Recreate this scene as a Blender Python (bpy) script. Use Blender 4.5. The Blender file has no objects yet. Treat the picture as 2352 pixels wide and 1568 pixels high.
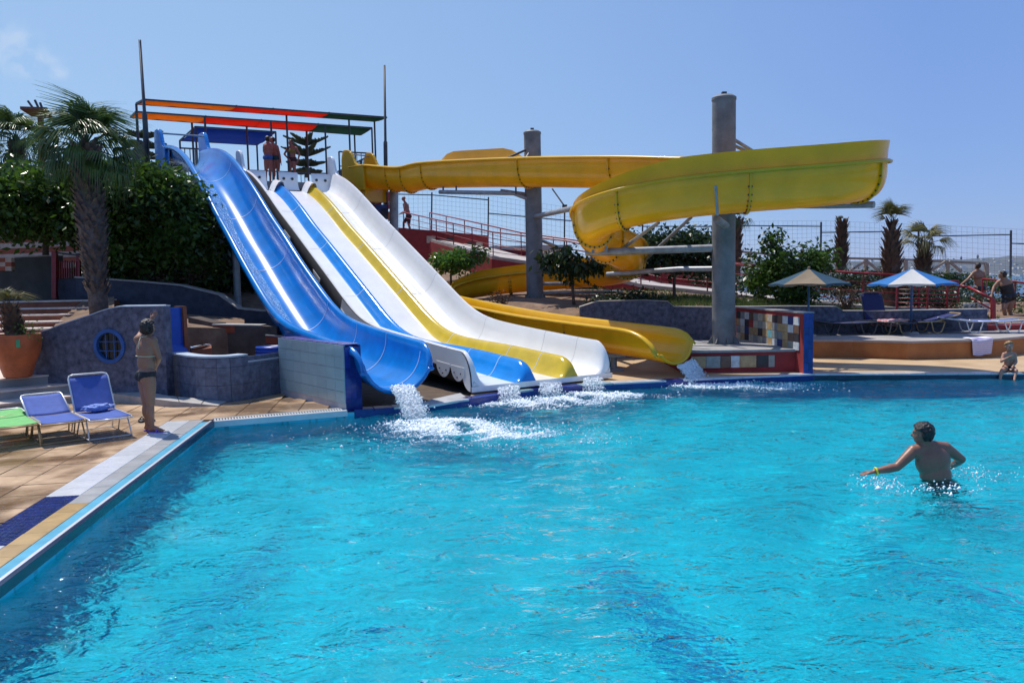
import bpy, bmesh, math, random
import numpy as np
from mathutils import Vector, Matrix, noise

R = math.radians
scene = bpy.context.scene
col = scene.collection
rnd = random.Random(7)

# ------------------------------------------------------------------ camera
F = 1830.0
PITCH, ROLL = R(4.6), R(1.1)
CAM = Vector((0, 0, 2.15))
fw = Vector((0, math.cos(PITCH), -math.sin(PITCH)))
_u0 = Vector((0, math.sin(PITCH), math.cos(PITCH))); _r0 = Vector((1, 0, 0))
up = _u0 * math.cos(ROLL) + _r0 * math.sin(ROLL)
rt = _r0 * math.cos(ROLL) - _u0 * math.sin(ROLL)
cd = bpy.data.cameras.new('camera'); cam = bpy.data.objects.new('camera', cd); col.objects.link(cam)
cd.sensor_width = 36; cd.lens = 36 * F / 2352; cd.clip_end = 90000; cd.clip_start = .1
cam.matrix_world = Matrix(((rt.x, up.x, -fw.x, CAM.x), (rt.y, up.y, -fw.y, CAM.y), (rt.z, up.z, -fw.z, CAM.z), (0, 0, 0, 1)))
scene.camera = cam

# ------------------------------------------------------------------ light
SUN_AZ, SUN_EL = R(-42), R(64)          # azimuth measured from +Y towards +X
w = bpy.data.worlds.new('World'); scene.world = w; w.use_nodes = True
nt = w.node_tree; nt.nodes.clear()
out = nt.nodes.new('ShaderNodeOutputWorld'); bg = nt.nodes.new('ShaderNodeBackground')
sky = nt.nodes.new('ShaderNodeTexSky'); sky.sky_type = 'NISHITA'; sky.sun_disc = False
sky.sun_elevation = SUN_EL; sky.sun_rotation = SUN_AZ; sky.altitude = 0
sky.air_density = 1.0; sky.dust_density = 0.0; sky.ozone_density = 5
tint = nt.nodes.new('ShaderNodeMix'); tint.data_type = 'RGBA'; tint.blend_type = 'MULTIPLY'
tint.inputs[0].default_value = 1; tint.inputs[7].default_value = (1.08, 1.05, 1.02, 1)
nt.links.new(sky.outputs[0], tint.inputs[6])
air = nt.nodes.new('ShaderNodeMix'); air.data_type = 'RGBA'; air.inputs[0].default_value = .62   # an even summer haze over the whole dome
nt.links.new(tint.outputs[2], air.inputs[6])
wtc = nt.nodes.new('ShaderNodeTexCoord'); dt = nt.nodes.new('ShaderNodeVectorMath'); dt.operation = 'DOT_PRODUCT'; dt.inputs[1].default_value = (math.sin(SUN_AZ), math.cos(SUN_AZ), 0)   # brighter on the sun's side
nt.links.new(wtc.outputs['Generated'], dt.inputs[0]); wr = nt.nodes.new('ShaderNodeValToRGB'); nt.links.new(dt.outputs['Value'], wr.inputs[0])
wr.color_ramp.elements[0].position = .35; wr.color_ramp.elements[0].color = (.235, .43, .98, 1); wr.color_ramp.elements[1].position = 1; wr.color_ramp.elements[1].color = (.47, .73, 1.08, 1)
wm = nt.nodes.new('ShaderNodeVectorMath'); wm.operation = 'SCALE'; wm.inputs['Scale'].default_value = 10.6; nt.links.new(wr.outputs[0], wm.inputs[0]); nt.links.new(wm.outputs[0], air.inputs[7])
cl_prev = air.outputs[2]
for cpx_, cpy_, w0_, w1_ in ((30, 110, .0, 2.0), (75, 140, .0, 1.3), (130, 158, .0, .9)):
    cdv = (fw + rt * ((cpx_ - 1176) / F) - up * ((cpy_ - 784) / F)).normalized()
    nv_ = nt.nodes.new('ShaderNodeVectorMath'); nv_.operation = 'NORMALIZE'; nt.links.new(wtc.outputs['Generated'], nv_.inputs[0])
    d_ = nt.nodes.new('ShaderNodeVectorMath'); d_.operation = 'DOT_PRODUCT'; d_.inputs[1].default_value = cdv; nt.links.new(nv_.outputs[0], d_.inputs[0])
    mr_ = nt.nodes.new('ShaderNodeMapRange'); mr_.interpolation_type = 'SMOOTHSTEP'; mr_.inputs[1].default_value = math.cos(R(w1_)); mr_.inputs[2].default_value = 1; nt.links.new(d_.outputs['Value'], mr_.inputs[0])
    cn = nt.nodes.new('ShaderNodeTexNoise'); cn.inputs['Scale'].default_value = 42; cn.inputs['Detail'].default_value = 6; nt.links.new(nv_.outputs[0], cn.inputs[0])
    cm = nt.nodes.new('ShaderNodeMapRange'); cm.inputs[1].default_value = .42; cm.inputs[2].default_value = .72; cm.inputs[4].default_value = .42; nt.links.new(cn.outputs[0], cm.inputs[0])
    mm = nt.nodes.new('ShaderNodeMath'); mm.operation = 'MULTIPLY'; nt.links.new(mr_.outputs[0], mm.inputs[0]); nt.links.new(cm.outputs[0], mm.inputs[1])
    cx_ = nt.nodes.new('ShaderNodeMix'); cx_.data_type = 'RGBA'; nt.links.new(mm.outputs[0], cx_.inputs[0]); nt.links.new(cl_prev, cx_.inputs[6]); cx_.inputs[7].default_value = (8.5, 9.2, 10.5, 1); cl_prev = cx_.outputs[2]
nt.links.new(cl_prev, bg.inputs[0]); bg.inputs[1].default_value = 0.088
nt.links.new(bg.outputs[0], out.inputs[0])
sd = bpy.data.lights.new('sun', 'SUN'); sd.energy = 4.8; sd.angle = R(.53); sd.color = (1, .95, .87)
sun = bpy.data.objects.new('sun', sd); col.objects.link(sun)
S = Vector((math.sin(SUN_AZ) * math.cos(SUN_EL), math.cos(SUN_AZ) * math.cos(SUN_EL), math.sin(SUN_EL)))
sun.rotation_euler = S.to_track_quat('Z', 'Y').to_euler(); sun.location = (-20, 20, 40)
scene.view_settings.view_transform = 'Standard'; scene.view_settings.look = 'None'
scene.view_settings.exposure = 0.0; scene.view_settings.gamma = 1
try: scene.view_settings.use_curve_mapping = False
except Exception: pass
scene.render.engine = 'CYCLES'
cy = scene.cycles
cy.max_bounces = 8; cy.transparent_max_bounces = 12; cy.caustics_reflective = False; cy.caustics_refractive = True
cy.sample_clamp_indirect = 6; cy.use_denoising = True; cy.volume_bounces = 0

# ------------------------------------------------------------------ survey helpers
def ray(x, y): return fw + rt * ((x - 1176) / F) - up * ((y - 784) / F)
def W(x, y, Y):
    d = ray(x, y); return CAM + d * (Y / d.y)
def G(x, y, z=0.0):
    d = ray(x, y); return CAM + d * ((z - CAM.z) / d.z)

# ------------------------------------------------------------------ materials
def mat(name, color, rough=.6, var=.12, scale=6, bump=0, bscale=40, metal=0, spec=.5, color2=None, coat=0, sub=0, trans=0, detail=4, world=True, wet=0):
    m = bpy.data.materials.new(name); m.use_nodes = True; n = m.node_tree; b = n.nodes['Principled BSDF']
    b.inputs['Roughness'].default_value = rough; b.inputs['Metallic'].default_value = metal
    b.inputs['Specular IOR Level'].default_value = spec
    if coat: b.inputs['Coat Weight'].default_value = coat; b.inputs['Coat Roughness'].default_value = .08
    if sub:
        b.inputs['Subsurface Weight'].default_value = sub; b.inputs['Subsurface Radius'].default_value = (.02, .008, .004)
        b.inputs['Subsurface Scale'].default_value = 1
    tc = n.nodes.new('ShaderNodeTexCoord'); no = n.nodes.new('ShaderNodeTexNoise')
    no.inputs['Scale'].default_value = scale; no.inputs['Detail'].default_value = detail; no.inputs['Roughness'].default_value = .62
    ge = n.nodes.new('ShaderNodeNewGeometry'); tco = ge.outputs['Position'] if world else tc.outputs['Object']; n.links.new(tco, no.inputs['Vector'])
    rp = n.nodes.new('ShaderNodeValToRGB'); n.links.new(no.outputs[0], rp.inputs[0])
    c = color; c2 = color2 or tuple(min(1, x * (1 + var)) for x in c); c1 = c if color2 else tuple(x * (1 - var) for x in c)
    rp.color_ramp.elements[0].position = .32; rp.color_ramp.elements[0].color = (*c1, 1)
    rp.color_ramp.elements[1].position = .68; rp.color_ramp.elements[1].color = (*c2, 1)
    n.links.new(rp.outputs[0], b.inputs['Base Color'])
    if bump:
        n2 = n.nodes.new('ShaderNodeTexNoise'); n2.inputs['Scale'].default_value = bscale; n2.inputs['Detail'].default_value = 5
        n.links.new(tco, n2.inputs['Vector'])
        bu = n.nodes.new('ShaderNodeBump'); bu.inputs['Strength'].default_value = bump; bu.inputs['Distance'].default_value = .02
        n.links.new(n2.outputs[0], bu.inputs['Height']); n.links.new(bu.outputs[0], b.inputs['Normal'])
    if wet:     # puddles and damp patches
        nw = n.nodes.new('ShaderNodeTexNoise'); nw.inputs['Scale'].default_value = 1.1; nw.inputs['Detail'].default_value = 5; nw.inputs['Distortion'].default_value = .6; n.links.new(tco, nw.inputs['Vector'])
        mw = n.nodes.new('ShaderNodeMapRange'); mw.inputs[1].default_value = .42; mw.inputs[2].default_value = .6; mw.inputs[3].default_value = .10; mw.inputs[4].default_value = rough + .25; n.links.new(nw.outputs[0], mw.inputs[0]); n.links.new(mw.outputs[0], b.inputs['Roughness'])
        md_ = n.nodes.new('ShaderNodeMapRange'); md_.inputs[1].default_value = .42; md_.inputs[2].default_value = .6; md_.inputs[3].default_value = 1 - wet; md_.inputs[4].default_value = 1.08; n.links.new(nw.outputs[0], md_.inputs[0])
        hs = n.nodes.new('ShaderNodeHueSaturation'); n.links.new(rp.outputs[0], hs.inputs['Color']); n.links.new(md_.outputs[0], hs.inputs['Value']); n.links.new(hs.outputs[0], b.inputs['Base Color'])
    if trans:   # light leaking through a thin sheet
        tr = n.nodes.new('ShaderNodeBsdfTranslucent'); mx = n.nodes.new('ShaderNodeMixShader'); mx.inputs[0].default_value = trans
        n.links.new(rp.outputs[0], tr.inputs[0]); n.links.new(b.outputs[0], mx.inputs[1]); n.links.new(tr.outputs[0], mx.inputs[2])
        n.links.new(mx.outputs[0], n.nodes['Material Output'].inputs[0])
    return m

def vary(m, amt=.25, rough_amt=0):
    """random value per object on top of the noise"""
    n = m.node_tree; b = n.nodes['Principled BSDF']; lk = b.inputs['Base Color'].links[0]; src = lk.from_socket
    oi = n.nodes.new('ShaderNodeObjectInfo'); mr = n.nodes.new('ShaderNodeMapRange')
    mr.inputs[3].default_value = 1 - amt; mr.inputs[4].default_value = 1 + amt
    n.links.new(oi.outputs['Random'], mr.inputs[0])
    h = n.nodes.new('ShaderNodeHueSaturation'); n.links.new(src, h.inputs['Color']); n.links.new(mr.outputs[0], h.inputs['Value'])
    n.links.new(h.outputs[0], b.inputs['Base Color']); return m

M = {}
M['white_grp'] = mat('white_fibreglass', (.80, .80, .78), .24, .06, 1.3, .03, 6, coat=.2, detail=9)
M['blue_grp'] = mat('blue_fibreglass', (.004, .18, .54), .2, .16, 2.5, .03, 6, coat=.1)
M['lane_blue'] = mat('lane_blue_fibreglass', (.005, .21, .62), .18, .14, 2.5, .03, 6, coat=.15)
M['lane_yellow'] = mat('lane_yellow_fibreglass', (.60, .42, .02), .18, .12, 2.5, .03, 6, coat=.15)
M['yellow_grp'] = mat('yellow_fibreglass', (.84, .50, .012), .26, .08, 1.6, .02, 5, coat=.25, trans=.22)
M['under'] = mat('shade_dark_gelcoat_underside', (.045, .045, .05), .8, .3, 3, .1, 30)  # grey gelcoat taken near black: the shell's shade is in this colour
M['seam'] = mat('pale_seam', (.45, .55, .7), .5, .1)
M['seam_grey'] = mat('grey_seam', (.5, .5, .5), .5, .1)
M['bolt'] = mat('dark_bolt', (.03, .03, .035), .5, .1)
M['galv'] = mat('galvanised_steel', (.30, .32, .34), .45, .25, 5, .05, 40, metal=.35)
M['pillar'] = mat('grey_painted_pillar', (.17, .18, .185), .6, .28, 3.0, .12, 14, detail=8)
M['steel_dark'] = mat('dark_painted_steel', (.045, .05, .06), .5, .3)
M['pipe_blue'] = mat('blue_pipe', (.02, .09, .22), .4, .2)
M['cloth_orange'] = mat('orange_shade_cloth', (.85, .33, .01), .85, .06, trans=.55)
M['cloth_red'] = mat('red_shade_cloth', (.85, .07, .01), .85, .06, trans=.55)
M['cloth_green'] = mat('green_shade_cloth', (.02, .13, .08), .85, .1, trans=.4)
M['cloth_blue'] = mat('blue_shade_cloth', (.015, .10, .42), .85, .08, trans=.5)
M['deck'] = mat('wet_terracotta_slab', (.25, .145, .07), .3, .3, 2.2, .35, 14, color2=(.50, .34, .20), detail=9, wet=.28)
vary(M['deck'], .10)
M['grout'] = mat('dark_joint', (.09, .06, .04), .9, .3)
M['sand_deck'] = mat('sandy_deck', (.38, .25, .13), .7, .2, 1.2, .2, 30, color2=(.55, .39, .22), detail=8)
M['tile_white'] = vary(mat('white_glazed_tile', (.64, .65, .66), .12, .08, 4, .2, 12), .06)
M['tile_grey'] = vary(mat('pale_grey_tile', (.42, .42, .41), .2, .12, 4, .1, 14), .08)
M['tile_tan'] = vary(mat('tan_tile', (.50, .34, .16), .2, .14, 4, .1, 14), .1)
M['tile_navy'] = vary(mat('navy_tile', (.012, .022, .12), .12, .25, 5, .3, 30), .2)
M['tile_aqua'] = mat('aqua_channel', (.12, .40, .55), .3, .15, 4, .05, 30)
M['tile_black'] = mat('dark_waterline_tile', (.02, .03, .07), .2, .2, 8)
M['tile_cobalt'] = vary(mat('cobalt_tile', (.02, .035, .22), .16, .15, 5), .2)
M['tile_pale'] = vary(mat('pale_blue_glazed_tile', (.30, .43, .46), .14, .06, 3, .02, 20), .035)
M['tile_mauve'] = vary(mat('mauve_coping_tile', (.16, .13, .32), .2, .15, 5), .15)
M['grout_pale'] = mat('pale_grout', (.42, .43, .45), .9, .1)
M['stone_blue'] = mat('blue_grey_mottled_render', (.035, .042, .068), .75, .4, 9, .3, 35, color2=(.15, .16, .22), detail=12)  # blue-grey mottle, base colours lowered to stand in for shade on the faces
M['stone_dark'] = mat('dark_blue_grey_render', (.025, .03, .05), .85, .3, 6, .2, 30, color2=(.055, .065, .09), detail=8)  # dark render, deepened further so the colour carries the shade around it
M['tile_slate'] = vary(mat('slate_blue_tile', (.055, .07, .115), .5, .3, 10, .2, 35, color2=(.14, .17, .24), detail=9), .12)
M['coping_pale'] = mat('pale_coping', (.42, .50, .58), .5, .15)
M['ledge'] = mat('pale_grey_ledge', (.36, .34, .31), .7, .2, 5, .1)
M['terracotta'] = mat('terracotta', (.42, .105, .03), .55, .22, 5, .1, 22)
M['riser'] = mat('terracotta_riser', (.24, .075, .035), .8, .22, 5, .2)
M['tread'] = mat('pale_stone_tread', (.62, .52, .44), .7, .14, 5, .1)
M['beige_dark'] = mat('shade_dark_beige_render', (.07, .05, .04), .9, .3, 4, .2)  # beige darkened in the colour itself for the shade under the slides
M['orange_trim'] = mat('orange_trim', (.26, .045, .012), .7, .2)
M['orange_wall'] = mat('ochre_orange_render', (.32, .11, .03), .75, .22, 2.2, .2, 22, color2=(.44, .18, .055), detail=8)
M['red_wall'] = mat('red_render', (.30, .03, .03), .8, .2, 4, .1)
M['red_rail'] = mat('red_painted_rail', (.25, .014, .02), .35, .2)
M['brickcream'] = mat('cream_band', (.55, .45, .36), .8, .15)
M['brickred'] = mat('terracotta_band', (.36, .10, .055), .8, .2)
M['greywall'] = mat('grey_green_render', (.06, .065, .06), .9, .2, 3, .1)
M['soil'] = mat('dry_soil', (.13, .075, .045), .95, .35, 3, .5, 12, color2=(.26, .17, .11), detail=10)
M['grass'] = mat('grass_blades', (.05, .10, .02), .6, .4, 2, trans=.3, color2=(.16, .20, .05))
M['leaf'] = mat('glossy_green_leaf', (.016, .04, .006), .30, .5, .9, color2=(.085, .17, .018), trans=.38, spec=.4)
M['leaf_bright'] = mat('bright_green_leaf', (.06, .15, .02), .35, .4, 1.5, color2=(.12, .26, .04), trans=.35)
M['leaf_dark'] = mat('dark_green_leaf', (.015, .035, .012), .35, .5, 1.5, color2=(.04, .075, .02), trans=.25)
M['leaf_dry'] = mat('dry_brown_leaf', (.10, .06, .03), .8, .4, 3, trans=.2)
M['bark'] = mat('brown_bark', (.11, .075, .055), .9, .35, 10, .5, 30)
M['palmbark'] = mat('grey_brown_palm_bark', (.06, .045, .038), .95, .4, 7, .6, 30, color2=(.17, .13, .11))
M['palmbark_d'] = mat('shaggy_dark_bark', (.075, .045, .03), .95, .4, 7, .5, 30, color2=(.17, .10, .065))
M['frond'] = mat('palm_frond', (.03, .065, .012), .32, .35, 2, color2=(.11, .18, .035), trans=.3)
M['frond_y'] = mat('yellowing_palm_frond', (.07, .085, .02), .5, .35, 2, color2=(.20, .17, .05), trans=.3)
M['pine'] = mat('grey_green_needles', (.06, .085, .045), .6, .3, 3, trans=.1)
M['concrete'] = mat('grey_concrete', (.30, .29, .28), .85, .15, 3, .1)
M['path'] = mat('pale_path', (.42, .38, .35), .85, .15, 2, .1)
M['terr_deck'] = mat('grey_terrace_paving', (.34, .31, .29), .8, .18, 2, .15, 20)
M['alu'] = mat('white_tube', (.70, .70, .68), .3, .08, metal=.2)
M['alu_tan'] = mat('tan_tube', (.50, .34, .16), .4, .2, metal=.2)
M['canvas_blue'] = mat('blue_sling_canvas', (.085, .15, .48), .8, .1, 12, .05, 200, trans=.25)
M['canvas_navy'] = mat('navy_sling_canvas', (.012, .02, .11), .8, .15, 12, .05, 200)
M['canvas_green'] = mat('green_sling_canvas', (.22, .60, .20), .8, .1, 12, .05, 200, trans=.25)
M['towel_blue'] = mat('pale_blue_towel', (.25, .34, .68), .95, .12, 20, .5, 60)
M['towel_lilac'] = mat('lilac_towel', (.52, .48, .66), .95, .1, 20, .3, 60)
M['towel_multi'] = mat('patterned_towel', (.45, .08, .08), .95, .1, 9, .3, 60, color2=(.50, .48, .55))
M['umb_white'] = mat('white_parasol_cloth', (.70, .70, .68), .85, .05, 5, trans=.3)
M['umb_blue'] = mat('blue_parasol_cloth', (.03, .20, .55), .85, .1, 5, trans=.3)
M['umb_tan'] = mat('tan_parasol_cloth', (.30, .24, .17), .85, .1, 5, trans=.3)
M['umb_teal'] = mat('dull_blue_parasol_cloth', (.03, .09, .15), .85, .1, 5, trans=.3)
M['skin'] = mat('tanned_skin', (.30, .15, .09), .5, .08, 8, sub=.15)
M['skin_pale'] = mat('fair_skin', (.42, .22, .15), .5, .07, 8, sub=.15)
M['skin_dark'] = mat('deep_tan_skin', (.25, .11, .07), .42, .08, 8, sub=.12)
M['skin_red'] = mat('reddened_skin', (.32, .11, .075), .5, .08, 8, sub=.15)
M['hair_dark'] = mat('black_hair', (.012, .009, .008), .35, .4, 40, .6, 90)
M['hair_brown'] = mat('brown_hair', (.022, .012, .009), .45, .4, 40, .6, 90)
M['hair_blond'] = mat('sandy_hair', (.30, .17, .07), .5, .3, 40, .6, 90)
M['cloth_black'] = mat('black_swim_fabric', (.008, .008, .012), .6, .2)
M['cloth_swimblue'] = mat('blue_swim_fabric', (.02, .10, .34), .6, .2)
M['cloth_teal'] = mat('dark_teal_swim_fabric', (.008, .05, .07), .6, .2)
M['cloth_yellow'] = mat('yellow_flowered_fabric', (.40, .30, .04), .7, .3, 60, color2=(.05, .05, .02))
M['cloth_maroon'] = mat('dark_maroon_fabric', (.05, .012, .015), .7, .2)
M['strap'] = mat('cream_strap', (.6, .55, .38), .7, .1)
M['lilac_rubber'] = mat('lilac_rubber', (.24, .12, .50), .5, .15)
M['yellow_band'] = mat('yellow_wristband', (.75, .70, .02), .5, .1)
M['eye'] = mat('dark_eye', (.02, .015, .01), .3)
M['lips'] = mat('lips', (.35, .10, .08), .5)
M['glass_dark'] = mat('dark_window_glass', (.01, .02, .025), .08, .2, spec=.8)
M['ring_blue'] = mat('blue_window_ring', (.02, .09, .30), .4, .15)
M['panel_blue'] = mat('deep_blue_slide_panel', (.008, .07, .42), .3, .08)
M['wood'] = mat('weathered_timber', (.33, .27, .22), .85, .2)
M['wood_red'] = mat('reddish_timber', (.22, .09, .05), .8, .3)
M['green_label'] = mat('green_label', (.05, .35, .15), .5)
M['hill'] = mat('far_hillside', (.035, .05, .055), .95, .4, .006, color2=(.10, .11, .12), detail=12)
M['house'] = mat('far_white_houses', (.70, .68, .64), .9, .1, .05)
M['roof_far'] = mat('far_roof', (.38, .36, .34), .9, .15)
M['wire'] = mat('fence_wire', (.10, .11, .13), .5, .1, metal=.3)
M['sq'] = {k: mat('mosaic_' + k, c, .55, .22, 10, .1, 50) for k, c in dict(
    cream=(.52, .46, .36), white=(.60, .62, .62), grey=(.24, .25, .26), dark=(.035, .03, .035), navy=(.02, .04, .16), tan=(.44, .30, .15),
    brown=(.16, .09, .06), teal=(.18, .42, .46), red=(.40, .05, .04), orange=(.50, .13, .03), stone=(.30, .31, .28)).items()}

# ------------------------------------------------------------------ mesh builder
class MB:
    def __init__(s): s.v = []; s.f = []
    def add(s, vs, fs):
        k = len(s.v); s.v += [tuple(v) for v in vs]; s.f += [tuple(i + k for i in f) for f in fs]
    def box(s, c, d, rz=0, m=None):
        x, y, z = d[0] / 2, d[1] / 2, d[2] / 2
        vs = [Vector((i, j, k)) for k in (-z, z) for j in (-y, y) for i in (-x, x)]
        if m is not None: vs = [m @ v for v in vs]
        elif rz: r = Matrix.Rotation(rz, 3, 'Z'); vs = [r @ v for v in vs]
        c = Vector(c); s.add([v + c for v in vs], [(0, 2, 3, 1), (4, 5, 7, 6), (0, 1, 5, 4), (1, 3, 7, 5), (3, 2, 6, 7), (2, 0, 4, 6)])
    def bar(s, p, q, w=.05, h=None):
        p, q = Vector(p), Vector(q); h = h or w; d = q - p; L = d.length
        if L < 1e-6: return
        s.box((p + q) / 2, (w, h, L), m=d.to_track_quat('Z', 'Y').to_matrix())
    def tube(s, pts, r, n=8, caps=True):
        pts = [Vector(p) for p in pts]; rs = r if isinstance(r, (list, tuple)) else [r] * len(pts)
        rings = []; prev = None
        for i, p in enumerate(pts):
            t = (pts[min(i + 1, len(pts) - 1)] - pts[max(i - 1, 0)]).normalized()
            if prev is None: a = t.orthogonal().normalized()
            else: a = (prev - t * prev.dot(t)).normalized()
            prev = a; b = t.cross(a)
            rings.append([p + (a * math.cos(2 * math.pi * k / n) + b * math.sin(2 * math.pi * k / n)) * rs[i] for k in range(n)])
        vs = [v for rg in rings for v in rg]; fs = []
        for i in range(len(pts) - 1):
            for k in range(n):
                fs.append((i * n + k, i * n + (k + 1) % n, (i + 1) * n + (k + 1) % n, (i + 1) * n + k))
        if caps: fs.append(tuple(range(n - 1, -1, -1))); fs.append(tuple((len(pts) - 1) * n + k for k in range(n)))
        s.add(vs, fs)
    def ell(s, c, r, n=12, m=8, rot=None):
        c = Vector(c); vs = []; fs = []
        for i in range(1, m):
            a = math.pi * i / m
            for k in range(n):
                b = 2 * math.pi * k / n
                v = Vector((r[0] * math.sin(a) * math.cos(b), r[1] * math.sin(a) * math.sin(b), r[2] * math.cos(a)))
                vs.append(c + (rot @ v if rot else v))
        t = Vector((0, 0, r[2])); t = rot @ t if rot else t
        vs += [c + t, c - t]; T = len(vs) - 2
        for i in range(m - 2):
            for k in range(n): fs.append((i * n + k, (i + 1) * n + k, (i + 1) * n + (k + 1) % n, i * n + (k + 1) % n))
        for k in range(n):
            fs.append((T, k, (k + 1) % n)); fs.append((T + 1, (m - 2) * n + (k + 1) % n, (m - 2) * n + k))
        s.add(vs, fs)
    def prism(s, poly, z0, z1):
        """vertical prism; z1 may be a list of heights, one per corner"""
        n = len(poly); a = z0 if isinstance(z0, (list, tuple)) else [z0] * n; b = z1 if isinstance(z1, (list, tuple)) else [z1] * n
        vs = [(p[0], p[1], a[i]) for i, p in enumerate(poly)] + [(p[0], p[1], b[i]) for i, p in enumerate(poly)]
        fs = [tuple(range(n - 1, -1, -1)), tuple(range(n, 2 * n))] + [(i, (i + 1) % n, n + (i + 1) % n, n + i) for i in range(n)]
        s.add(vs, fs)
    def slab(s, a, b, c, d, t):
        """thick quad: corners a b c d, thickness vector t"""
        t = Vector(t); q = [Vector(p) for p in (a, b, c, d)]
        s.add(q + [p + t for p in q], [(3, 2, 1, 0), (4, 5, 6, 7), (0, 1, 5, 4), (1, 2, 6, 5), (2, 3, 7, 6), (3, 0, 4, 7)])
    def sweep(s, frames, sec, closed=False, caps=False):
        """frames: (pos, side, up); sec: list of (a,b) or function i -> list"""
        k = len(s.v); n = None
        for i, (p, a, b) in enumerate(frames):
            sc_ = sec(i) if callable(sec) else sec
            n = len(sc_); s.v += [tuple(p + a * x + b * y) for x, y in sc_]
        m = n if closed else n - 1
        for i in range(len(frames) - 1):
            for j in range(m): s.f.append((k + i * n + j, k + (i + 1) * n + j, k + (i + 1) * n + (j + 1) % n, k + i * n + (j + 1) % n))
        if closed and caps:
            s.f.append(tuple(k + j for j in range(n))); s.f.append(tuple(k + (len(frames) - 1) * n + j for j in range(n - 1, -1, -1)))

def offs(o):
    v = Vector((0, 0, 0))
    while o is not None: v += o.location; o = o.parent
    return v

def ob(name, mb, m, parent=None, smooth=False, kind=None, label=None, cat=None, group=None, local=False, bevel=0):
    me = bpy.data.meshes.new(name); o_ = offs(parent) if (parent is not None and not local) else Vector((0, 0, 0))
    me.from_pydata([(v[0] - o_.x, v[1] - o_.y, v[2] - o_.z) for v in mb.v], [], mb.f); me.update()
    if smooth: me.polygons.foreach_set('use_smooth', [True] * len(me.polygons))
    if m: me.materials.append(m)
    o = bpy.data.objects.new(name, me); col.objects.link(o)
    if parent is not None: o.parent = parent
    if smooth == 'auto':
        bm = bmesh.new(); bm.from_mesh(me)
        for e in bm.edges:
            if len(e.link_faces) == 2 and e.calc_face_angle(0) > R(38): e.smooth = False
        bm.to_mesh(me); bm.free()
    if bevel:
        md = o.modifiers.new('bevel', 'BEVEL'); md.width = bevel; md.segments = 2; md.limit_method = 'ANGLE'
    tag(o, label, cat, group, kind); return o

def tag(o, label=None, cat=None, group=None, kind=None):
    if label: o['label'] = label
    if cat: o['category'] = cat
    if group: o['group'] = group
    if kind: o['kind'] = kind
    return o

def empty(name, loc, label=None, cat=None, group=None, kind=None):
    o = bpy.data.objects.new(name, None); col.objects.link(o); o.location = loc; o.empty_display_size = .2
    return tag(o, label, cat, group, kind)

def copy_tree(o, loc=None, rz=None, label=None, parent=None):
    c = o.copy(); col.objects.link(c)
    if parent is not None: c.parent = parent
    if loc is not None: c.location = loc
    if rz is not None: c.rotation_euler = (0, 0, rz)
    if label: c['label'] = label
    for ch in list(o.children): copy_tree(ch, parent=c)
    return c

def piece(name, me, loc, parent, rot=None, mt=None):
    o = bpy.data.objects.new(name, me); col.objects.link(o); o.parent = parent
    o.location = Vector(loc) - offs(parent)
    if rot is not None: o.rotation_euler = rot
    return o

def mesh_of(mb, m, smooth=False):
    me = bpy.data.meshes.new('piece'); me.from_pydata([tuple(v) for v in mb.v], [], mb.f); me.update()
    if smooth: me.polygons.foreach_set('use_smooth', [True] * len(me.polygons))
    me.materials.append(m); return me

def interp(x, tab):
    if x <= tab[0][0]: return tab[0][1]
    for (a, b), (c, d) in zip(tab, tab[1:]):
        if x <= c: return b + (d - b) * (x - a) / (c - a)
    return tab[-1][1]

def catmull(P, n):
    P = [Vector(p) for p in P]; out_ = []
    Q = [P[0] * 2 - P[1]] + P + [P[-1] * 2 - P[-2]]
    for i in range(1, len(Q) - 2):
        for k in range(n):
            t = k / n; a, b, c, d = Q[i - 1], Q[i], Q[i + 1], Q[i + 2]
            out_.append(.5 * ((2 * b) + (c - a) * t + (2 * a - 5 * b + 4 * c - d) * t * t + (3 * b - a - 3 * c + d) * t ** 3))
    out_.append(P[-1]); return out_

# ------------------------------------------------------------------ slide geometry used by terrain too
U = Vector((-.54, .84, 0)).normalized(); V = Vector((.84, .54, 0)).normalized(); Z = Vector((0, 0, 1))
A0 = Vector((-.692, 13.954, 0))
RIMW = [(-.1, .84), (.4, .86), (1, .89), (2, .96), (3, 1.03), (4, 1.11), (4.7, 1.2), (5.3, 1.36), (6, 1.68), (7, 2.2), (8.5, 2.96), (10, 3.72), (11, 4.2), (12, 4.76), (13, 5.27), (13.8, 5.6), (14.4, 5.78), (15, 5.86), (15.6, 5.9)]
RIMB = [(-1, 1.0), (.3, 1.06), (1, 1.1), (2, 1.17), (3, 1.25), (3.7, 1.32), (4.4, 1.48), (5, 1.72), (5.7, 2.06), (6.8, 2.62), (8, 3.3), (9, 3.82), (10, 4.42), (11, 4.98), (12, 5.5), (13, 5.9), (14, 6.18), (15, 6.36), (15.9, 6.45), (16.9, 6.5)]
B0 = Vector((-1.76, 12.58, 0))
def smoothtab(tab, s):   # light smoothing of the surveyed profile
    return sum(interp(s + d, tab) * w_ for d, w_ in ((-.5, .12), (-.25, .22), (0, .32), (.25, .22), (.5, .12)))

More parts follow.
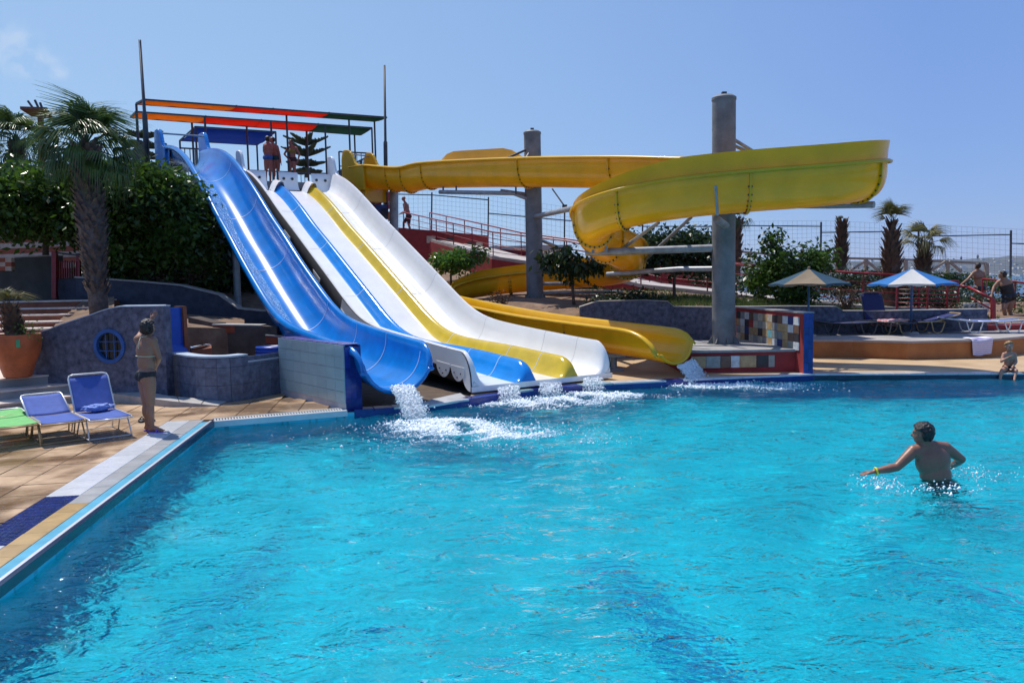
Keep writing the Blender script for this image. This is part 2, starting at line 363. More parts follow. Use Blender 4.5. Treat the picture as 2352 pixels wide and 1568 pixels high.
# yellow flume floor line
YP = [(-5.35, 29.3, 5.42), (-4.7, 28.65, 5.38), (-4.0, 27.9, 5.22), (-3.3, 27.15, 5.08), (-2.54, 26.4, 5.10), (-1.0, 24.95, 4.95), (.55, 23.45, 4.76), (1.9, 22.2, 4.58), (3.4, 20.8, 4.35), (5.0, 19.3, 4.05),
      (6.4, 18.5, 3.86), (7.25, 17.95, 3.76), (7.58, 17.3, 3.69), (7.2, 16.75, 3.58), (6.3, 16.55, 3.48), (4.9, 16.65, 3.41), (3.6, 16.85, 3.32), (2.6, 17.15, 3.18), (2.0, 17.65, 2.98), (1.92, 18.3, 2.74), (2.2, 19.0, 2.52),
      (2.8, 19.9, 2.30), (3.1, 21.2, 2.08), (3.1, 22.6, 1.93), (2.6, 23.9, 1.84), (1.5, 24.9, 1.76), (0, 25.35, 1.66), (-1.4, 25.1, 1.5), (-2.2, 24.2, 1.3), (-2.15, 23.2, 1.1), (-1.5, 22.2, .95), (-.6, 21.0, .80),
      (.55, 19.4, .63), (1.7, 17.85, .52), (2.6, 16.6, .45), (3.25, 15.75, .38)]

def terrain_h(x, y):
    if x > 1.4 and y < 19.65 + min(1.25, max(0, x - 1.66) * .33): return .04
    if y > 44: return max(-31, -4 - (y - 44) * 1.1)
    wl = 1.25 + .35 * min(1, max(0, (y - 20) / 5)) + max(0, (y - 26)) * .03
    left = 1.5 + min(1.9, max(0, y - 19.3) * .2) + .25 * noise.noise(Vector((x * .5, y * .5, 0)))
    t = min(1, max(0, (x / max(y, 1) + .34) / .12)) if y > 21 else min(1, max(0, (x + 2) / 4)); t = t * t * (3 - 2 * t)
    h = left * (1 - t) + wl * t
    if x > 5: h -= min(.55, (x - 5) * .09)
    if y > 28 and x / y > .1: h -= (y - 28) * .42 * min(1, (x / y - .1) / .15)
    if x < 2 and y > 27: h = max(h, min(3.0, 1.6 + (y - 27) * .14))
    # stay under the slides
    p = Vector((x, y, 0)); q = p - A0; s_, w_ = q.dot(U), q.dot(V)
    if -3.2 < w_ < 4.2 and s_ < 15: h = min(h, max(.3, smoothtab(RIMW, s_) - 1.7))
    best = 9
    for a in YP[-9:]:
        d = math.hypot(a[0] - x, a[1] - y)
        if d < 1.6: h = min(h, a[2] - .18 + max(0, d - .75) * 1.2)
    return h + .05 * noise.noise(Vector((x * 1.3, y * 1.3, 4)))

# ================================================================== SETTING
# sea and far coast
mb = MB(); n = 40
mb.add([(-60000, -2000, -30), (60000, -2000, -30), (60000, 80000, -30), (-60000, 80000, -30)], [(0, 1, 2, 3)])
seam_ = mat('sea_water', (.012, .05, .085), .25, .3, .01, .6, .08, color2=(.02, .075, .12))
ob('sea', mb, seam_, kind='structure')
mb = MB(); nx, ny = 150, 26; vs = []
for j in range(ny):
    for i in range(nx):
        x = -3000 + i * 60.0; y = 3050 + j * 110.0
        e = min(1, j / 9); e = e * e * (3 - 2 * e)
        h = -31 + e * (78 + 34 * noise.noise(Vector((x * .0012, y * .0012, 1))) + 16 * noise.noise(Vector((x * .005, y * .005, 3))) + 6 * noise.noise(Vector((x * .02, y * .02, 3)))) * (.72 + .28 * min(1, max(0, (x - 600) / 900)))
        if j > 20: h -= (j - 20) * 16
        vs.append((x, y + 120 * noise.noise(Vector((x * .002, 0, 0))), h))
mb.add(vs, [(j * nx + i, j * nx + i + 1, (j + 1) * nx + i + 1, (j + 1) * nx + i) for j in range(ny - 1) for i in range(nx - 1)])
HV = vs
ob('hills', mb, M['hill'], smooth=True, kind='structure')
mb = MB()
for k in range(2200):
    i = rnd.randrange(nx - 1); j = min(ny - 8, int(abs(rnd.gauss(0, 3.2))))
    if j < 1 and rnd.random() < .3: j = 1
    x, y, z = HV[j * nx + i]; x += rnd.uniform(-30, 30); y += rnd.uniform(-30, 30)
    mb.box((x, y, z + rnd.uniform(0, 3)), (rnd.uniform(7, 22), 12, rnd.uniform(4, 11)))
ob('town', mb, M['house'], kind='stuff', label='white houses of a far town scattered along the hills across the bay', cat='town')
mb = MB()
for k in range(260):
    i = rnd.randrange(nx - 1); j = rnd.randrange(9, 20); x, y, z = HV[j * nx + i]; x += rnd.uniform(-30, 30); hh = rnd.uniform(9, 24)
    mb.ell((x, y, z + hh * .4), (hh * .35, hh * .35, hh * .7), 6, 4)
ob('far_trees', mb, M['hill'], kind='stuff', label='dark trees standing along the crest of the far hills', cat='trees')

# ground
mb = MB(); gx = [-40 + .5 * i for i in range(171)]; gy = [19.4 + .45 * j for j in range(20)] + [28.6 + .8 * j for j in range(60)]
vs = [(x, y, terrain_h(x, y)) for y in gy for x in gx]; nx = len(gx)
mb.add(vs, [(j * nx + i, j * nx + i + 1, (j + 1) * nx + i + 1, (j + 1) * nx + i) for j in range(len(gy) - 1) for i in range(nx - 1)])
ob('ground', mb, M['soil'], smooth=True, kind='structure')

# ------------------------------------------------------------------ pool edge polyline (top of the coping, z .1)
ED = [G(0, 1345, .1), G(490, 968, .1), G(797, 943, .1), G(905, 936, .1), G(1078, 917, .1), G(1225, 894, .1), G(1410, 880, .1), G(1570, 872, .1), G(1870, 859, .1), G(2352, 857, .1)]
ED = [Vector((p.x, p.y, 0)) for p in ED]
dirL = (ED[1] - ED[0]).normalized()
E_near = ED[0] - dirL * 12
E_right = ED[-1] + (ED[-1] - ED[-2]).normalized() * 14
pool = [E_near, ED[1]] + ED[2:] + [E_right]
# base deck under everything, outside of the pool
def outside_sheet(z):
    mb = MB(); P = pool
    # fan of quads from the edge outwards
    far = [Vector((-40, P[0].y, 0)), Vector((-40, 22, 0))] + [Vector((p.x, 22, 0)) for p in P[2:]] + [Vector((P[-1].x, 22, 0))]
    vs = []; fs = []
    mb.add([(*P[0].xy, z), (*P[1].xy, z), (-40, 22, z), (-40, P[0].y, z)], [(0, 1, 2, 3)])
    mb.add([(*P[1].xy, z), (*P[2].xy, z), (P[2].x, 22, z), (-40, 22, z)], [(0, 1, 2, 3)])
    for a, b in zip(P[2:], P[3:]): mb.add([(*a.xy, z), (*b.xy, z), (b.x, 22, z), (a.x, 22, z)], [(0, 1, 2, 3)])
    mb.add([(P[-1].x, -8, z), (P[-1].x + 30, -8, z), (P[-1].x + 30, 22, z), (P[-1].x, 22, z)], [(0, 1, 2, 3)])
    return mb
deck = ob('pool_deck', outside_sheet(.07), M['grout'], kind='structure')
mb = MB()   # sandy paving right of the slides
q = [ED[4], ED[5], ED[6], ED[7], ED[8], ED[9], E_right]
for a, b in zip(q, q[1:]): mb.add([(a.x, a.y + .24, .1), (b.x, b.y + .24, .1), (b.x, 21.5, .1), (a.x, 21.5, .1)], [(0, 1, 2, 3)])
ob('paving', mb, M['sand_deck'], kind='structure')
# pool walls and floor
mb = MB(); P = pool
for a, b in zip(P, P[1:]): mb.add([(*a.xy, -1.05), (*b.xy, -1.05), (*b.xy, .07), (*a.xy, .07)], [(0, 1, 2, 3)])
mb.add([(*P[-1].xy, -1.05), (P[-1].x, -9, -1.05), (P[-1].x, -9, .07), (*P[-1].xy, .07)], [(0, 1, 2, 3)])
mb.add([(P[0].x, P[0].y, -1.05), (P[-1].x, P[0].y, -1.05), (P[-1].x, P[0].y, .07), (P[0].x, P[0].y, .07)], [(0, 1, 2, 3)])

def pool_mat(name, base, base2, lanes=False):
    m = bpy.data.materials.new(name); m.use_nodes = True; n = m.node_tree; b = n.nodes['Principled BSDF']; b.inputs['Roughness'].default_value = .6
    tc = n.nodes.new('ShaderNodeTexCoord'); mp = n.nodes.new('ShaderNodeMapping'); n.links.new(tc.outputs['Object'], mp.inputs[0])
    mp.inputs['Rotation'].default_value = (0, 0, R(24))
    vo = n.nodes.new('ShaderNodeTexBrick'); vo.offset = 0; vo.inputs['Scale'].default_value = 1
    vo.inputs['Brick Width'].default_value = .3; vo.inputs['Row Height'].default_value = .3; vo.inputs['Mortar Size'].default_value = .012
    vo.inputs['Color1'].default_value = (*base, 1); vo.inputs['Color2'].default_value = (*base2, 1); vo.inputs['Mortar'].default_value = (*[c * .75 for c in base], 1)
    n.links.new(mp.outputs[0], vo.inputs[0])
    no = n.nodes.new('ShaderNodeTexNoise'); no.inputs['Scale'].default_value = .9; no.inputs['Detail'].default_value = 5; n.links.new(tc.outputs['Object'], no.inputs[0])
    mr = n.nodes.new('ShaderNodeMapRange'); mr.inputs[1].default_value = .3; mr.inputs[2].default_value = .7; mr.inputs[3].default_value = .86; mr.inputs[4].default_value = 1.1
    n.links.new(no.outputs[0], mr.inputs[0])
    h = n.nodes.new('ShaderNodeHueSaturation'); n.links.new(vo.outputs[0], h.inputs['Color']); n.links.new(mr.outputs[0], h.inputs['Value'])
    n.links.new(h.outputs[0], b.inputs['Base Color']); return m
PB, PB2 = (.018, .70, .86), (.04, .78, .92)
ob('pool_wall', mb, pool_mat('pool_wall_tile', (.045, .50, .68), (.07, .58, .76)), kind='structure')
mb = MB(); x0, x1 = -14, E_right.x + 1
mb.add([(x0, -9, -1.05), (x1, -9, -1.05), (x1, 18, -1.05), (x0, 18, -1.05)], [(0, 1, 2, 3)])
ob('pool_floor', mb, pool_mat('pool_floor_tile', PB, PB2), kind='structure')
# darker blue lane bands laid in the floor
mb = MB(); lane_m = mat('blue_lane_tile', (.02, .30, .60), .4, .3, 6)
ld = Vector((-.30, .95, 0)).normalized(); ls = Vector((ld.y, -ld.x, 0))
for c0, wd in ((Vector((-2.6, 4.8, 0)), .09), (Vector((1.7, 3.8, 0)), .16), (Vector((4.2, 3.8, 0)), .10), (Vector((6.6, 4.2, 0)), .10)):
    dd = ld if c0.x > 0 else Vector((.12, .99, 0)).normalized(); sidev = Vector((dd.y, -dd.x, 0))
    a = c0 - dd * 6; b = c0 + dd * (4.2 if c0.x > 0 else 2.8)
    if c0.x > 0: a, b = c0 - dd * 3, c0 + dd * 3.2
    mb.add([(*(a - sidev * wd).xy, -1.044), (*(a + sidev * wd).xy, -1.044), (*(b + sidev * wd).xy, -1.044), (*(b - sidev * wd).xy, -1.044)], [(0, 1, 2, 3)])
ob('pool_floor_marking', mb, lane_m, kind='structure')

# ------------------------------------------------------------------ water
FALLS = []   # filled with (x, y, radius, strength): disturbed water
FALLS_PX = [(985, 985, 1.5, 1.0), (1175, 925, .8, .6), (1285, 918, .8, .6), (1380, 910, .8, .6), (1610, 882, .9, .45)]
for x, y, r_, s_ in FALLS_PX:
    p = G(x, y, 0); FALLS.append((p.x, p.y, r_, s_))
def water_h(X, Y):
    z = np.zeros_like(X)
    rs = random.Random(3)
    for k in range(34):
        lam = .32 * (1.13 ** (k % 17)) * rs.uniform(.9, 1.1); th = R(rs.gauss(95, 48)); kk = 2 * math.pi / lam
        amp = .0030 * lam ** .85 * rs.uniform(.6, 1.3)
        ph = rs.uniform(0, 6.28)
        wob = .5 * np.sin(X * rs.uniform(.3, 1.1) + rs.uniform(0, 6)) + .5 * np.sin(Y * rs.uniform(.3, 1.1) + rs.uniform(0, 6))
        a = kk * (X * math.cos(th) + Y * math.sin(th)) + ph + 1.8 * wob
        z += amp * (1.5 * (1 - np.abs(np.sin(a / 2))) + .5 * np.sin(a))
    z -= z.mean()
    for fx, fy, fr, fs_ in FALLS:
        d = np.sqrt((X - fx) ** 2 + (Y - fy) ** 2)
        z += fs_ * .030 * np.exp(-(d / (fr * 1.1)) ** 2) * np.sin(d * 11 + 1.4 * np.sin(X * 4) + 1.2 * np.sin(Y * 5))
    return z
xs = np.concatenate([np.arange(-14, 14.01, .07), np.arange(14.5, E_right.x + 1, .5)]); ys = np.concatenate([np.arange(-9, 2.5, .5), np.arange(2.5, 10, .055), np.arange(10, 17.9, .075)])
X_, Y_ = np.meshgrid(xs, ys); Zw = water_h(X_, Y_)
nx = len(xs); ny = len(ys)
me = bpy.data.meshes.new('water')
idx = (np.arange(ny - 1)[:, None] * nx + np.arange(nx - 1)[None, :]).ravel()
# keep only the cells inside the pool outline
poly = np.array([(p.x, p.y) for p in pool] + [(E_right.x, -9), (pool[0].x, -9)])
cx = (X_[:-1, :-1] + X_[1:, 1:]).ravel() / 2; cyy = (Y_[:-1, :-1] + Y_[1:, 1:]).ravel() / 2
inside = np.zeros(len(cx), bool); j = len(poly) - 1
for i in range(len(poly)):
    xi, yi = poly[i]; xj, yj = poly[j]
    c = ((yi > cyy) != (yj > cyy)) & (cx < (xj - xi) * (cyy - yi) / (yj - yi + 1e-12) + xi)
    inside ^= c; j = i
# grow by a cell so the sheet tucks behind the coping
g = inside.reshape(ny - 1, nx - 1).copy()
for dy in (-1, 0, 1):
    for dx in (-1, 0, 1): g |= np.roll(np.roll(inside.reshape(ny - 1, nx - 1), dy, 0), dx, 1)
idx = idx[g.ravel()]
fc = np.stack([idx, idx + 1, idx + nx + 1, idx + nx], 1)
used, inv = np.unique(fc.ravel(), return_inverse=True)
co = np.stack([X_.ravel(), Y_.ravel(), Zw.ravel()], 1)[used]
me.from_pydata(co.tolist(), [], inv.reshape(-1, 4).tolist()); me.polygons.foreach_set('use_smooth', [True] * len(me.polygons))
water = bpy.data.objects.new('water', me); col.objects.link(water); tag(water, kind='structure')
m = bpy.data.materials.new('pool_water'); m.use_nodes = True; n = m.node_tree; n.nodes.clear()
o_ = n.nodes.new('ShaderNodeOutputMaterial'); tc = n.nodes.new('ShaderNodeTexCoord')
n1 = n.nodes.new('ShaderNodeTexNoise'); n1.inputs['Scale'].default_value = 4.2; n1.inputs['Detail'].default_value = 2.2; n1.inputs['Roughness'].default_value = .5; n1.inputs['Distortion'].default_value = 1.6
mp = n.nodes.new('ShaderNodeMapping'); mp.inputs['Scale'].default_value = (.75, 1.2, 1); n.links.new(tc.outputs['Object'], mp.inputs[0]); n.links.new(mp.outputs[0], n1.inputs[0])
bu = n.nodes.new('ShaderNodeBump'); bu.inputs['Strength'].default_value = .8; bu.inputs['Distance'].default_value = .14; n3 = n.nodes.new('ShaderNodeTexNoise'); n3.inputs['Scale'].default_value = 21; n3.inputs['Detail'].default_value = 2; n3.inputs['Distortion'].default_value = 1.2; n.links.new(mp.outputs[0], n3.inputs[0])
ad = n.nodes.new('ShaderNodeMath'); ad.operation = 'MULTIPLY_ADD'; ad.inputs[1].default_value = .16; n.links.new(n3.outputs[0], ad.inputs[0]); n.links.new(n1.outputs[0], ad.inputs[2]); n.links.new(ad.outputs[0], bu.inputs['Height'])
gl = n.nodes.new('ShaderNodeBsdfGlossy'); gl.inputs['Roughness'].default_value = .03; n.links.new(bu.outputs[0], gl.inputs['Normal'])
rf = n.nodes.new('ShaderNodeBsdfRefraction'); rf.inputs['IOR'].default_value = 1.33; rf.inputs['Roughness'].default_value = .0; rf.inputs[0].default_value = (.50, .96, 1, 1); n.links.new(bu.outputs[0], rf.inputs['Normal'])
fr = n.nodes.new('ShaderNodeFresnel'); fr.inputs[0].default_value = 1.33; n.links.new(bu.outputs[0], fr.inputs['Normal'])
m2 = n.nodes.new('ShaderNodeMixShader'); n.links.new(fr.outputs[0], m2.inputs[0]); n.links.new(rf.outputs[0], m2.inputs[1]); n.links.new(gl.outputs[0], m2.inputs[2])
n.links.new(m2.outputs[0], o_.inputs[0]); me.materials.append(m)
M['water'] = m
water.cycles.is_caustics_caster = True; sd.cycles.is_caustics_light = True    # real refracted sunlight on the pool floor
for nm_ in ('pool_floor', 'pool_wall', 'pool_floor_marking'): bpy.data.objects[nm_].cycles.is_caustics_receiver = True
# ================================================================== SLIDES
def frames_straight(origin, prof, s_list, below=0):
    fr = []
    for s_ in s_list:
        z = smoothtab(prof, s_); dz = (smoothtab(prof, s_ + .1) - smoothtab(prof, s_ - .1)) / .2
        t = (U + Z * dz).normalized(); upn = V.cross(t) * -1
        upn = t.cross(V); upn = upn if upn.z > 0 else -upn
        fr.append((origin + U * s_ + Z * z, V, upn))
    return fr

HW = .62
def mouth_scale(s_, r=.42):
    if s_ >= r: return 1.0
    q_ = max(0, s_ / r); return max(.02, math.sqrt(max(0, 1 - (1 - q_) ** 2)))

SL = [0, .02, .05, .09, .14, .2, .27, .34, .42] + [.6 + .25 * k for k in range(57)] + [14.75]
FRW = frames_straight(A0, RIMW, SL)
WALL_L = [(-.02, -.02), (0, .0), (.05, .0), (.085, -.06), (.12, -.22), (.17, -.40), (.25, -.53), (.36, -.60), (.5, -.62), (.60, -.622), (.90, -.624), (1.15, -.626)]
RID = [(0, -.62), (.07, -.60), (.13, -.53), (.19, -.42), (.25, -.31), (.30, -.26), (.36, -.25), (.41, -.28), (.44, -.38), (.465, -.52), (.48, -.62)]
def at(sec, dx): return [(a + dx, b) for a, b in sec]
def rid(dx, s_):      # the ridges grow taller and wider towards the run-out
    k = min(1, max(0, (s_ - 1.2) / 5)); k = k * k * (3 - 2 * k); h_ = 1 - .42 * k; w_ = 1 - .22 * k; dx -= (.16 if dx < 1.5 else .03) * k
    return [(dx + .48 - (.48 - a) * w_, -.62 + (b + .62) * h_ - (.012 if b < -.61 else 0)) for a, b in RID]
WALL_R = [(2.36, -.62), (2.62, -.62), (2.76, -.60), (2.87, -.53), (2.95, -.40), (3.0, -.22), (3.03, -.06), (3.06, 0), (3.11, 0), (3.13, -.02)]
def ms(sec, i):
    k = mouth_scale(SL[i]); return [(a, -HW + (b + HW) * k) for a, b in sec]
slide = empty('racing_slide', A0, 'wide white racing slide with three lanes split by one blue and one yellow ridge', 'water slide')
def strip(name, sec, m, **kw):
    mb = MB(); mb.sweep(FRW, lambda i: ms(sec(SL[i]) if callable(sec) else sec, i)); o = ob(name, mb, m, slide, smooth='auto', **kw); return o
strip('lane', WALL_L, M['white_grp'])
strip('ridge', lambda q: rid(.88, q), M['lane_blue'], label='blue ridge between the first two lanes')
strip('lane', [(1.10, -.626), (1.6, -.622), (1.88, -.622), (2.2, -.626)], M['white_grp'])
strip('ridge', lambda q: rid(1.86, q), M['lane_yellow'], label='yellow ridge between the last two lanes')
strip('lane', [(2.22, -.626)] + WALL_R, M['white_grp'])
# outer shell: side skins and belly
mb = MB()
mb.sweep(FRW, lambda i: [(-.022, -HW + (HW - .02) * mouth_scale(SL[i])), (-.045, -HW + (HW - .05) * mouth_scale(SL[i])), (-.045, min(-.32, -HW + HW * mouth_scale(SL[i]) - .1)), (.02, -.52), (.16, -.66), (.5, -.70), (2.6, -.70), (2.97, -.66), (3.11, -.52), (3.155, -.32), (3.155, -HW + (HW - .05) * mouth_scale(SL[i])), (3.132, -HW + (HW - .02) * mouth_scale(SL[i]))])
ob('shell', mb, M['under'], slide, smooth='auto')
# white side skin of the run-out seen from the pool, with scalloped bolted plates
mb = MB(); ii = [i for i, s_ in enumerate(SL) if s_ < 6.3]
mb.sweep([FRW[i] for i in ii], lambda k: [(-.05, -HW + (HW - .02) * mouth_scale(SL[ii[k]])), (-.056, -.36 if SL[ii[k]] > .3 else -.36 - .34 * math.sqrt(max(0, 1 - (SL[ii[k]] / .3) ** 2))), (-.03, -.38 if SL[ii[k]] > .3 else -.38 - .32 * math.sqrt(max(0, 1 - (SL[ii[k]] / .3) ** 2)))])
p, a, b = FRW[0]; mb.sweep([(p, a, b), (p - U * .004, a, b)], [(-.05, -.70), (3.16, -.70)])
fl = FRW[0][0] - U * .01
ob('side_skin', mb, M['white_grp'], slide)
mb = MB(); mb.add([fl + V * -.05 + Z * -.61, fl + V * 3.16 + Z * -.61, fl + V * 3.16 + Z * -.71, fl + V * -.05 + Z * -.71], [(0, 1, 2, 3)])
ob('lip', mb, M['white_grp'], slide)
boltme = MB(); boltme.ell((0, 0, 0), (.014, .014, .014), 8, 5); boltme = mesh_of(boltme, M['bolt'])
def plate(s0, s1, depth):
    mb = MB(); n_ = 14; top = []; bot = []
    for k in range(n_ + 1):
        s_ = s0 + (s1 - s0) * k / n_; z = smoothtab(RIMW, s_); q_ = math.sin(math.pi * k / n_) ** .55
        top.append((s_, z - .30)); bot.append((s_, z - .34 - (depth + .09) * q_))
    for k in range(n_):
        pts = [A0 + U * a_ + V * -.062 + Z * b_ for a_, b_ in (top[k], top[k + 1], bot[k + 1], bot[k])]
        mb.slab(*pts, V * .012)
    o = ob('bracket_plate', mb, M['white_grp'], slide)
    for f_, g_ in ((.25, .45), (.72, .45), (.5, .8)):
        s_ = s0 + (s1 - s0) * f_; z = smoothtab(RIMW, s_) - .32 - (.08 + depth) * g_
        piece('bolt', boltme, A0 + U * s_ + V * -.07 + Z * z, o)
plate(.22, .72, .14); plate(.76, 1.3, .14); plate(4.7, 5.2, .1); plate(5.7, 6.2, .1); plate(7.6, 8.1, .06); plate(9.9, 10.4, .06)
# joint lines of the moulded sections
for s_ in (.95, 2.1, 4.6, 7.2, 9.8, 12.2):
    f_ = frames_straight(A0, RIMW, [s_ - .008, s_ + .008])
    for sec, m_ in ((WALL_L[:-1], 'seam_grey'), (rid(.88, s_), 'seam'), (rid(1.86, s_), 'seam'), ([(2.34, -.62)] + WALL_R, 'seam_grey')):
        mb = MB(); mb.sweep(f_, [(a_, b_ + .004) for a_, b_ in sec]); ob('joint', mb, M[m_], slide)
# start box: rear boards with spray holes, dividers, hump panels
def fr_at(s_): return frames_straight(A0, RIMW, [s_])[0]
p, a, b = fr_at(14.7)
for w0, w1 in ((.03, .80), (1.22, 1.86), (2.34, 3.04)):
    mb = MB(); prev = None
    secs = [(0.0, -.60), (.10, -.55), (.18, -.42), (.22, -.22), (.24, 0.02), (.30, .03)]
    fr2 = [(p + V * w_, U, Z) for w_ in (w0, (w0 + w1) / 2, w1)]
    mb.sweep(fr2, secs); o = ob('start_board', mb, M['white_grp'], slide, smooth=True)
    for t_ in (.25, .7):
        mb = MB(); c = p + V * (w0 + (w1 - w0) * t_) + U * .20 + Z * -.2; mb.tube([c - U * .02, c + U * .02], .045, 12); ob('spray_hole', mb, M['bolt'], o)
for dx in (.74, 1.84):   # grey divider boxes at the top of each ridge
    mb = MB(); fr2 = frames_straight(A0, RIMW, [14.1 + .07 * k for k in range(10)])
    mb.sweep(fr2, [(dx + .10, -.62), (dx + .16, -.45), (dx + .24, -.30), (dx + .32, -.27), (dx + .40, -.30), (dx + .45, -.45), (dx + .47, -.62)]); ob('divider', mb, M['white_grp'], slide, smooth=True)
def hump(name, origin, prof, w_, s0, s1, hgt, m_, parent, th=.06, back=None):
    mb = MB(); n_ = 22
    for k in range(n_):
        q = []
        for t_ in (k / n_, (k + 1) / n_):
            s_ = s0 + (s1 - s0) * t_; rise = 1 / (1 + math.exp(-(t_ - .38) * 16)); rise *= 1 if t_ < .9 else math.sqrt(max(0, 1 - ((t_ - .9) / .1) ** 2)) * .16 + .84
            q.append((s_, smoothtab(prof, s_) + hgt * rise))
        P_ = [origin + U * q[0][0] + V * w_ + Z * (smoothtab(prof, q[0][0]) - .6), origin + U * q[1][0] + V * w_ + Z * (smoothtab(prof, q[1][0]) - .6), origin + U * q[1][0] + V * w_ + Z * q[1][1], origin + U * q[0][0] + V * w_ + Z * q[0][1]]
        mb.slab(*P_, V * th)
    return ob(name, mb, M[m_], parent, bevel=.02)
hump('hump_panel', A0, RIMW, 3.06, 14.3, 15.3, .62, 'white_grp', slide, .1)
hump('hump_panel', A0, RIMW, -.05, 14.3, 15.4, .62, 'white_grp', slide, .1)
# supports under the racing slide
for s_ in (4.4, 7.6, 10.8):
    z = smoothtab(RIMW, s_) - .98
    for w_ in (.35, 2.75):
        c = A0 + U * s_ + V * w_; mb = MB(); mb.tube([(c.x, c.y, .0), (c.x, c.y, z)], .07, 12); ob('support_post', mb, M['galv'], slide, smooth='auto')
    c = A0 + U * s_; mb = MB(); mb.bar(c + V * .1 + Z * z, c + V * 3.0 + Z * z, .1); ob('cross_beam', mb, M['galv'], slide)

# ---- blue flume
SB = [.12 + .03 * k for k in range(20)] + [.75 + .25 * k for k in range(65)]
FRB = frames_straight(B0, RIMB, SB)
def uarc(r=.605, d=.70, lip=True, n_=26, t=0):
    pts = []
    for k in range(n_ + 1):
        a_ = math.pi * k / n_; x = -math.cos(a_) * (r + t); y = -(max(0, math.sin(a_)) ** .8) * (d + t)
        pts.append((x, y))
    return pts
def usec(i_s):
    """section of the blue flume; the rim corners are rounded off towards the mouth"""
    k_ = min(1, max(0, (i_s - .12) / .5)); top = -.36 * (1 - math.sqrt(max(0, 1 - (1 - k_) ** 2)))
    fl_ = .97 + .03 * k_
    outp = [(x * fl_, min(y, top)) for x, y in uarc()]
    l, r_ = outp[0], outp[-1]; g_ = .25 + .75 * k_
    return [(l[0] - .10 * g_, l[1] - .09 * g_), (l[0] - .11 * g_, l[1] - .02 * g_), (l[0] - .07 * g_, l[1] + .025), (l[0] - .02, l[1] + .02)] + outp + [(r_[0] + .02, r_[1] + .02), (r_[0] + .07 * g_, r_[1] + .025), (r_[0] + .11 * g_, r_[1] - .02 * g_), (r_[0] + .10 * g_, r_[1] - .09 * g_)]
flume = empty('blue_flume', B0, 'steep blue half-pipe slide pouring water beside the pale tiled dividing wall', 'water slide')
mb = MB(); mb.sweep(FRB, lambda i: usec(SB[i])); o = ob('channel', mb, M['blue_grp'], flume, smooth=True)
md = o.modifiers.new('thick', 'SOLIDIFY'); md.thickness = .03; md.offset = 0
for s_ in (.5, 1.9, 3.3, 4.9, 7.5, 10, 12.5):
    f_ = frames_straight(B0, RIMB, [s_ - .008, s_ + .008]); mb = MB(); mb.sweep(f_, [(x * .972, y + .022) for x, y in uarc()]); ob('joint', mb, M['seam'], flume)
for w_, nm in ((-.74, 'hump_panel'), (.62, 'hump_panel')):
    hump(nm, B0, RIMB, w_, 15.2, 16.9, .62, 'blue_grp', flume, .12)
mb = MB(); fr2 = frames_straight(B0, RIMB, [14.8, 16.9]); mb.sweep(fr2, [(-.66, 0), (-.68, -1.3), (.66, -1.3), (.64, 0)]); ob('start_box', mb, M['blue_grp'], flume)
p_, a_, b_ = FRB[0]; mb = MB(); mb.tube([p_ + a_ * x * 1.03 + b_ * (y - .01) for x, y in usec(SB[0])[3:-3]], .035, 8); ob('mouth_lip', mb, M['blue_grp'], flume, smooth=True)
mb = MB(); a_ = B0 + U * 16.0 + Z * (smoothtab(RIMB, 16) + .45); mb.tube([a_ - V * .7, a_ + V * .7], .03, 8); ob('grab_bar', mb, M['galv'], flume)
for s_, zz in ((5.9, 0), (9.5, .5), (13.0, .5)):
    c = B0 + U * s_ + V * -.05; z = smoothtab(RIMB, s_) - 1.02; mb = MB(); mb.tube([(c.x - .1, c.y, zz), (c.x - .1, c.y, z)], .09, 12); mb.tube([(c.x - .1, c.y, zz), (c.x - .1, c.y, .25)], .2, 12); ob('support_post', mb, M['galv'], flume, smooth='auto')
# water running down the blue flume: a rough translucent film
mw = bpy.data.materials.new('running_water'); mw.use_nodes = True; n = mw.node_tree; b_ = n.nodes['Principled BSDF']
b_.inputs['Base Color'].default_value = (.25, .55, .88, 1); b_.inputs['Roughness'].default_value = .15
tc = n.nodes.new('ShaderNodeTexCoord'); no = n.nodes.new('ShaderNodeTexNoise'); no.inputs['Scale'].default_value = 34; no.inputs['Detail'].default_value = 6; n.links.new(tc.outputs['Object'], no.inputs[0])
mr = n.nodes.new('ShaderNodeMapRange'); mr.inputs[1].default_value = .44; mr.inputs[2].default_value = .60; mr.inputs[3].default_value = .15; mr.inputs[4].default_value = .95; n.links.new(no.outputs[0], mr.inputs[0]); n.links.new(mr.outputs[0], b_.inputs['Alpha'])
bu = n.nodes.new('ShaderNodeBump'); bu.inputs['Strength'].default_value = 1; bu.inputs['Distance'].default_value = .05; n.links.new(no.outputs[0], bu.inputs['Height']); n.links.new(bu.outputs[0], b_.inputs['Normal'])
M['run'] = mw
fr2 = frames_straight(B0, RIMB, [3.4 + .15 * k for k in range(79)]); mb = MB()
def film(i):
    s_ = 3.4 + .15 * i; wd = .20 + .05 * math.sin(s_ * 1.3); lo = -.40
    return [(lo + x, -.70 * math.sin(math.acos(max(-1, min(1, (lo + x) / .62)))) ** .8 + .045 + .012 * math.sin(s_ * 7 + x * 20)) for x in (-.02, .04, .10, .16, .16 + wd * .6, .16 + wd)]
mb.sweep(fr2, film); ob('running_water', mb, mw, flume, smooth=True, kind='stuff')

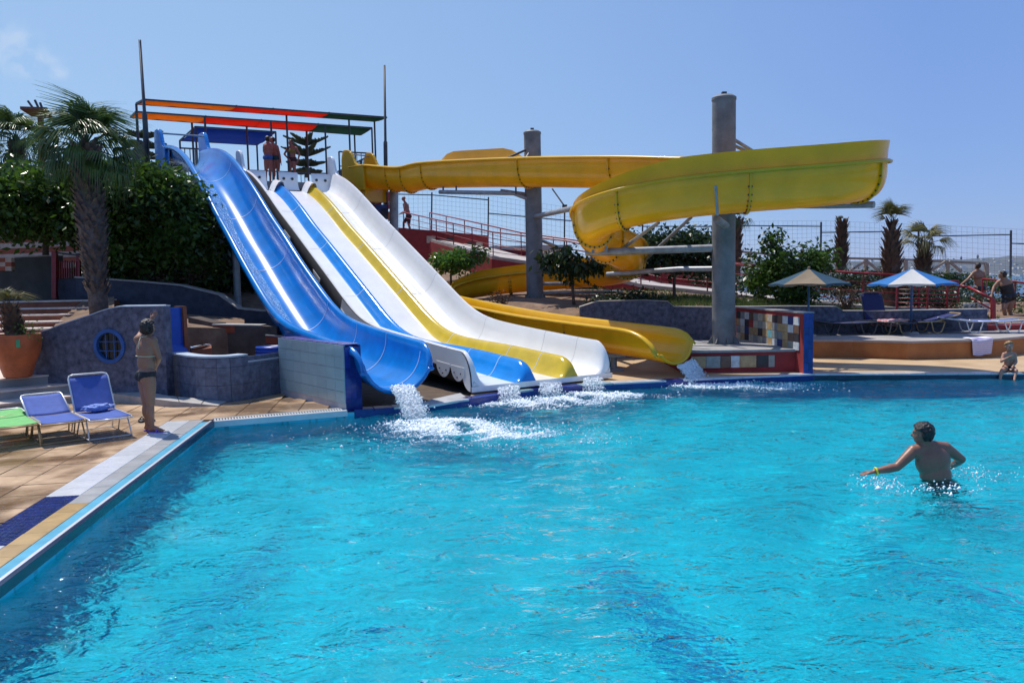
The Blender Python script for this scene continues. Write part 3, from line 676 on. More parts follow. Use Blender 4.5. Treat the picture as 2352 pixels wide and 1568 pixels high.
# ---- yellow flume
YC = catmull([Vector(p) for p in YP], 6)
GU = [0] * len(YC)     # height of the extra guard wall on the outer (left of travel) side
def yframes():
    fr = []
    for i, p in enumerate(YC):
        t = (YC[min(i + 1, len(YC) - 1)] - YC[max(i - 1, 0)]); th = Vector((t.x, t.y, 0)).normalized()
        side = Vector((th.y, -th.x, 0))      # right of travel
        fr.append((p, side, Z))
    return fr
YF = yframes(); NY = len(YC)
YR, YD = .44, .78
def ydep(i):  # rim height above the floor
    f_ = i / 6
    d = YD if f_ < 20 else YD - (YD - .60) * min(1, (f_ - 20) / 3)
    return d
def ysec(i):
    f_ = i / 6; d = ydep(i); rest = (NY - 1 - i) * .9 / 6; pts = []
    e = (NY - 1 - i) * .165
    cl_ = lambda e_, r_, dp: d - dp * (1 - math.sqrt(max(0, 1 - (1 - min(1, e_ / r_)) ** 2)))
    tn_, tf_ = cl_(e + .02, .95, .52), cl_(e + .02, .5, .30); wf = 1 + .12 * max(0, 1 - e / 1.5)
    n_ = 22
    for k in range(n_ + 1):
        a_ = math.pi * k / n_; x = -math.cos(a_) * YR; y = d - (max(0, math.sin(a_)) ** .62) * d
        y = min(y, tf_ if x < 0 else tn_)
        pts.append((x * wf, y))
    l, r_ = pts[0], pts[-1]
    return [(l[0] - .085, l[1] - .05), (l[0] - .105, l[1] - .01), (l[0] - .05, l[1] + .02)] + pts + [(r_[0] + .05, r_[1] + .02), (r_[0] + .105, r_[1] - .01), (r_[0] + .085, r_[1] - .05)]
yfl = empty('yellow_flume', (YP[0][0], YP[0][1], 0), 'long yellow half-pipe slide looping round two grey pillars', 'water slide')
mb = MB(); mb.sweep(YF, ysec); o = ob('channel', mb, M['yellow_grp'], yfl, smooth=True)
md = o.modifiers.new('thick', 'SOLIDIFY'); md.thickness = .025; md.offset = 0
def guard(i0, i1, hgt, side_, flat=False, lean=.04):
    mb = MB(); n_ = i1 - i0; fr = YF[i0:i1 + 1]
    def sec(k):
        t_ = k / n_; hh = (hgt if flat else hgt * (.98 + .02 * t_)) * min(1, t_ * (5 if flat else 9), (1 - t_) * (5 if flat else 3.2)); d = ydep(i0 + k); x = side_ * (YR - .03)
        return [(x, d + .01), (x + side_ * lean * .5, d + hh * .5), (x + side_ * lean, d + hh), (x + side_ * (lean + .04), d + hh), (x + side_ * (lean * .5 + .03), d + hh * .5), (x + side_ * .04, d + .01)]
    mb.sweep(fr, sec, closed=True, caps=True); return ob('guard_wall', mb, M['yellow_grp'], yfl, smooth='auto')
guard(6 * 3 + 5, 6 * 5 + 5, .42, -1, True)              # trapezoid screen above the straight
guard(6 * 9, 6 * 19 + 2, .41, -1)
guard(6 * 22, 6 * 29, .24, -1)
# joint flanges with bolts
fb = MB(); fb.ell((0, 0, 0), (.02, .02, .02), 6, 4); fb = mesh_of(fb, M['bolt'])
def flange(f_):
    i = int(f_ * 6); p, a, b = YF[i]; d = ydep(i); t = a.cross(b).normalized(); mb = MB(); n_ = 14
    inner = []; outer = []
    for k in range(n_ + 1):
        an = math.pi * k / n_; x = -math.cos(an) * YR; y = d - (max(0, math.sin(an)) ** .62) * d
        inner.append((x * 1.0, y)); nx_ = -math.cos(an); ny_ = -math.sin(an); outer.append((x + nx_ * .065, y + ny_ * .065))
    for k in range(n_):
        q = [p + a * inner[k][0] + b * inner[k][1], p + a * inner[k + 1][0] + b * inner[k + 1][1], p + a * outer[k + 1][0] + b * outer[k + 1][1], p + a * outer[k][0] + b * outer[k][1]]
        mb.slab(*[v - t * .02 for v in q], t * .04)
    o = ob('joint_flange', mb, M['yellow_grp'], yfl)
    for k in range(1, n_, 1):
        x, y = (inner[k][0] + outer[k][0]) / 2 * 1.0, (inner[k][1] + outer[k][1]) / 2
        for sg in (-1,): piece('bolt', fb, p + a * x + b * y + t * .03 * sg, o)
        piece('bolt', fb, p + a * x + b * y + t * .03, o)
for f_ in (2.2, 3.1, 4.1, 6.1, 7.7, 9.2, 11.2, 12.9, 15.0, 17.2, 18.8, 20.3, 22, 24, 26, 28.5, 31.6, 32.9): flange(f_)
# start humps
t0 = (YC[6] - YC[0]).normalized(); th0 = Vector((t0.x, t0.y, 0)).normalized(); sd0 = Vector((th0.y, -th0.x, 0)); py0 = YC[0]
for sg in (1, -1):
    mb = MB(); n_ = 20
    for k in range(n_):
        q = []
        for t_ in (k / n_, (k + 1) / n_):
            rise = 1 / (1 + math.exp((t_ - .52) * 15)); rise *= math.sqrt(max(0, 1 - max(0, .1 - t_) ** 2 * 80)); q.append((-.45 + 1.35 * t_, .78 + .62 * rise))
        mb.slab(py0 + th0 * q[0][0] + sd0 * sg * .42 + Z * -.12, py0 + th0 * q[1][0] + sd0 * sg * .42 + Z * -.12, py0 + th0 * q[1][0] + sd0 * sg * .42 + Z * q[1][1], py0 + th0 * q[0][0] + sd0 * sg * .42 + Z * q[0][1], sd0 * sg * .12)
    ob('hump_panel', mb, M['yellow_grp'], yfl, bevel=.03)
mb = MB(); mb.box(py0 + th0 * .2 + Z * -.25, (.9, 1.3, .5), rz=math.atan2(th0.y, th0.x) - math.pi / 2); ob('start_box', mb, M['yellow_grp'], yfl)
p_, a_, b_ = YF[-1]; mb = MB(); mb.tube([p_ + a_ * x + b_ * y for x, y in ysec(NY - 1)[2:-2]], .03, 8); ob('mouth_lip', mb, M['yellow_grp'], yfl, smooth=True)
mb = MB(); mb.tube([py0 + th0 * -.1 + sd0 * .45 + Z * 1.25, py0 + th0 * -.1 - sd0 * .45 + Z * 1.25], .025, 8); ob('grab_bar', mb, M['galv'], yfl)
# saddle under the last run
for f_ in (31.8, 33.6):
    p = YF[int(f_ * 6)][0]; mb = MB(); mb.tube([(p.x, p.y, .1), (p.x, p.y, p.z - .02)], .09, 10); mb.box((p.x, p.y, p.z - .05), (.5, .3, .08)); mb.box((p.x, p.y, .12), (.4, .4, .06)); ob('saddle', mb, M['galv'], yfl)

# ---- pillars
def pillar(x, y, z0, z1, r, label):
    t = empty('pillar', (x, y, z0), label, 'pillar', 'grey steel pillars carrying the yellow slide')
    mb = MB(); mb.tube([(x, y, z0), (x, y, z1)], r, 36); ob('shaft', mb, M['pillar'], t, smooth='auto')
    mb = MB(); mb.tube([(x, y, z1 - .02), (x, y, z1 + .035), (x, y, z1 + .08)], [r + .012, r + .012, r * .82], 36); ob('cap', mb, M['pillar'], t, smooth='auto')
    mb = MB(); mb.box((x, y, z1 + .12), (.1, .1, .08)); ob('cap_lug', mb, M['steel_dark'], t)
    mb = MB(); mb.tube([(x, y, z0), (x, y, z0 + .03)], r + .12, 24)
    for k in range(8):
        a_ = k * math.pi / 4; d = Vector((math.cos(a_), math.sin(a_), 0)); c = Vector((x, y, z0))
        mb.slab(c + d * r, c + d * (r + .1), c + d * (r + .1) + Z * .05, c + d * r + Z * .2, Vector((-d.y, d.x, 0)) * .02)
    ob('base_plate', mb, M['pillar'], t)
    for k, zz in enumerate((.22, .45, .68, .88)):   # weld seams round the shaft
        zc = z0 + (z1 - z0) * zz; mb = MB(); mb.tube([(x, y, zc), (x, y, zc + .012)], r + .006, 36, caps=False); ob('weld_seam', mb, M['pillar'], t)
    return t
PA = W(1228, 640, 24.0); PB_ = W(1662, 640, 17.9)
p1 = pillar(PA.x, PA.y, 1.45, W(1224, 300, 24.0).z - .09, .25, 'shorter grey pillar behind the straight part of the yellow slide')
p2 = pillar(PB_.x, PB_.y, .55, W(1664, 219, 17.9).z - .09, .255, 'taller grey pillar standing on the mosaic plinth in front')
def arm(parent, pts, r, m_='galv', name='arm'):
    mb = MB(); mb.tube(pts, r, 14); return ob(name, mb, M[m_], parent, smooth='auto')
def yfloor(f_): return YF[min(NY - 1, int(f_ * 6))]
c1 = Vector((PA.x, PA.y, 0)); c2 = Vector((PB_.x, PB_.y, 0))
# arms of the far pillar
e1 = W(1010, 441, 25.6); e2 = W(1180, 444, 23.9)
arm(p1, [e1, e2, Vector((c1.x, c1.y - .1, W(1228, 462, 24).z))], .065)
arm(p1, [W(1150, 438, 24.2), Vector((c1.x, c1.y, W(1228, 448, 24).z))], .05)
arm(p1, [c1 + Z * W(1228, 498, 24).z, W(1322, 477, 19.2)], .07)
arm(p1, [c1 + Z * W(1240, 545, 24).z, W(1300, 575, 24.6), W(1395, 640, 25.2)], .05)
for y_ in (652, 672): arm(p1, [c1 + Z * W(1240, y_, 24).z, W(1430 if y_ > 660 else 1390, y_ - 2, 24.4)], .05)
arm(p1, [W(1268, 433, 23.8), W(1297, 474, 24.0)], .022)
arm(p1, [W(1168, 362, 23.6), c1 + Z * W(1210, 338, 24).z], .035, 'steel_dark', 'brace')
arm(p1, [W(1205, 368, 23.4), W(1215, 352, 23.8)], .03, 'galv', 'brace')
for px_, py_, Y_0 in ((1018, 438, 25.5), (1048, 437, 25.2), (1185, 440, 23.8)):
    mb = MB(); q = W(px_, py_, Y_0); mb.bar(q - Z * .08, q + Z * .13, .05); ob('clamp', mb, M['steel_dark'], p1)
mb = MB(); q = W(1297, 476, 23.9); mb.box(q, (.14, .14, .14)); ob('clamp', mb, M['steel_dark'], p1)
# arms of the near pillar
arm(p2, [c2 + Z * W(1662, 569, 17.9).z, W(1345, 580, 18.6)], .085)
arm(p2, [c2 + Z * W(1662, 617, 17.9).z, W(1560, 618, 18.6), W(1395, 630, 20.4)], .06)
arm(p2, [W(1587, 499, 17.6), W(1480, 598, 20.8)], .04, name='brace')
arm(p2, [W(1513, 511, 17.5), W(1430, 570, 18.6)], .04, name='brace')
arm(p2, [c2 + Z * W(1662, 470, 17.9).z, W(1900, 472, 17.5), W(2008, 470, 16.8)], .07)
arm(p2, [c2 + Z * W(1662, 520, 17.9).z + Vector((0, -.2, 0)), W(1646, 503, 17.0)], .08)
arm(p2, [c2 + Z * W(1684, 306, 17.9).z, W(1740, 354, 18.6)], .04, 'galv', 'brace')
arm(p2, [c2 + Z * W(1684, 324, 17.9).z, W(1730, 354, 18.9)], .04, 'galv', 'brace')
for px_, py_, Y_0 in ((1945, 462, 17.4), (1979, 461, 17.3), (1362, 573, 18.3), (1392, 572, 18.3)):
    mb = MB(); q = W(px_, py_, Y_0); mb.bar(q - Z * .08, q + Z * .10, .06); ob('clamp', mb, M['galv'], p2)
mb = MB(); q = W(1645, 450, 16.2)
mb.bar(W(1644, 426, 16.12), W(1648, 494, 16.3), .05); ob('strap', mb, M['galv'], p2)
# ================================================================== COPING AND DECK TILES
nL = Vector((-dirL.y, dirL.x, 0))          # away from the pool along the left edge
if nL.x > 0: nL = -nL
cop = ob('pool_coping', (lambda mb: (mb.prism([ED[0] - dirL * 10, ED[1] + dirL * .1, ED[1] + dirL * .1 + nL * .8, ED[0] - dirL * 10 + nL * .8], .055, .085), mb)[1])(MB()), M['grout'], kind='structure')
def strip_prism(a, b, w0, w1, z0, z1, m_, name, parent=cop, nrm=None):
    d = (b - a).normalized(); nn = nrm or nL; mb = MB()
    mb.prism([a + nn * w0, b + nn * w0, b + nn * w1, a + nn * w1], z0, z1); return ob(name, mb, m_, parent)
Lend = ED[1]; Lbeg = ED[0] - dirL * 4
strip_prism(Lbeg, Lend, -.02, .02, .03, .112, M['tile_black'], 'edge_band')
strip_prism(Lbeg, Lend, .02, .05, .03, .118, M['tile_white'], 'edge_band')
strip_prism(Lbeg, Lend, .05, .17, .03, .100, M['tile_aqua'], 'overflow_channel')
def tile_me(w_, h_, t_, m_, bev=.004):
    mb = MB(); x, y = w_ / 2 - bev, h_ / 2 - bev
    vs = [(-x - bev, -y - bev, 0), (x + bev, -y - bev, 0), (x + bev, y + bev, 0), (-x - bev, y + bev, 0), (-x - bev, -y - bev, t_ - bev), (x + bev, -y - bev, t_ - bev), (x + bev, y + bev, t_ - bev), (-x - bev, y + bev, t_ - bev), (-x, -y, t_), (x, -y, t_), (x, y, t_), (-x, y, t_)]
    mb.add(vs, [(8, 9, 10, 11), (4, 5, 9, 8), (5, 6, 10, 9), (6, 7, 11, 10), (7, 4, 8, 11), (0, 1, 5, 4), (1, 2, 6, 5), (2, 3, 7, 6), (3, 0, 4, 7)])
    return mesh_of(mb, m_)
angL = math.atan2(dirL.y, dirL.x) - math.pi / 2
Ltot = (Lend - ED[0]).length
tm = {}
def tmesh(w_, h_, t_, k):
    key = (w_, h_, t_, k)
    if key not in tm: tm[key] = tile_me(w_, h_, t_, M[k])
    return tm[key]
def along(y):      # distance along the left edge at depth y
    return (y - ED[0].y) / dirL.y
s_ = -3.0
while s_ < Ltot + .05:
    c = ED[0] + dirL * (s_ + .15); y = c.y
    k2 = 'tile_white' if y > 7.8 or y < 6.2 else None
    k1 = 'tile_grey' if y > 9.0 else ('tile_tan' if y < 7.4 else 'tile_grey')
    piece('tile', tmesh(.195, .295, .03, k1), c + nL * .272 + Z * .076, cop, (rnd.gauss(0, .003), rnd.gauss(0, .003), angL))
    if k2: piece('tile', tmesh(.315, .295, .03, k2), c + nL * .532 + Z * (.077 + rnd.uniform(0, .002)), cop, (rnd.gauss(0, .003), rnd.gauss(0, .003), angL))
    s_ += .3
s_ = along(6.2) + .02
while s_ < along(7.85):
    c = ED[0] + dirL * s_
    for q in range(6): piece('tile', tmesh(.049, .096, .03, 'tile_navy'), c + nL * (.40 + .053 * q) + Z * .076, cop, (rnd.gauss(0, .012), rnd.gauss(0, .012), angL))
    s_ += .1
# terracotta slabs
def poly_in(p, poly_):
    ins = False; j = len(poly_) - 1
    for i in range(len(poly_)):
        a, b = poly_[i], poly_[j]
        if (a.y > p.y) != (b.y > p.y) and p.x < (b.x - a.x) * (p.y - a.y) / (b.y - a.y) + a.x: ins = not ins
        j = i
    return ins
WA = G(645, 903, .1); WB = G(795, 941, .1)        # foot of the dividing wall
deck_poly = [ED[0] - dirL * 2 + nL * .70, ED[1] + nL * .70, ED[1] + Vector((.15, .28, 0)), ED[2] + Vector((-.1, .3, 0)), WB + Vector((0, .1, 0)), WA, Vector((-3.9, 16.6, 0)), Vector((-14, 17.4, 0)), Vector((-14, 2, 0))]
cnt = 0; TS = .46
for i in range(0, 26):
    for j in range(-8, 32):
        c = ED[0] + nL * (.70 + TS * (i + .5)) + dirL * (TS * j)
        if i >= 0 and poly_in(c, deck_poly) and c.y < 16.3 and abs(c.x / c.y) < .70:
            piece('slab', tmesh(TS - .014, TS - .014, .034, 'deck'), Vector((c.x, c.y, .064 + rnd.uniform(-.002, .002))), deck, (rnd.gauss(0, .003), rnd.gauss(0, .003), angL + rnd.gauss(0, .003))); cnt += 1
for i in range(-12, 0):
    for j in range(-8, 32):
        c = ED[0] + nL * (.70 + TS * (i + .5)) + dirL * (TS * j)
        if poly_in(c, deck_poly) and c.y > ED[1].y + .3:
            piece('slab', tmesh(TS - .014, TS - .014, .034, 'deck'), Vector((c.x, c.y, .064)), deck, (0, 0, angL))
# grating between the corner and the dividing wall
gd = (ED[2] - ED[1]); gl_ = gd.length; gd.normalize(); gn = Vector((-gd.y, gd.x, 0))
strip_prism(ED[1], ED[2], -.03, .06, .02, .108, M['tile_white'], 'edge_band', nrm=gn)
gr = empty('drain_grating', (ED[1].x, ED[1].y, .08), 'white slatted overflow grating along the pool edge before the dividing wall', 'drain grating')
mb = MB(); mb.prism([ED[1] + gn * .06, ED[2] + gn * .06, ED[2] + gn * .24, ED[1] + gn * .24], .05, .075); ob('tray', mb, M['bolt'], gr)
mb = MB(); mb.box((0, 0, 0), (.022, .17, .02)); slm = mesh_of(mb, M['alu']); k = 0
ga = math.atan2(gd.y, gd.x)
while k * .042 < gl_ - .05:
    piece('slat', slm, ED[1] + gd * (.03 + k * .042) + gn * .15 + Z * .093, gr, (0, 0, ga)); k += 1
mb = MB(); mb.prism([ED[1] + gn * .24, ED[2] + gn * .24, ED[2] + gn * .34, ED[1] + gn * .34], .05, .104); ob('rim', mb, M['tile_grey'], gr)
# coping behind the slides and along the far side
for k in range(2, len(ED) - 1):
    a, b = ED[k], ED[k + 1]
    if k == 2:
        a = ED[2] + (ED[3] - ED[2]) * .15
    d = (b - a); L = d.length; d.normalize(); nn = Vector((-d.y, d.x, 0))
    kinds = {2: ['tile_cobalt'], 3: ['tile_white'], 4: ['tile_cobalt', 'tile_aqua'], 5: ['tile_cobalt', 'tile_aqua'], 6: ['tile_white', 'tile_cobalt'], 7: ['tile_white'], 8: ['tile_white']}[k]
    n_ = max(1, int(L / .3)); st = L / n_; aa = math.atan2(d.y, d.x)
    for i in range(n_):
        kk = kinds[(i // 3) % len(kinds)]; me_ = tmesh(round(st - .008, 3), .25, .045, kk if kk != 'tile_aqua' else 'tile_pale')
        piece('tile', me_, a + d * (st * (i + .5)) + nn * .12 + Z * .062, cop, (0, 0, aa))
    mb = MB(); mb.slab(a - nn * .01 + Z * -.12, b - nn * .01 + Z * -.12, b - nn * .01 + Z * .075, a - nn * .01 + Z * .075, nn * .02)
    ob('edge_band', mb, M['tile_cobalt' if k < 8 else 'tile_black'], cop)
# white and yellow mats on the deck tip under the slides
mb = MB(); mb.prism([ED[3] + Vector((.55, .12, 0)), ED[4] + Vector((-.02, .05, 0)), ED[4] + Vector((-.2, .75, 0)), ED[3] + Vector((.5, .75, 0))], .07, .106); ob('edge_slab', mb, M['tile_white'], cop)

# ================================================================== DIVIDING WALL
dwa = WA; dwb = WB; dd = (dwb - dwa).normalized(); L = (dwb - dwa).length; dn = Vector((dd.y, -dd.x, 0)) * -1   # towards the slides
if dn.x < 0: dn = -dn
dw = empty('dividing_wall', (dwa.x, dwa.y, .07), 'low wall faced in pale blue tiles with a dark blue tiled end at the water', 'wall')
H1 = 1.06
mb = MB(); mb.prism([dwa, dwb, dwb + dn * .28, dwa + dn * .28], -.2, H1 - .03); ob('core', mb, M['grout_pale'], dw)
wx, wz = 8, 5; tw = L / wx; th_ = (H1 - .12) / wz; aw = math.atan2(dd.y, dd.x)
mb = MB(); me_ = tile_me(tw - .006, th_ - .006, .012, M['tile_pale'], .002)
for i in range(wx):
    for j in range(wz):
        c = dwa + dd * (tw * (i + .5)) + Z * (.11 + th_ * (j + .5) - .02); o = piece('tile', me_, c, dw); o.rotation_euler = (R(90), 0, aw)
me_ = tile_me(.094, .165, .012, M['tile_cobalt'], .003); me3 = tile_me(.165, .165, .012, M['tile_cobalt'], .003)
ae = math.atan2(dn.y, dn.x)
for j in range(7):
    for i in range(3):
        c = dwb + dn * (.05 + .093 * i) + Z * (-.02 + .165 * j - .06); o = piece('tile', me_, c, dw); o.rotation_euler = (R(90), 0, ae)
me4 = tile_me(.15, .094, .014, M['tile_mauve'], .004)
for i in range(13):
    for q in range(3):
        c = dwa + dd * (.08 + (L - .1) * (i + .5) / 13) + dn * (.05 + .093 * q) + Z * (H1 - .03); o = piece('coping_tile', me4, c, dw); o.rotation_euler = (0, 0, aw)
mb = MB(); mb.slab(dwb + dn * .281 + Z * -.2, dwb - dd * 1.4 + dn * .281 + Z * -.2, dwb - dd * 1.4 + dn * .281 + Z * (H1 - .04), dwb + dn * .281 + Z * (H1 - .04), dn * .012); ob('rear_face', mb, M['tile_cobalt'], dw)

# ================================================================== LEFT: PORTHOLE WALL
pw = empty('porthole_wall', G(250, 884, .3), 'mottled blue wall with a curved top and a round blue-ringed window', 'wall')
Wl = [(G(40, 860, .3)), (G(250, 884, .3)), (G(385, 908, .2))]
tops = [(36, 774), (64, 771), (87, 765), (110, 758), (150, 743), (180, 733), (212, 723), (230, 716), (250, 710), (265, 707), (280, 705), (325, 704.5), (374, 704)]
def on_wall(px_, py_, a, b):   # point on the vertical plane through a-b seen at a surveyed pixel
    d = ray(px_, py_); e = b - a; nx_, ny_ = -e.y, e.x
    t = ((a.x - CAM.x) * nx_ + (a.y - CAM.y) * ny_) / (d.x * nx_ + d.y * ny_); return CAM + d * t
wa, wb = W(40, 860, 14.5), W(385, 908, 13.98)
pts = [on_wall(x, y, wa, wb) for x, y in tops]
wn = Vector((-(wb - wa).y, (wb - wa).x, 0)).normalized()
if wn.y < 0: wn = -wn
pc = on_wall(252, 795, wa, wb); prad = .30; wd_ = (wb - wa).normalized(); wd_ = Vector((wd_.x, wd_.y, 0)).normalized()
bm = bmesh.new()
outline = [Vector((p.x, p.y, p.z)) for p in pts]; outline = [Vector((outline[0].x, outline[0].y, 0))] + outline + [Vector((outline[-1].x, outline[-1].y, 0))]
def fill_face(outl, hole=None):
    bm = bmesh.new(); es = []
    for loop in [outl] + ([hole] if hole else []):
        vv = [bm.verts.new(p) for p in loop]
        es += [bm.edges.new((vv[i], vv[(i + 1) % len(vv)])) for i in range(len(vv))]
    bmesh.ops.triangle_fill(bm, edges=es, use_beauty=True, use_dissolve=False)
    bm.verts.index_update(); mb = MB(); mb.add([v.co.copy() for v in bm.verts], [tuple(v.index for v in f.verts) for f in bm.faces]); bm.free(); return mb
hole = [pc + wd_ * (prad * math.cos(t)) + Z * (prad * math.sin(t)) for t in [2 * math.pi * k / 28 for k in range(28)]]
mb = fill_face(outline, hole); front = list(mb.v); ff = list(mb.f)
mb2 = MB(); mb2.add(front, ff); mb2.add([Vector(v) + wn * .22 for v in front], [tuple(reversed(f)) for f in ff])
for loop in (outline, hole):
    for i in range(len(loop)):
        a, b = loop[i], loop[(i + 1) % len(loop)]; mb2.add([a, b, b + wn * .22, a + wn * .22], [(0, 1, 2, 3)])
ob('wall_body', mb2, M['stone_blue'], pw)
mb = MB(); mb.tube([p + wn * .11 + Z * .012 for p in pts], .02, 6)
for a, b in zip(pts, pts[1:]): mb.slab(a + Z * .002 - wn * .01, b + Z * .002 - wn * .01, b + Z * .002 + wn * .23, a + Z * .002 + wn * .23, Z * .018)
ob('wall_coping', mb, M['coping_pale'], pw)
win = MB(); n_ = 32
for k in range(n_):
    a0, a1 = 2 * math.pi * k / n_, 2 * math.pi * (k + 1) / n_
    q = [pc + wd_ * (r_ * math.cos(t)) + Z * (r_ * math.sin(t)) - wn * .03 for t in (a0, a1) for r_ in (prad - .055, prad + .01)]
    win.slab(q[0], q[1], q[3], q[2], wn * .09)
winp = ob('window', win, M['ring_blue'], pw)
mb = MB(); mb.tube([pc + wn * .05, pc + wn * .055], prad - .04, 28); ob('pane', mb, M['glass_dark'], winp)
mb = MB()
for f_ in (-.33, .33):
    hh = math.sqrt(1 - f_ * f_) * (prad - .05)
    mb.bar(pc + wd_ * f_ * .25 - Z * hh + wn * .01, pc + wd_ * f_ * .25 + Z * hh + wn * .01, .014); mb.bar(pc + Z * f_ * .25 - wd_ * hh + wn * .012, pc + Z * f_ * .25 + wd_ * hh + wn * .012, .014)
ob('muntin', mb, M['ring_blue'], winp)
# ledge in front of the wall
lg = [G(122, 874, .26), G(250, 884, .3), G(385, 908, .22), G(520, 921, .12), G(500, 931, .11), G(395, 921, .2), G(256, 903, .25), G(160, 893, .25)]
ldg = empty('wall_ledge', (lg[0].x, lg[0].y, .07), 'low pale stone ledge at the foot of the blue porthole wall', 'ledge')
mb = MB(); mb.prism(lg, .06, [p.z for p in lg]); ob('top_slab', mb, M['ledge'], ldg)
mb = MB()
for t_ in (.18, .36, .54, .72, .88):
    def pl(A, t):
        n_ = len(A) - 1; f_ = t * n_; i = min(n_ - 1, int(f_)); return A[i].lerp(A[i + 1], f_ - i)
    a = pl(lg[:4], t_); b = pl(list(reversed(lg[4:])), t_); mb.bar(a + Z * .002, b + Z * .002, .012, .004)
ob('joint', mb, M['grout'], ldg)

# ---- curved low tiled wall of the paddling basin
cv = [G(387, 907, .1), G(450, 922, .1), G(525, 923, .1), G(595, 912, .1), G(662, 899, .1)]
cv = catmull([Vector((p.x, p.y, 0)) for p in cv], 6)
def ctop(p):
    x_img = 1176 + F * p.x / p.y; return .90 if x_img < 566 else .78
bw = empty('basin_wall', (cv[0].x, cv[0].y, .07), 'low curved wall clad in upright slate blue tiles below the blue panel', 'wall')
def cnorm(i):
    t = (cv[min(i + 1, len(cv) - 1)] - cv[max(i - 1, 0)]).normalized(); n_ = Vector((-t.y, t.x, 0)); return n_ if n_.y > 0 else -n_
mb = MB()
for i in range(len(cv) - 1):
    n0, n1 = cnorm(i), cnorm(i + 1); t_ = ctop((cv[i] + cv[i + 1]) / 2)
    mb.prism([cv[i] + n0 * .012, cv[i + 1] + n1 * .012, cv[i + 1] + n1 * .22, cv[i] + n0 * .22], 0, t_ - .03)
ob('core', mb, M['stone_dark'], bw)
cl = [0]
for a, b in zip(cv, cv[1:]): cl.append(cl[-1] + (b - a).length)
def cpt(s_):
    for i in range(len(cv) - 1):
        if s_ <= cl[i + 1]: return cv[i].lerp(cv[i + 1], (s_ - cl[i]) / (cl[i + 1] - cl[i])), (cv[i + 1] - cv[i]).normalized()
    return cv[-1], (cv[-1] - cv[-2]).normalized()
tw = .215; s_ = tw / 2
tile_s = {h_: tile_me(tw + .001, h_ - .004, .014, M['tile_slate'], .003) for h_ in (.16, .31)}
while s_ < cl[-1]:
    p, t = cpt(s_); tp = ctop(p); zz = .08; a_ = math.atan2(t.y, t.x)
    while zz < tp - .06:
        h_ = .31 if zz + .31 < tp else .16
        o = piece('tile', tile_s[h_], p + Z * (zz + h_ / 2) + Vector((t.y, -t.x, 0)) * -.0, bw); o.rotation_euler = (R(90), 0, a_); zz += h_
        if h_ == .16: break
    s_ += tw
mb = MB()
for i in range(len(cv) - 1):
    n0, n1 = cnorm(i), cnorm(i + 1); t_ = ctop((cv[i] + cv[i + 1]) / 2)
    mb.prism([cv[i] - n0 * .02, cv[i + 1] - n1 * .02, cv[i + 1] + n1 * .24, cv[i] + n0 * .24], t_ - .03, t_)
ob('wall_coping', mb, M['coping_pale'], bw)
# basin floor, inner rim
mb = MB(); False and mb.prism([G(566, 826, .8), G(600, 820, .8), G(634, 824, .8), G(646, 822, .8), G(655, 812, .8), G(590, 812, .8)], .3, .79)

# ---- blue slide panel with orange cheeks
q0 = W(378, 812, 14.55); q1 = W(427, 806, 14.9); z0, z1 = .7, W(400, 704.5, 14.6).z
fo = empty('fountain_slide', (q0.x, q0.y, .07), 'upright blue panel between orange cheeks beside the porthole wall', 'small slide')
pd = Vector((q1.x - q0.x, q1.y - q0.y, 0)); pl_ = pd.length; pd.normalize(); pn = Vector((-pd.y, pd.x, 0))
b0 = Vector((q0.x, q0.y, 0))
mb = MB(); mb.slab(b0 + pd * .05 + Z * z0, b0 + pd * (pl_ - .05) + Z * z0, b0 + pd * (pl_ - .05) + Z * (z1 - .02), b0 + pd * .05 + Z * (z1 - .02), pn * .1); ob('panel', mb, M['panel_blue'], fo)
for w0, w1 in ((-.02, .05), (pl_ - .05, pl_ + .02)):
    mb = MB(); mb.slab(b0 + pd * w0 + Z * .3 - pn * .06, b0 + pd * w1 + Z * .3 - pn * .06, b0 + pd * w1 + Z * z1 - pn * .06, b0 + pd * w0 + Z * z1 - pn * .06, pn * .3); ob('cheek', mb, M['riser'], fo)
mb = MB(); n_ = 8
for k in range(n_):
    t0_, t1_ = k / n_, (k + 1) / n_
    f_ = lambda t: (pn * -(t * .55) + Z * (z0 + .35 * (1 - t) ** 2.2 - .02))
    mb.slab(b0 + pd * .05 + f_(t0_), b0 + pd * (pl_ - .05) + f_(t0_), b0 + pd * (pl_ - .05 + .25 * t1_) + f_(t1_), b0 + pd * (.05) + f_(t1_), Z * -.03)
ob('run_out', mb, M['panel_blue'], fo)
mb = MB(); mb.prism([G(440, 806, .92), G(486, 800, .92), G(485, 790, .98), G(436, 796, .98)], .3, [.93, .93, .97, .97]); ob('side_block', mb, M['riser'], fo)
mb = MB(); mb.prism([G(436, 796, .99), G(484, 790, .99), G(474, 794, .96), G(440, 802, .96)], .975, .995); ob('block_cap', mb, M['coping_pale'], fo)

# ---- dark terraces behind, with orange bands
tb = empty('planter_terrace', W(520, 800, 16.8).xy.to_3d(), 'shaded beige terrace wall with an orange band under the slides', 'wall')
def vwall(pa, pb, ya, yb, top_a, top_b, zb, th, m_, name, parent):
    a = W(pa, top_a, ya); b = W(pb, top_b, yb); mb = MB(); d = Vector((b.x - a.x, b.y - a.y, 0)).normalized(); n_ = Vector((-d.y, d.x, 0)); n_ = n_ if n_.y > 0 else -n_
    mb.prism([(a.x, a.y), (b.x, b.y), (b.x + n_.x * th, b.y + n_.y * th), (a.x + n_.x * th, a.y + n_.y * th)], zb, [a.z, b.z, b.z, a.z]); return ob(name, mb, m_, parent)
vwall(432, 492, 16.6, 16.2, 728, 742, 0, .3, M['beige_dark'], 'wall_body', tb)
vwall(490, 636, 16.2, 16.05, 746, 750, 0, .3, M['beige_dark'], 'wall_body', tb)
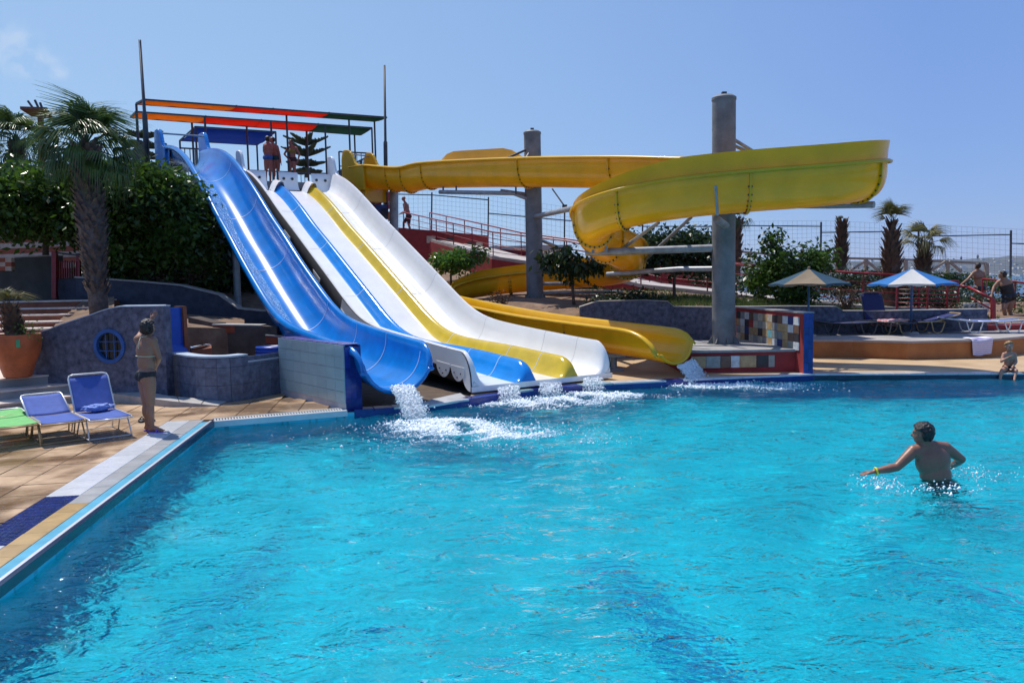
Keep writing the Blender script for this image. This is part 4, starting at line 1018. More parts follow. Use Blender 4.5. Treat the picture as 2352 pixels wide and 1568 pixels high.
for pa, pb, ya, ta, tb_ in ((488, 600, 16.15, 747, 749), (610, 665, 16.0, 771, 775)):
    a = W(pa, ta, ya); b = W(pb, tb_, ya); mb = MB(); mb.slab(a, b, b - Z * .15, a - Z * .15, Vector((0, .05, 0))); ob('orange_band', mb, M['orange_trim'], tb)
    mb = MB(); mb.slab(a + Vector((0, -.03, .0)), b + Vector((0, -.03, .0)), b + Vector((0, .35, 0)), a + Vector((0, .35, 0)), Z * .025); ob('band_cap', mb, M['ledge'], tb)
mb = MB(); c = W(628, 812, 15.4)
for k in range(5): mb.tube([c + Vector((.32 * math.cos(t), .2 * math.sin(t), -.12 + .06 * k)) for t in [2 * math.pi * i / 16 for i in range(17)]], .03, 6, caps=False)
ob('coiled_hose', mb, M['panel_blue'], None, smooth=True, label='coil of dark blue hose lying behind the pale tiled dividing wall', cat='hose')

# ---- dark retaining wall behind the left bed and under the slides
rw = empty('retaining_wall', (-7, 19.2, 0), 'long dark blue-grey retaining wall sloping down behind the palm and under the slides', 'wall')
tp = [(-10.4, 2.34), (-9.0, 2.22), (-7.9, 2.1), (-7.0, 1.86), (-6.55, 1.52), (-6.0, 1.45), (-4.45, 1.4), (-4.4, .42), (1.35, .42), (1.4, .95)]
mb = MB()
for (xa, za), (xb, zb) in zip(tp, tp[1:]):
    if xb - xa > .06: mb.prism([(xa, 19.1), (xb, 19.1), (xb, 19.42), (xa, 19.42)], 0, [za, zb, zb, za])
ob('wall_body', mb, M['stone_dark'], rw)
mb = MB()
for (xa, za), (xb, zb) in zip(tp[:9], tp[1:]): mb.slab((xa, 19.07, za), (xb, 19.07, zb), (xb, 19.45, zb), (xa, 19.45, za), (0, 0, .03))
ob('wall_coping', mb, M['ledge'], rw)
# right of the flume: blue-grey wall with stepped top
rw2 = empty('garden_wall', (5, 20.6, .1), 'mottled blue-grey wall in front of the garden, right of the yellow slide end', 'wall')
tp = []
for x_, y_, Yd in ((1332, 706, 19.5), (1372, 693, 19.6), (1483, 690, 20.0), (1534, 693, 20.2), (1548, 705, 20.3), (1632, 706, 20.5), (1822, 704, 20.7), (1921, 705, 20.7), (1936, 714.8, 20.7), (2037, 714.8, 20.7), (2268, 710.5, 20.7)):
    tp.append(W(x_, y_, Yd))
mb = MB(); mb2 = MB(); tx = []
for a, b in zip(tp, tp[1:]):
    mb.prism([(a.x, a.y), (b.x, b.y), (b.x, b.y + .25), (a.x, a.y + .25)], 0, [a.z, b.z, b.z, a.z])
    mb2.slab(a + Vector((0, -.02, .0)), b + Vector((0, -.02, .0)), b + Vector((0, .27, 0)), a + Vector((0, .27, 0)), Z * .02)
ob('wall_body', mb, M['stone_blue'], rw2); ob('wall_coping', mb2, M['ledge'], rw2)

# ---- left background: banded wall, grey block, steps, gate
bw2 = empty('banded_wall', W(90, 600, 23).xy.to_3d(), 'wall painted in cream and terracotta bands behind the trees', 'wall')
for k in range(8):
    a = W(-60, 524 + 12.6 * k, 23); b = W(215, 512 + 12.6 * k, 23.4); a2 = W(-60, 524 + 12.6 * (k + 1), 23); b2 = W(215, 512 + 12.6 * (k + 1), 23.4)
    mb = MB(); mb.slab(a, b, b2, a2, Vector((0, .3 + .01 * (k % 2), 0))); ob('band', mb, M['brickcream' if k % 2 else 'brickred'], bw2)
mb = MB(); a = W(-60, 624, 23.05); b = W(215, 612, 23.45); mb.slab(a, b, Vector((b.x, b.y, .8)), Vector((a.x, a.y, .8)), Vector((0, .3, 0))); ob('base', mb, M['greywall'], bw2)
gb = empty('block_wall', W(75, 680, 20.4).xy.to_3d(), 'grey rendered block wall at the top of the left steps', 'wall')
vwall(-60, 35, 20.5, 20.5, 618, 620, .6, .4, M['greywall'], 'wall_body', gb)
vwall(33, 119, 20.4, 20.4, 592, 588, .6, .5, M['greywall'], 'wall_body', gb)
mb = MB(); a = W(33, 592, 20.38); b = W(119, 588, 20.38); mb.slab(a, b, b + Vector((0, .54, 0)), a + Vector((0, .54, 0)), Z * .03); ob('wall_coping', mb, M['ledge'], gb)
for i, (xx, yy) in enumerate(((0, 0), (14, 1), (0, 1), (14, 0), (0, 2), (14, 2))):
    a = W(xx - 2, 592 + yy * 10, 20.45); b = W(xx + 12, 592 + yy * 10, 20.45); c = W(xx + 12, 602 + yy * 10, 20.45); d = W(xx - 2, 602 + yy * 10, 20.45)
    mb = MB(); mb.slab(a, b, c, d, (0, .3, 0)); ob('brick', mb, M['brickcream' if (i + yy) % 2 else 'brickred'], gb)
vwall(132, 205, 19.9, 19.6, 641, 640, .6, .3, M['stone_dark'], 'low_wall', gb)
gt = empty('red_gate', W(126, 685, 19.7).xy.to_3d(), 'dark red picket gate and posts at the top of the left steps', 'gate')
a = W(126, 686, 19.7); b = W(126, 577, 19.7); mb = MB(); mb.bar(a, b, .11); ob('post', mb, M['red_rail'], gt)
a = W(181, 650, 19.8); b = W(181, 582, 19.8); mb = MB(); mb.bar(a, b, .09); ob('post', mb, M['red_rail'], gt)
mb = MB(); mb.bar(W(126, 580, 19.7), W(200, 589, 19.7), .04); ob('handrail', mb, M['steel_dark'], gt)
for k in range(9):
    x_ = 133 + k * 5.3; mb = MB(); mb.bar(W(x_, 639, 19.75), W(x_, 598 + (k % 3), 19.75), .045, .02); ob('picket', mb, M['red_rail'], gt)
st = empty('garden_steps', W(80, 760, 17).xy.to_3d(), 'terracotta garden steps with pale stone treads behind the big pot', 'steps')
for k, (py, xr, Yd) in enumerate(((766, 108, 15.9), (753, 125, 16.4), (737, 140, 16.9), (721, 158, 17.4), (705, 205, 17.9), (688, 240, 18.4))):
    a = W(-40, py + 1, Yd); b = W(xr, py, Yd); zt = b.z; mb = MB(); mb.prism([(a.x, a.y), (b.x, b.y), (b.x, b.y + 2.2 - .25 * k), (a.x, a.y + 2.2 - .25 * k)], 0, zt - .03); ob('riser', mb, M['riser'], st)
    mb = MB(); mb.prism([(a.x, a.y - .03), (b.x + .03, b.y - .03), (b.x + .03, b.y + .52), (a.x, a.y + .52)], zt - .03, zt); ob('tread', mb, M['tread'], st)
mb = MB(); bp = [W(112, 768, 15.9), W(205, 735, 16.4), W(262, 712, 16.6), W(262, 680, 18.9), W(190, 690, 18.4), W(130, 740, 17.0)]
mb.prism([(p.x, p.y) for p in bp], 0, [p.z for p in bp]); ob('soil_bed', mb, M['soil'], None, kind='structure')
mb = MB(); bp = [W(205, 735, 16.4), W(420, 735, 15.6), W(560, 735, 16.4), W(560, 700, 18.9), W(250, 680, 18.9)]
mb.prism([(p.x, p.y) for p in bp], 0, [1.35, 1.3, 1.2, 1.3, 1.6]); ob('soil_bed', mb, M['soil'], None, kind='structure')

# pot platform tiers
tiers = empty('corner_steps', G(60, 905, .1), 'three pale tiled corner steps under the terracotta pot', 'steps')
for cx_, cy_, zt, off_ in ((195, 905, .23, 0), (170, 880, .39, 0), (122, 859, .55, 0)):
    c = G(cx_, cy_, zt); fl_ = c + Vector((-.95, -1.05, 0)); fr_ = c + Vector((.0, 0, 0)); far_ = c + Vector((-3, 3.0, 0))
    q = [fr_, fl_, fl_ + Vector((-4, -.3, 0)), Vector((fl_.x - 4, 16.5, 0)), Vector((c.x - .9, 16.5, 0)), c + Vector((-.1, .55, 0))]
    mb = MB(); mb.prism(q, .05, zt - .03); ob('riser', mb, M['concrete'], tiers)
    q2 = [fr_ + Vector((.03, 0, 0)), fl_ + Vector((0, -.03, 0)), q[2] + Vector((0, -.03, 0))] + q[3:]
    mb = MB(); mb.prism(q2, zt - .03, zt); ob('tread', mb, M['tread'], tiers)

# ================================================================== RIGHT: TERRACE, PLINTH, MOSAIC WALL
tz = .53
ft = [G(1650, 779, tz), G(1868, 780, tz), G(1960, 780, tz), G(2085, 783, tz), G(2231, 780, tz), G(2290, 777.5, tz), G(2420, 765, tz), G(2560, 757, tz)]
ter = empty('sun_terrace', (ft[2].x, ft[2].y, .1), 'raised terrace with an ochre orange front wall and grey paving under the loungers', 'terrace')
mb = MB()
mb.prism([(p.x, p.y) for p in ft] + [(ft[-1].x, 20.72), (ft[0].x, 20.72)], tz - .05, tz); ob('paving', mb, M['terr_deck'], ter)
mb = MB()
for a, b in zip(ft, ft[1:]): mb.prism([(a.x, a.y + .03), (b.x, b.y + .03), (b.x, b.y + .3), (a.x, a.y + .3)], .05, tz - .05)
ob('front_wall', mb, M['orange_wall'], ter)
# plinth of the near pillar
pf0 = G(1600, 856, .1); pf1 = G(1800, 854, .1)
pl = empty('mosaic_plinth', (pf0.x, pf0.y, .1), 'low plinth with a red framed mosaic front carrying the near pillar', 'plinth')
pzt = .57; bk = Vector((-.25, 2.9, 0))
mb = MB(); mb.prism([pf0 + Vector((-.3, .02, 0)), pf1 + Vector((.3, .02, 0)), pf1 + Vector((.1, 2.6, 0)), pf0 + Vector((-.3, 2.6, 0))], .05, pzt - .07); ob('body', mb, M['red_wall'], pl)
mb = MB(); mb.prism([pf0 + Vector((-.32, -.03, 0)), pf1 + Vector((.3, -.03, 0)), pf1 + Vector((.1, 2.62, 0)), pf0 + Vector((-.32, 2.62, 0))], pzt - .05, pzt); ob('top_slab', mb, M['concrete'], pl)
mb = MB(); mb.prism([pf0 + Vector((-.31, 0, 0)), pf1 + Vector((.3, 0, 0)), pf1 + Vector((.3, .04, 0)), pf0 + Vector((-.31, .04, 0))], pzt - .12, pzt - .05); ob('red_edge', mb, M['red_wall'], pl)
sq_me = {}
def square(parent, a, b, z0_, z1_, k, th=.02, name='mosaic_tile'):
    d = (b - a).normalized(); n_ = Vector((d.y, -d.x, 0)); n_ = n_ if n_.y < 0 else -n_
    mb = MB(); g_ = .004; mb.slab(a + d * g_ + Z * (z0_ + g_), b - d * g_ + Z * (z0_ + g_), b - d * g_ + Z * (z1_ - g_), a + d * g_ + Z * (z1_ - g_), n_ * th)
    return ob(name, mb, M['sq'][k], parent)
ks = ['tan', 'stone', 'brown', 'white', 'tan', 'dark', 'stone', 'stone']; xs_ = [1597, 1630, 1677, 1711, 1738, 1794, 1832, 1870]
xs_ = [1585, 1620, 1654, 1678, 1699, 1738, 1766, 1806]
for k, kk in enumerate(ks[:7]):
    x0_, x1_ = [pf0.lerp(pf1, (x_ - 1600) / 200) for x_ in (xs_[k], xs_[k + 1])]
    if xs_[k + 1] > 1805: x1_ = pf1 + Vector((.02, 0, 0))
    if xs_[k] < 1805: square(pl, Vector((x0_.x, pf0.lerp(pf1, .5).y, 0)), Vector((x1_.x, pf0.lerp(pf1, .5).y, 0)), .20, .45, kk)
# wing wall
m0 = G(1690, 790, .5); m0 = W(1690, 780, 19.4); m1 = G(1845, 858, .1); m0 = Vector((m0.x, m0.y, 0)); m1 = Vector((m1.x, m1.y, 0))
md_ = (m1 - m0).normalized(); ml = (m1 - m0).length; mn = Vector((-md_.y, md_.x, 0)); mn = mn if mn.x > 0 else -mn
mw_ = empty('mosaic_wall', (m1.x, m1.y, .1), 'mosaic wing wall with red border and a cobalt blue tiled end at the pool', 'wall')
mzt = 1.33
mb = MB(); mb.prism([m0, m1, m1 + mn * .2, m0 + mn * .2], .05, mzt - .02); ob('body', mb, M['red_wall'], mw_)
mb = MB(); mb.prism([m0 - mn * .02, m1 - mn * .02, m1 + mn * .22, m0 + mn * .22], mzt - .02, mzt + .01); ob('wall_coping', mb, M['ledge'], mw_)
me_ = tile_me(.10, .145, .012, M['tile_cobalt'], .003); ae = math.atan2(mn.y, mn.x)
for j in range(9):
    for i in range(2):
        o = piece('tile', me_, m1 + mn * (.05 + .1 * i) + Z * (.09 + .145 * j - .0), mw_); o.rotation_euler = (R(90), 0, ae)
grid = [['dark', 'grey', 'white', 'brown', 'stone', 'cream', 'tan', 'cream', 'dark', 'brown', 'white', 'navy', 'white'],
        ['tan', 'white', 'dark', 'red', 'cream', 'stone', 'cream', 'tan', 'grey', 'tan', 'tan', 'white', 'brown'],
        ['grey', 'cream', 'navy', 'tan', 'tan', 'dark', 'tan', 'teal', 'stone', 'grey', 'tan', 'brown', 'dark'],
        ['cream', 'tan', 'dark', 'cream', 'stone', 'cream', 'grey', 'tan', 'white', 'navy', 'tan', 'stone', 'white']]
nc = 13
for r_ in range(4):
    for c_ in range(nc):
        zt_ = mzt - .10 - r_ * .17; zb_ = zt_ - .17; fj = .0
        a = m0 + md_ * (ml * (.02 + .93 * c_ / nc)); b = m0 + md_ * (ml * (.02 + .93 * (c_ + 1) / nc))
        d = (b - a).normalized(); mb = MB(); mb.slab(a + d * .004 + Z * (zb_ + .004), b - d * .004 + Z * (zb_ + .004), b - d * .004 + Z * (zt_ - .004), a + d * .004 + Z * (zt_ - .004), mn * -.018)
        ob('mosaic_tile', mb, M['sq'][grid[r_][c_]], mw_)
for r_ in range(2):    # front piece goes down to the deck
    for c_, kk in ((10, ['tan', 'grey']), (11, ['stone', 'white']), (12, ['navy', 'white'])):
        zt_ = mzt - .10 - (4 + r_) * .17; zb_ = zt_ - .17; a = m0 + md_ * (ml * (.02 + .93 * c_ / nc)); b = m0 + md_ * (ml * (.02 + .93 * (c_ + 1) / nc)); d = (b - a).normalized()
        if a.y > pf1.y: continue
        mb = MB(); mb.slab(a + d * .004 + Z * (zb_ + .004), b - d * .004 + Z * (zb_ + .004), b - d * .004 + Z * (zt_ - .004), a + d * .004 + Z * (zt_ - .004), mn * -.018); ob('mosaic_tile', mb, M['sq'][kk[r_]], mw_)
# maroon step and landing at the far right
ls_ = empty('ramp_landing', (13, 20.9, .5), 'maroon step below the pale path where two women walk on the right', 'step')
mb = MB(); a = W(2268, 745, 20.75); b = W(2560, 738, 20.75); mb.prism([(a.x, a.y), (b.x, b.y), (b.x, b.y + 1.0), (a.x, a.y + 1.0)], .1, .66); ob('riser', mb, M['red_wall'], ls_)
mb = MB(); mb.prism([(a.x, a.y + .25), (b.x, b.y + .25), (b.x + 2, b.y + 4), (a.x, a.y + 2.6)], .5, .70); ob('landing', mb, M['path'], ls_)

# ---- ramp path with railings
RP = [(925, 530, 40), (1000, 552, 36), (1130, 588, 31), (1300, 612, 29), (1470, 652, 27), (1623, 668, 25.5), (1790, 687, 24.2), (1982, 701, 23.0), (2110, 709, 22.4), (2170, 712, 22.2)]
RP = [W(*p) for p in RP]
rp = empty('ramp', RP[4].copy(), 'long pale ramp climbing from the terrace up to the slide tower', 'ramp')
mb = MB(); mr_ = []
for i, p in enumerate(RP):
    t = (RP[min(i + 1, len(RP) - 1)] - RP[max(i - 1, 0)]); n_ = Vector((-t.y, t.x, 0)).normalized(); n_ = n_ if n_.y > 0 else -n_; mr_.append(n_)
for i in range(len(RP) - 1):
    a, b = RP[i], RP[i + 1]
    mb.slab(a, b, b + mr_[i + 1] * 1.5, a + mr_[i] * 1.5, Z * -.12)
ob('surface', mb, M['path'], rp)
mb = MB()
for i in range(len(RP) - 1):
    a, b = RP[i] - Z * .12, RP[i + 1] - Z * .12; dz = 1.6 if i < 3 else .35
    mb.slab(a - mr_[i] * .02, b - mr_[i + 1] * .02, b - Z * dz - mr_[i + 1] * .02, a - Z * dz - mr_[i] * .02, mr_[i] * .12)
ob('side_wall', mb, M['red_wall'], rp)
def railing(pts, label, hgt=.92, bars=3, gap=1.9, m_='red_rail', r_=.024, grp='red railings along the ramp'):
    t = empty('railing', pts[0].copy(), label, 'railing', grp)
    mb = MB(); mb.tube([p + Z * hgt for p in pts], r_ * 1.25, 8); ob('top_rail', mb, M[m_], t, smooth=True)
    for k in range(bars):
        mb = MB(); mb.tube([p + Z * (hgt * (k + .6) / (bars + .6)) for p in pts], r_ * .6, 6); ob('bar', mb, M[m_], t, smooth=True)
    for a, b in zip(pts, pts[1:]):
        n_ = max(1, round((b - a).length / gap))
        for k in range(n_):
            p = a.lerp(b, k / n_); mb = MB(); mb.bar(p - Z * .05, p + Z * hgt, r_ * 1.7); ob('post', mb, M[m_], t)
    p = pts[-1]; mb = MB(); mb.bar(p, p + Z * hgt, r_ * 1.7); ob('post', mb, M[m_], t)
    return t
railing([p + mr_[i] * .06 for i, p in enumerate(RP[:9])], 'red railing on the near side of the long ramp', bars=3)
railing([p + mr_[i] * 1.45 for i, p in enumerate(RP[:10])], 'red railing on the far side of the long ramp', bars=2)
railing([W(2059, 711, 22.0), W(2130, 712, 21.9), W(2175, 713, 21.9), W(2200, 713, 21.9)], 'red railing with six close bars behind the blue and white parasol', bars=6, gap=1.0, hgt=.80)
hr = empty('stair_handrail', W(2281, 742, 20.9), 'short sloping handrail with a sunlit top beside the two women', 'handrail')
mb = MB(); mb.tube([W(2200, 655, 21.9), W(2224, 659, 21.6)], .03, 8); mb.tube([W(2224, 659, 21.6), W(2281, 687, 20.9)], .035, 8); ob('top_rail', mb, M['red_rail'], hr, smooth=True)
mb = MB(); mb.tube([W(2230, 683, 21.5), W(2281, 712, 20.9)], .022, 8); ob('bar', mb, M['red_rail'], hr, smooth=True)
mb = MB(); mb.bar(W(2281, 742, 20.9), W(2281, 686, 20.9), .09); ob('post', mb, M['red_rail'], hr)
railing([W(2255, 708, 24.5), W(2330, 716, 23.8), W(2430, 735, 23)], 'red railing passing behind the two women at the right edge', bars=2, gap=1.2, hgt=.9)
# red mosaic wall behind the ramp
rm = empty('mosaic_ramp_wall', W(1040, 560, 37.5), 'long red ramp wall set with coloured mosaic squares', 'wall')
TW = [(905, 522, 38.0), (1012, 531, 36.2), (1122, 541, 34.2), (1124, 570, 34.1), (1210, 577, 32.8), (1330, 596, 31.2), (1480, 607, 29.5), (1690, 632, 27.6)]
TWp = [W(*p) for p in TW]
mb = MB()
for a, b in zip(TWp, TWp[1:]):
    if (b - a).xy.length > .3: mb.prism([(a.x, a.y), (b.x, b.y), (b.x, b.y + .25), (a.x, a.y + .25)], .5, [a.z, b.z, b.z, a.z])
ob('wall_body', mb, M['red_wall'], rm)
kk_ = ['cream', 'dark', 'grey', 'brown', 'orange', 'cream', 'dark', 'stone', 'tan', 'navy', 'teal', 'brown']
def rmsq(px0, px1, py0, py1, k):
    for (xa, ya, Ya), (xb, yb, Yb) in zip(TW, TW[1:]):
        if xa <= px0 < xb and xb - xa > 10:
            f0, f1 = (px0 - xa) / (xb - xa), (px1 - xa) / (xb - xa); Y0_, Y1_ = Ya + (Yb - Ya) * f0 - .03, Ya + (Yb - Ya) * min(1, f1) - .03
            mb = MB(); a, b, c, d = W(px0, py0, Y0_), W(px1, py0, Y1_), W(px1, py1, Y1_), W(px0, py1, Y0_); mb.slab(a, b, c, d, (0, .04, 0)); ob('mosaic_tile', mb, M['sq'][k], rm); return
rs = random.Random(5)
for x_, y_, w_, h_, k in ((980, 542, 20, 16, 'cream'), (998, 549, 15, 18, 'dark'), (1014, 552, 12, 18, 'grey'), (1025, 546, 16, 17, 'dark'), (1044, 562, 9, 16, 'orange'), (1054, 563, 18, 12, 'cream'), (1072, 556, 18, 20, 'dark'), (1094, 556, 14, 16, 'cream'), (990, 572, 20, 14, 'stone'), (1014, 575, 20, 12, 'grey'),
                          (1132, 582, 12, 9, 'dark'), (1148, 584, 16, 10, 'orange'), (1166, 582, 24, 10, 'grey'), (1134, 594, 18, 12, 'cream'), (1154, 596, 18, 12, 'brown'), (1174, 597, 20, 11, 'stone'), (1196, 590, 14, 12, 'orange'), (1256, 592, 14, 12, 'grey'), (1272, 596, 18, 12, 'brown'), (1300, 600, 14, 10, 'cream'), (1500, 622, 20, 12, 'cream'), (1540, 628, 18, 12, 'brown'), (1582, 632, 20, 12, 'tan'), (1610, 636, 14, 12, 'grey')):
    rmsq(x_, x_ + w_, y_, y_ + h_, k)
# low pale buildings beyond
lb = empty('flat_roofed_building', W(1165, 570, 60).xy.to_3d(), 'low pale flat roofed building just visible over the red ramp wall', 'building')
mb = MB(); a = W(1128, 566, 60); b = W(1300, 572, 60); mb.prism([(a.x, a.y), (b.x, b.y), (b.x, b.y + 8), (a.x, a.y + 8)], -3, a.z - .3); ob('wall', mb, M['house'], lb)
mb = MB(); mb.prism([(a.x - .4, a.y - .4), (b.x + .4, b.y - .4), (b.x + .4, b.y + 8), (a.x - .4, a.y + 8)], a.z - .3, a.z); ob('roof', mb, M['roof_far'], lb)
for k in range(4):
    c = a.lerp(b, .15 + .22 * k); mb = MB(); mb.box((c.x, c.y - .02, c.z - 1.0), (.9, .06, .8)); ob('window', mb, M['glass_dark'], lb)

# ---- timber fence beyond
tf = empty('timber_fence', W(2080, 620, 33), 'weathered timber fence with diagonal braces in front of the bay', 'fence')
def tbar(a, b, w_, nm): mb = MB(); mb.bar(W(*a), W(*b), w_); ob(nm, mb, M['wood'], tf)
tbar((1690, 577, 34), (1790, 586, 33.5), .09, 'rail'); tbar((1940, 593, 33), (2075, 596, 33), .09, 'rail'); tbar((2075, 596, 33), (2266, 605, 33), .09, 'rail'); tbar((1940, 623, 33), (2266, 632, 33), .08, 'rail')
tbar((1790, 586, 33.5), (1940, 593, 33), .09, 'rail')
for x_, y_ in ((1720, 580), (1989, 594), (2080, 597), (2176, 600), (2266, 605)): tbar((x_, y_, 32.95), (x_, y_ + 42, 32.95), .13, 'post')
for x0_, x1_ in ((1950, 1986), (2020, 1992), (2135, 2172), (2208, 2180)): tbar((x0_, 624, 32.9), (x1_, 600, 32.9), .09, 'brace')

# ---- tall wire net fence
nf = empty('net_fence', W(1500, 560, 39), 'tall thin wire net fence on dark posts along the far edge', 'fence')
def npost(x_, y0_, y1_, Y): mb = MB(); mb.bar(W(x_, y0_, Y), W(x_ - 1, y1_, Y), .07); ob('post', mb, M['steel_dark'], nf)
NP = [(907, 440, 540, 41), (992, 442, 530, 41), (1122, 453, 545, 40), (1297, 478, 585, 40), (1476, 512, 600, 39), (1690, 512, 620, 39), (1886, 510, 600, 38.5), (2110, 519, 620, 38), (2322, 529, 640, 37), (2560, 540, 660, 36)]
for p in NP: npost(*p)
for (xa, ya, _, Ya), (xb, yb, _, Yb), o0, o1 in zip(NP, NP[1:], (6, 6, 37, 28, 8, 6, 24, 24, 30), (6, 6, 28, 6, 8, 10, 12, 10, 24)):
    mb = MB(); mb.bar(W(xa, ya + o0, Ya), W(xb, yb + o1, Yb), .05); ob('rail', mb, M['steel_dark'], nf)
mb = MB()
for (xa, ya, ea, Ya), (xb, yb, eb, Yb) in zip(NP, NP[1:]):
    a, b = W(xa, ya - 3, Ya), W(xb, yb - 3, Yb); c, d = W(xa, ea + 10, Ya), W(xb, eb + 10, Yb); n_ = int((b - a).length / .22)
    for k in range(n_ + 1):
        t = k / n_; p, q = a.lerp(b, t), c.lerp(d, t); mb.add([p, p + Vector((.007, 0, 0)), q + Vector((.007, 0, 0)), q], [(0, 1, 2, 3)])
    n_ = int((a - c).length / .22)
    for k in range(n_ + 1):
        t = k / n_; p, q = a.lerp(c, t), b.lerp(d, t); mb.add([p, q, q + Z * .007, p + Z * .007], [(0, 1, 2, 3)])
ob('wire_mesh', mb, M['wire'], nf, kind='stuff')
# wires on the far left
nf2 = empty('wire_fence', W(60, 400, 36), 'wire fence glimpsed between the palms at the far left', 'fence')
for y_ in (383, 392, 402):
    mb = MB(); mb.bar(W(-60, y_ - 4, 36), W(340, y_ + 6, 36), .03); ob('rail', mb, M['steel_dark'], nf2)
for x_ in (82, 180): mb = MB(); mb.bar(W(x_, 372, 36), W(x_, 420, 36), .06); ob('post', mb, M['steel_dark'], nf2)

# ================================================================== TOWER
TL = Vector((-12.6, 26.6, 0)); TR = Vector((-4.9, 30.5, 0)); td = (TR - TL).normalized(); tn = Vector((-td.y, td.x, 0)); TLn = (TR - TL).length
tn = tn if tn.y > 0 else -tn; PZ = 5.8
tw_ = empty('slide_tower', (TL.x, TL.y, 2), 'slide tower platform with dark railings and a tall mast at each front corner', 'tower')
mb = MB(); mb.prism([TL + tn * .7, TR + tn * .7, TR + tn * 6, TL + tn * 6], PZ - .25, PZ); ob('platform', mb, M['concrete'], tw_)
mb = MB(); mb.prism([TR - td * 1.2 + tn * .9, TR + td * .35 + tn * .9, TR + td * .35 + tn * 4, TR - td * 1.2 + tn * 4], 1.0, PZ - .26); ob('body', mb, M['red_wall'], tw_)
mb = MB(); mb.prism([TL + td * .2 + tn * 1.2, TR - td * 1.25 + tn * 1.2, TR - td * 1.25 + tn * 5, TL + td * .2 + tn * 5], 1.0, PZ - .27); ob('body', mb, M['stone_dark'], tw_)
def mast(base_px, top_px, Y, r_):
    a, b = W(*base_px, Y), W(*top_px, Y); mb = MB(); mb.tube([a, a.lerp(b, .45), a.lerp(b, .46), b], [r_, r_, r_ * .65, r_ * .5], 10); ob('mast', mb, M['steel_dark'], tw_, smooth=True)
mast((341, 400), (321, 92), 26.5, .085); mast((887, 470), (883, 150), 30.3, .075)
for (x_, y_, w_, h_, k) in ((866, 436, 22, 30, 'grey'), (888, 440, 14, 40, 'red'), (862, 470, 30, 26, 'navy'), (880, 462, 24, 9, 'white'), (874, 478, 18, 26, 'dark'), (892, 486, 10, 22, 'orange'), (838, 440, 20, 34, 'navy'), (850, 506, 30, 20, 'teal'), (884, 512, 16, 16, 'white')):
    fx = W(x_, y_, 30); b0_ = TR - td * 1.2 + tn * .86; 
    a, b, c, d = [on_wall(xx, yy, b0_, b0_ + td) for xx, yy in ((x_, y_), (x_ + w_, y_), (x_ + w_, y_ + h_), (x_, y_ + h_))]
    mb = MB(); mb.slab(a, b, c, d, tn * .03); ob('mosaic_tile', mb, M['sq'][k], tw_)
mb = MB(); mb.tube([W(856, 424, 29.3), W(856, 470, 29.3)], .11, 12); mb.tube([W(856, 422, 29.3), W(856, 427, 29.3)], .15, 12); ob('drain_pipe', mb, M['pipe_blue'], tw_, smooth='auto')
mb = MB(); mb.tube([W(905, 424, 29.0), W(905, 540, 29.0)], .16, 14); mb.box(W(905, 424, 29), (.5, .5, .08)); ob('column', mb, M['galv'], tw_, smooth='auto')
# side parapet at the left
mb = MB(); a, b = W(304, 342, 27.4), W(342, 322, 26.4); a2, b2 = W(304, 402, 27.4), W(342, 402, 26.4); mb.slab(a, b, b2, a2, tn * .08); ob('parapet', mb, M['greywall'], tw_)
def tower_rail(p, q, h=1.05, gap=.16, mid=False):
    p, q = Vector(p), Vector(q); L = (q - p).length; n_ = int(L / gap)
    mb = MB(); mb.bar(p + Z * h, q + Z * h, .05); mb.bar(p + Z * .1, q + Z * .1, .03)
    if mid: mb.bar(p + Z * h * .55, q + Z * h * .55, .035)
    o = ob('railing', mb, M['steel_dark'], tw_)
    for k in range(n_ + 1):
        mb = MB(); c = p.lerp(q, k / n_); mb.bar(c + Z * .1, c + Z * h, .05 if k % 9 == 0 else .024); ob('baluster', mb, M['steel_dark'], o)
P3 = lambda a_, b_: TL + td * a_ + tn * b_ + Z * PZ
tower_rail(P3(.2, 5.9), P3(TLn, 5.9)); tower_rail(P3(TLn - .02, .8), P3(TLn, 5.9), mid=True, h=1.15)
tower_rail(P3(TLn - 1.3, .75), P3(TLn - .1, .75), mid=True, h=1.2); tower_rail(P3(.1, .8), P3(.1, 5.8)); tower_rail(P3(1.75, .9), P3(2.6, .9))
tower_rail(P3(.0, .75), P3(.55, .75), h=1.2, mid=True)
# shade canopies
sh = empty('shade_canopy', (TL.x, TL.y, PZ), 'tall canopy frame with two long orange, red and green shade strips over the tower', 'canopy')
SZ = 8.3
def cpx(x_, y_): return G(x_, y_, SZ)
def cloth(parent, quad, m_, n_=8, sag=.07):
    a, b, c, d = quad; mb = MB(); g_ = []
    for j in range(4):
        for i in range(n_ + 1):
            u_, v_ = i / n_, j / 3; p = a.lerp(b, u_).lerp(d.lerp(c, u_), v_); p = p + Z * (-sag * math.sin(math.pi * v_) * (.6 + .4 * math.sin(u_ * 9)) - .015 * math.sin(u_ * 31)); g_.append(p)
    mb.add(g_, [(j * (n_ + 1) + i, j * (n_ + 1) + i + 1, (j + 1) * (n_ + 1) + i + 1, (j + 1) * (n_ + 1) + i) for j in range(3) for i in range(n_)])
    o = ob('shade_cloth', mb, M[m_], parent, smooth=True); md = o.modifiers.new('t', 'SOLIDIFY'); md.thickness = .008; return o
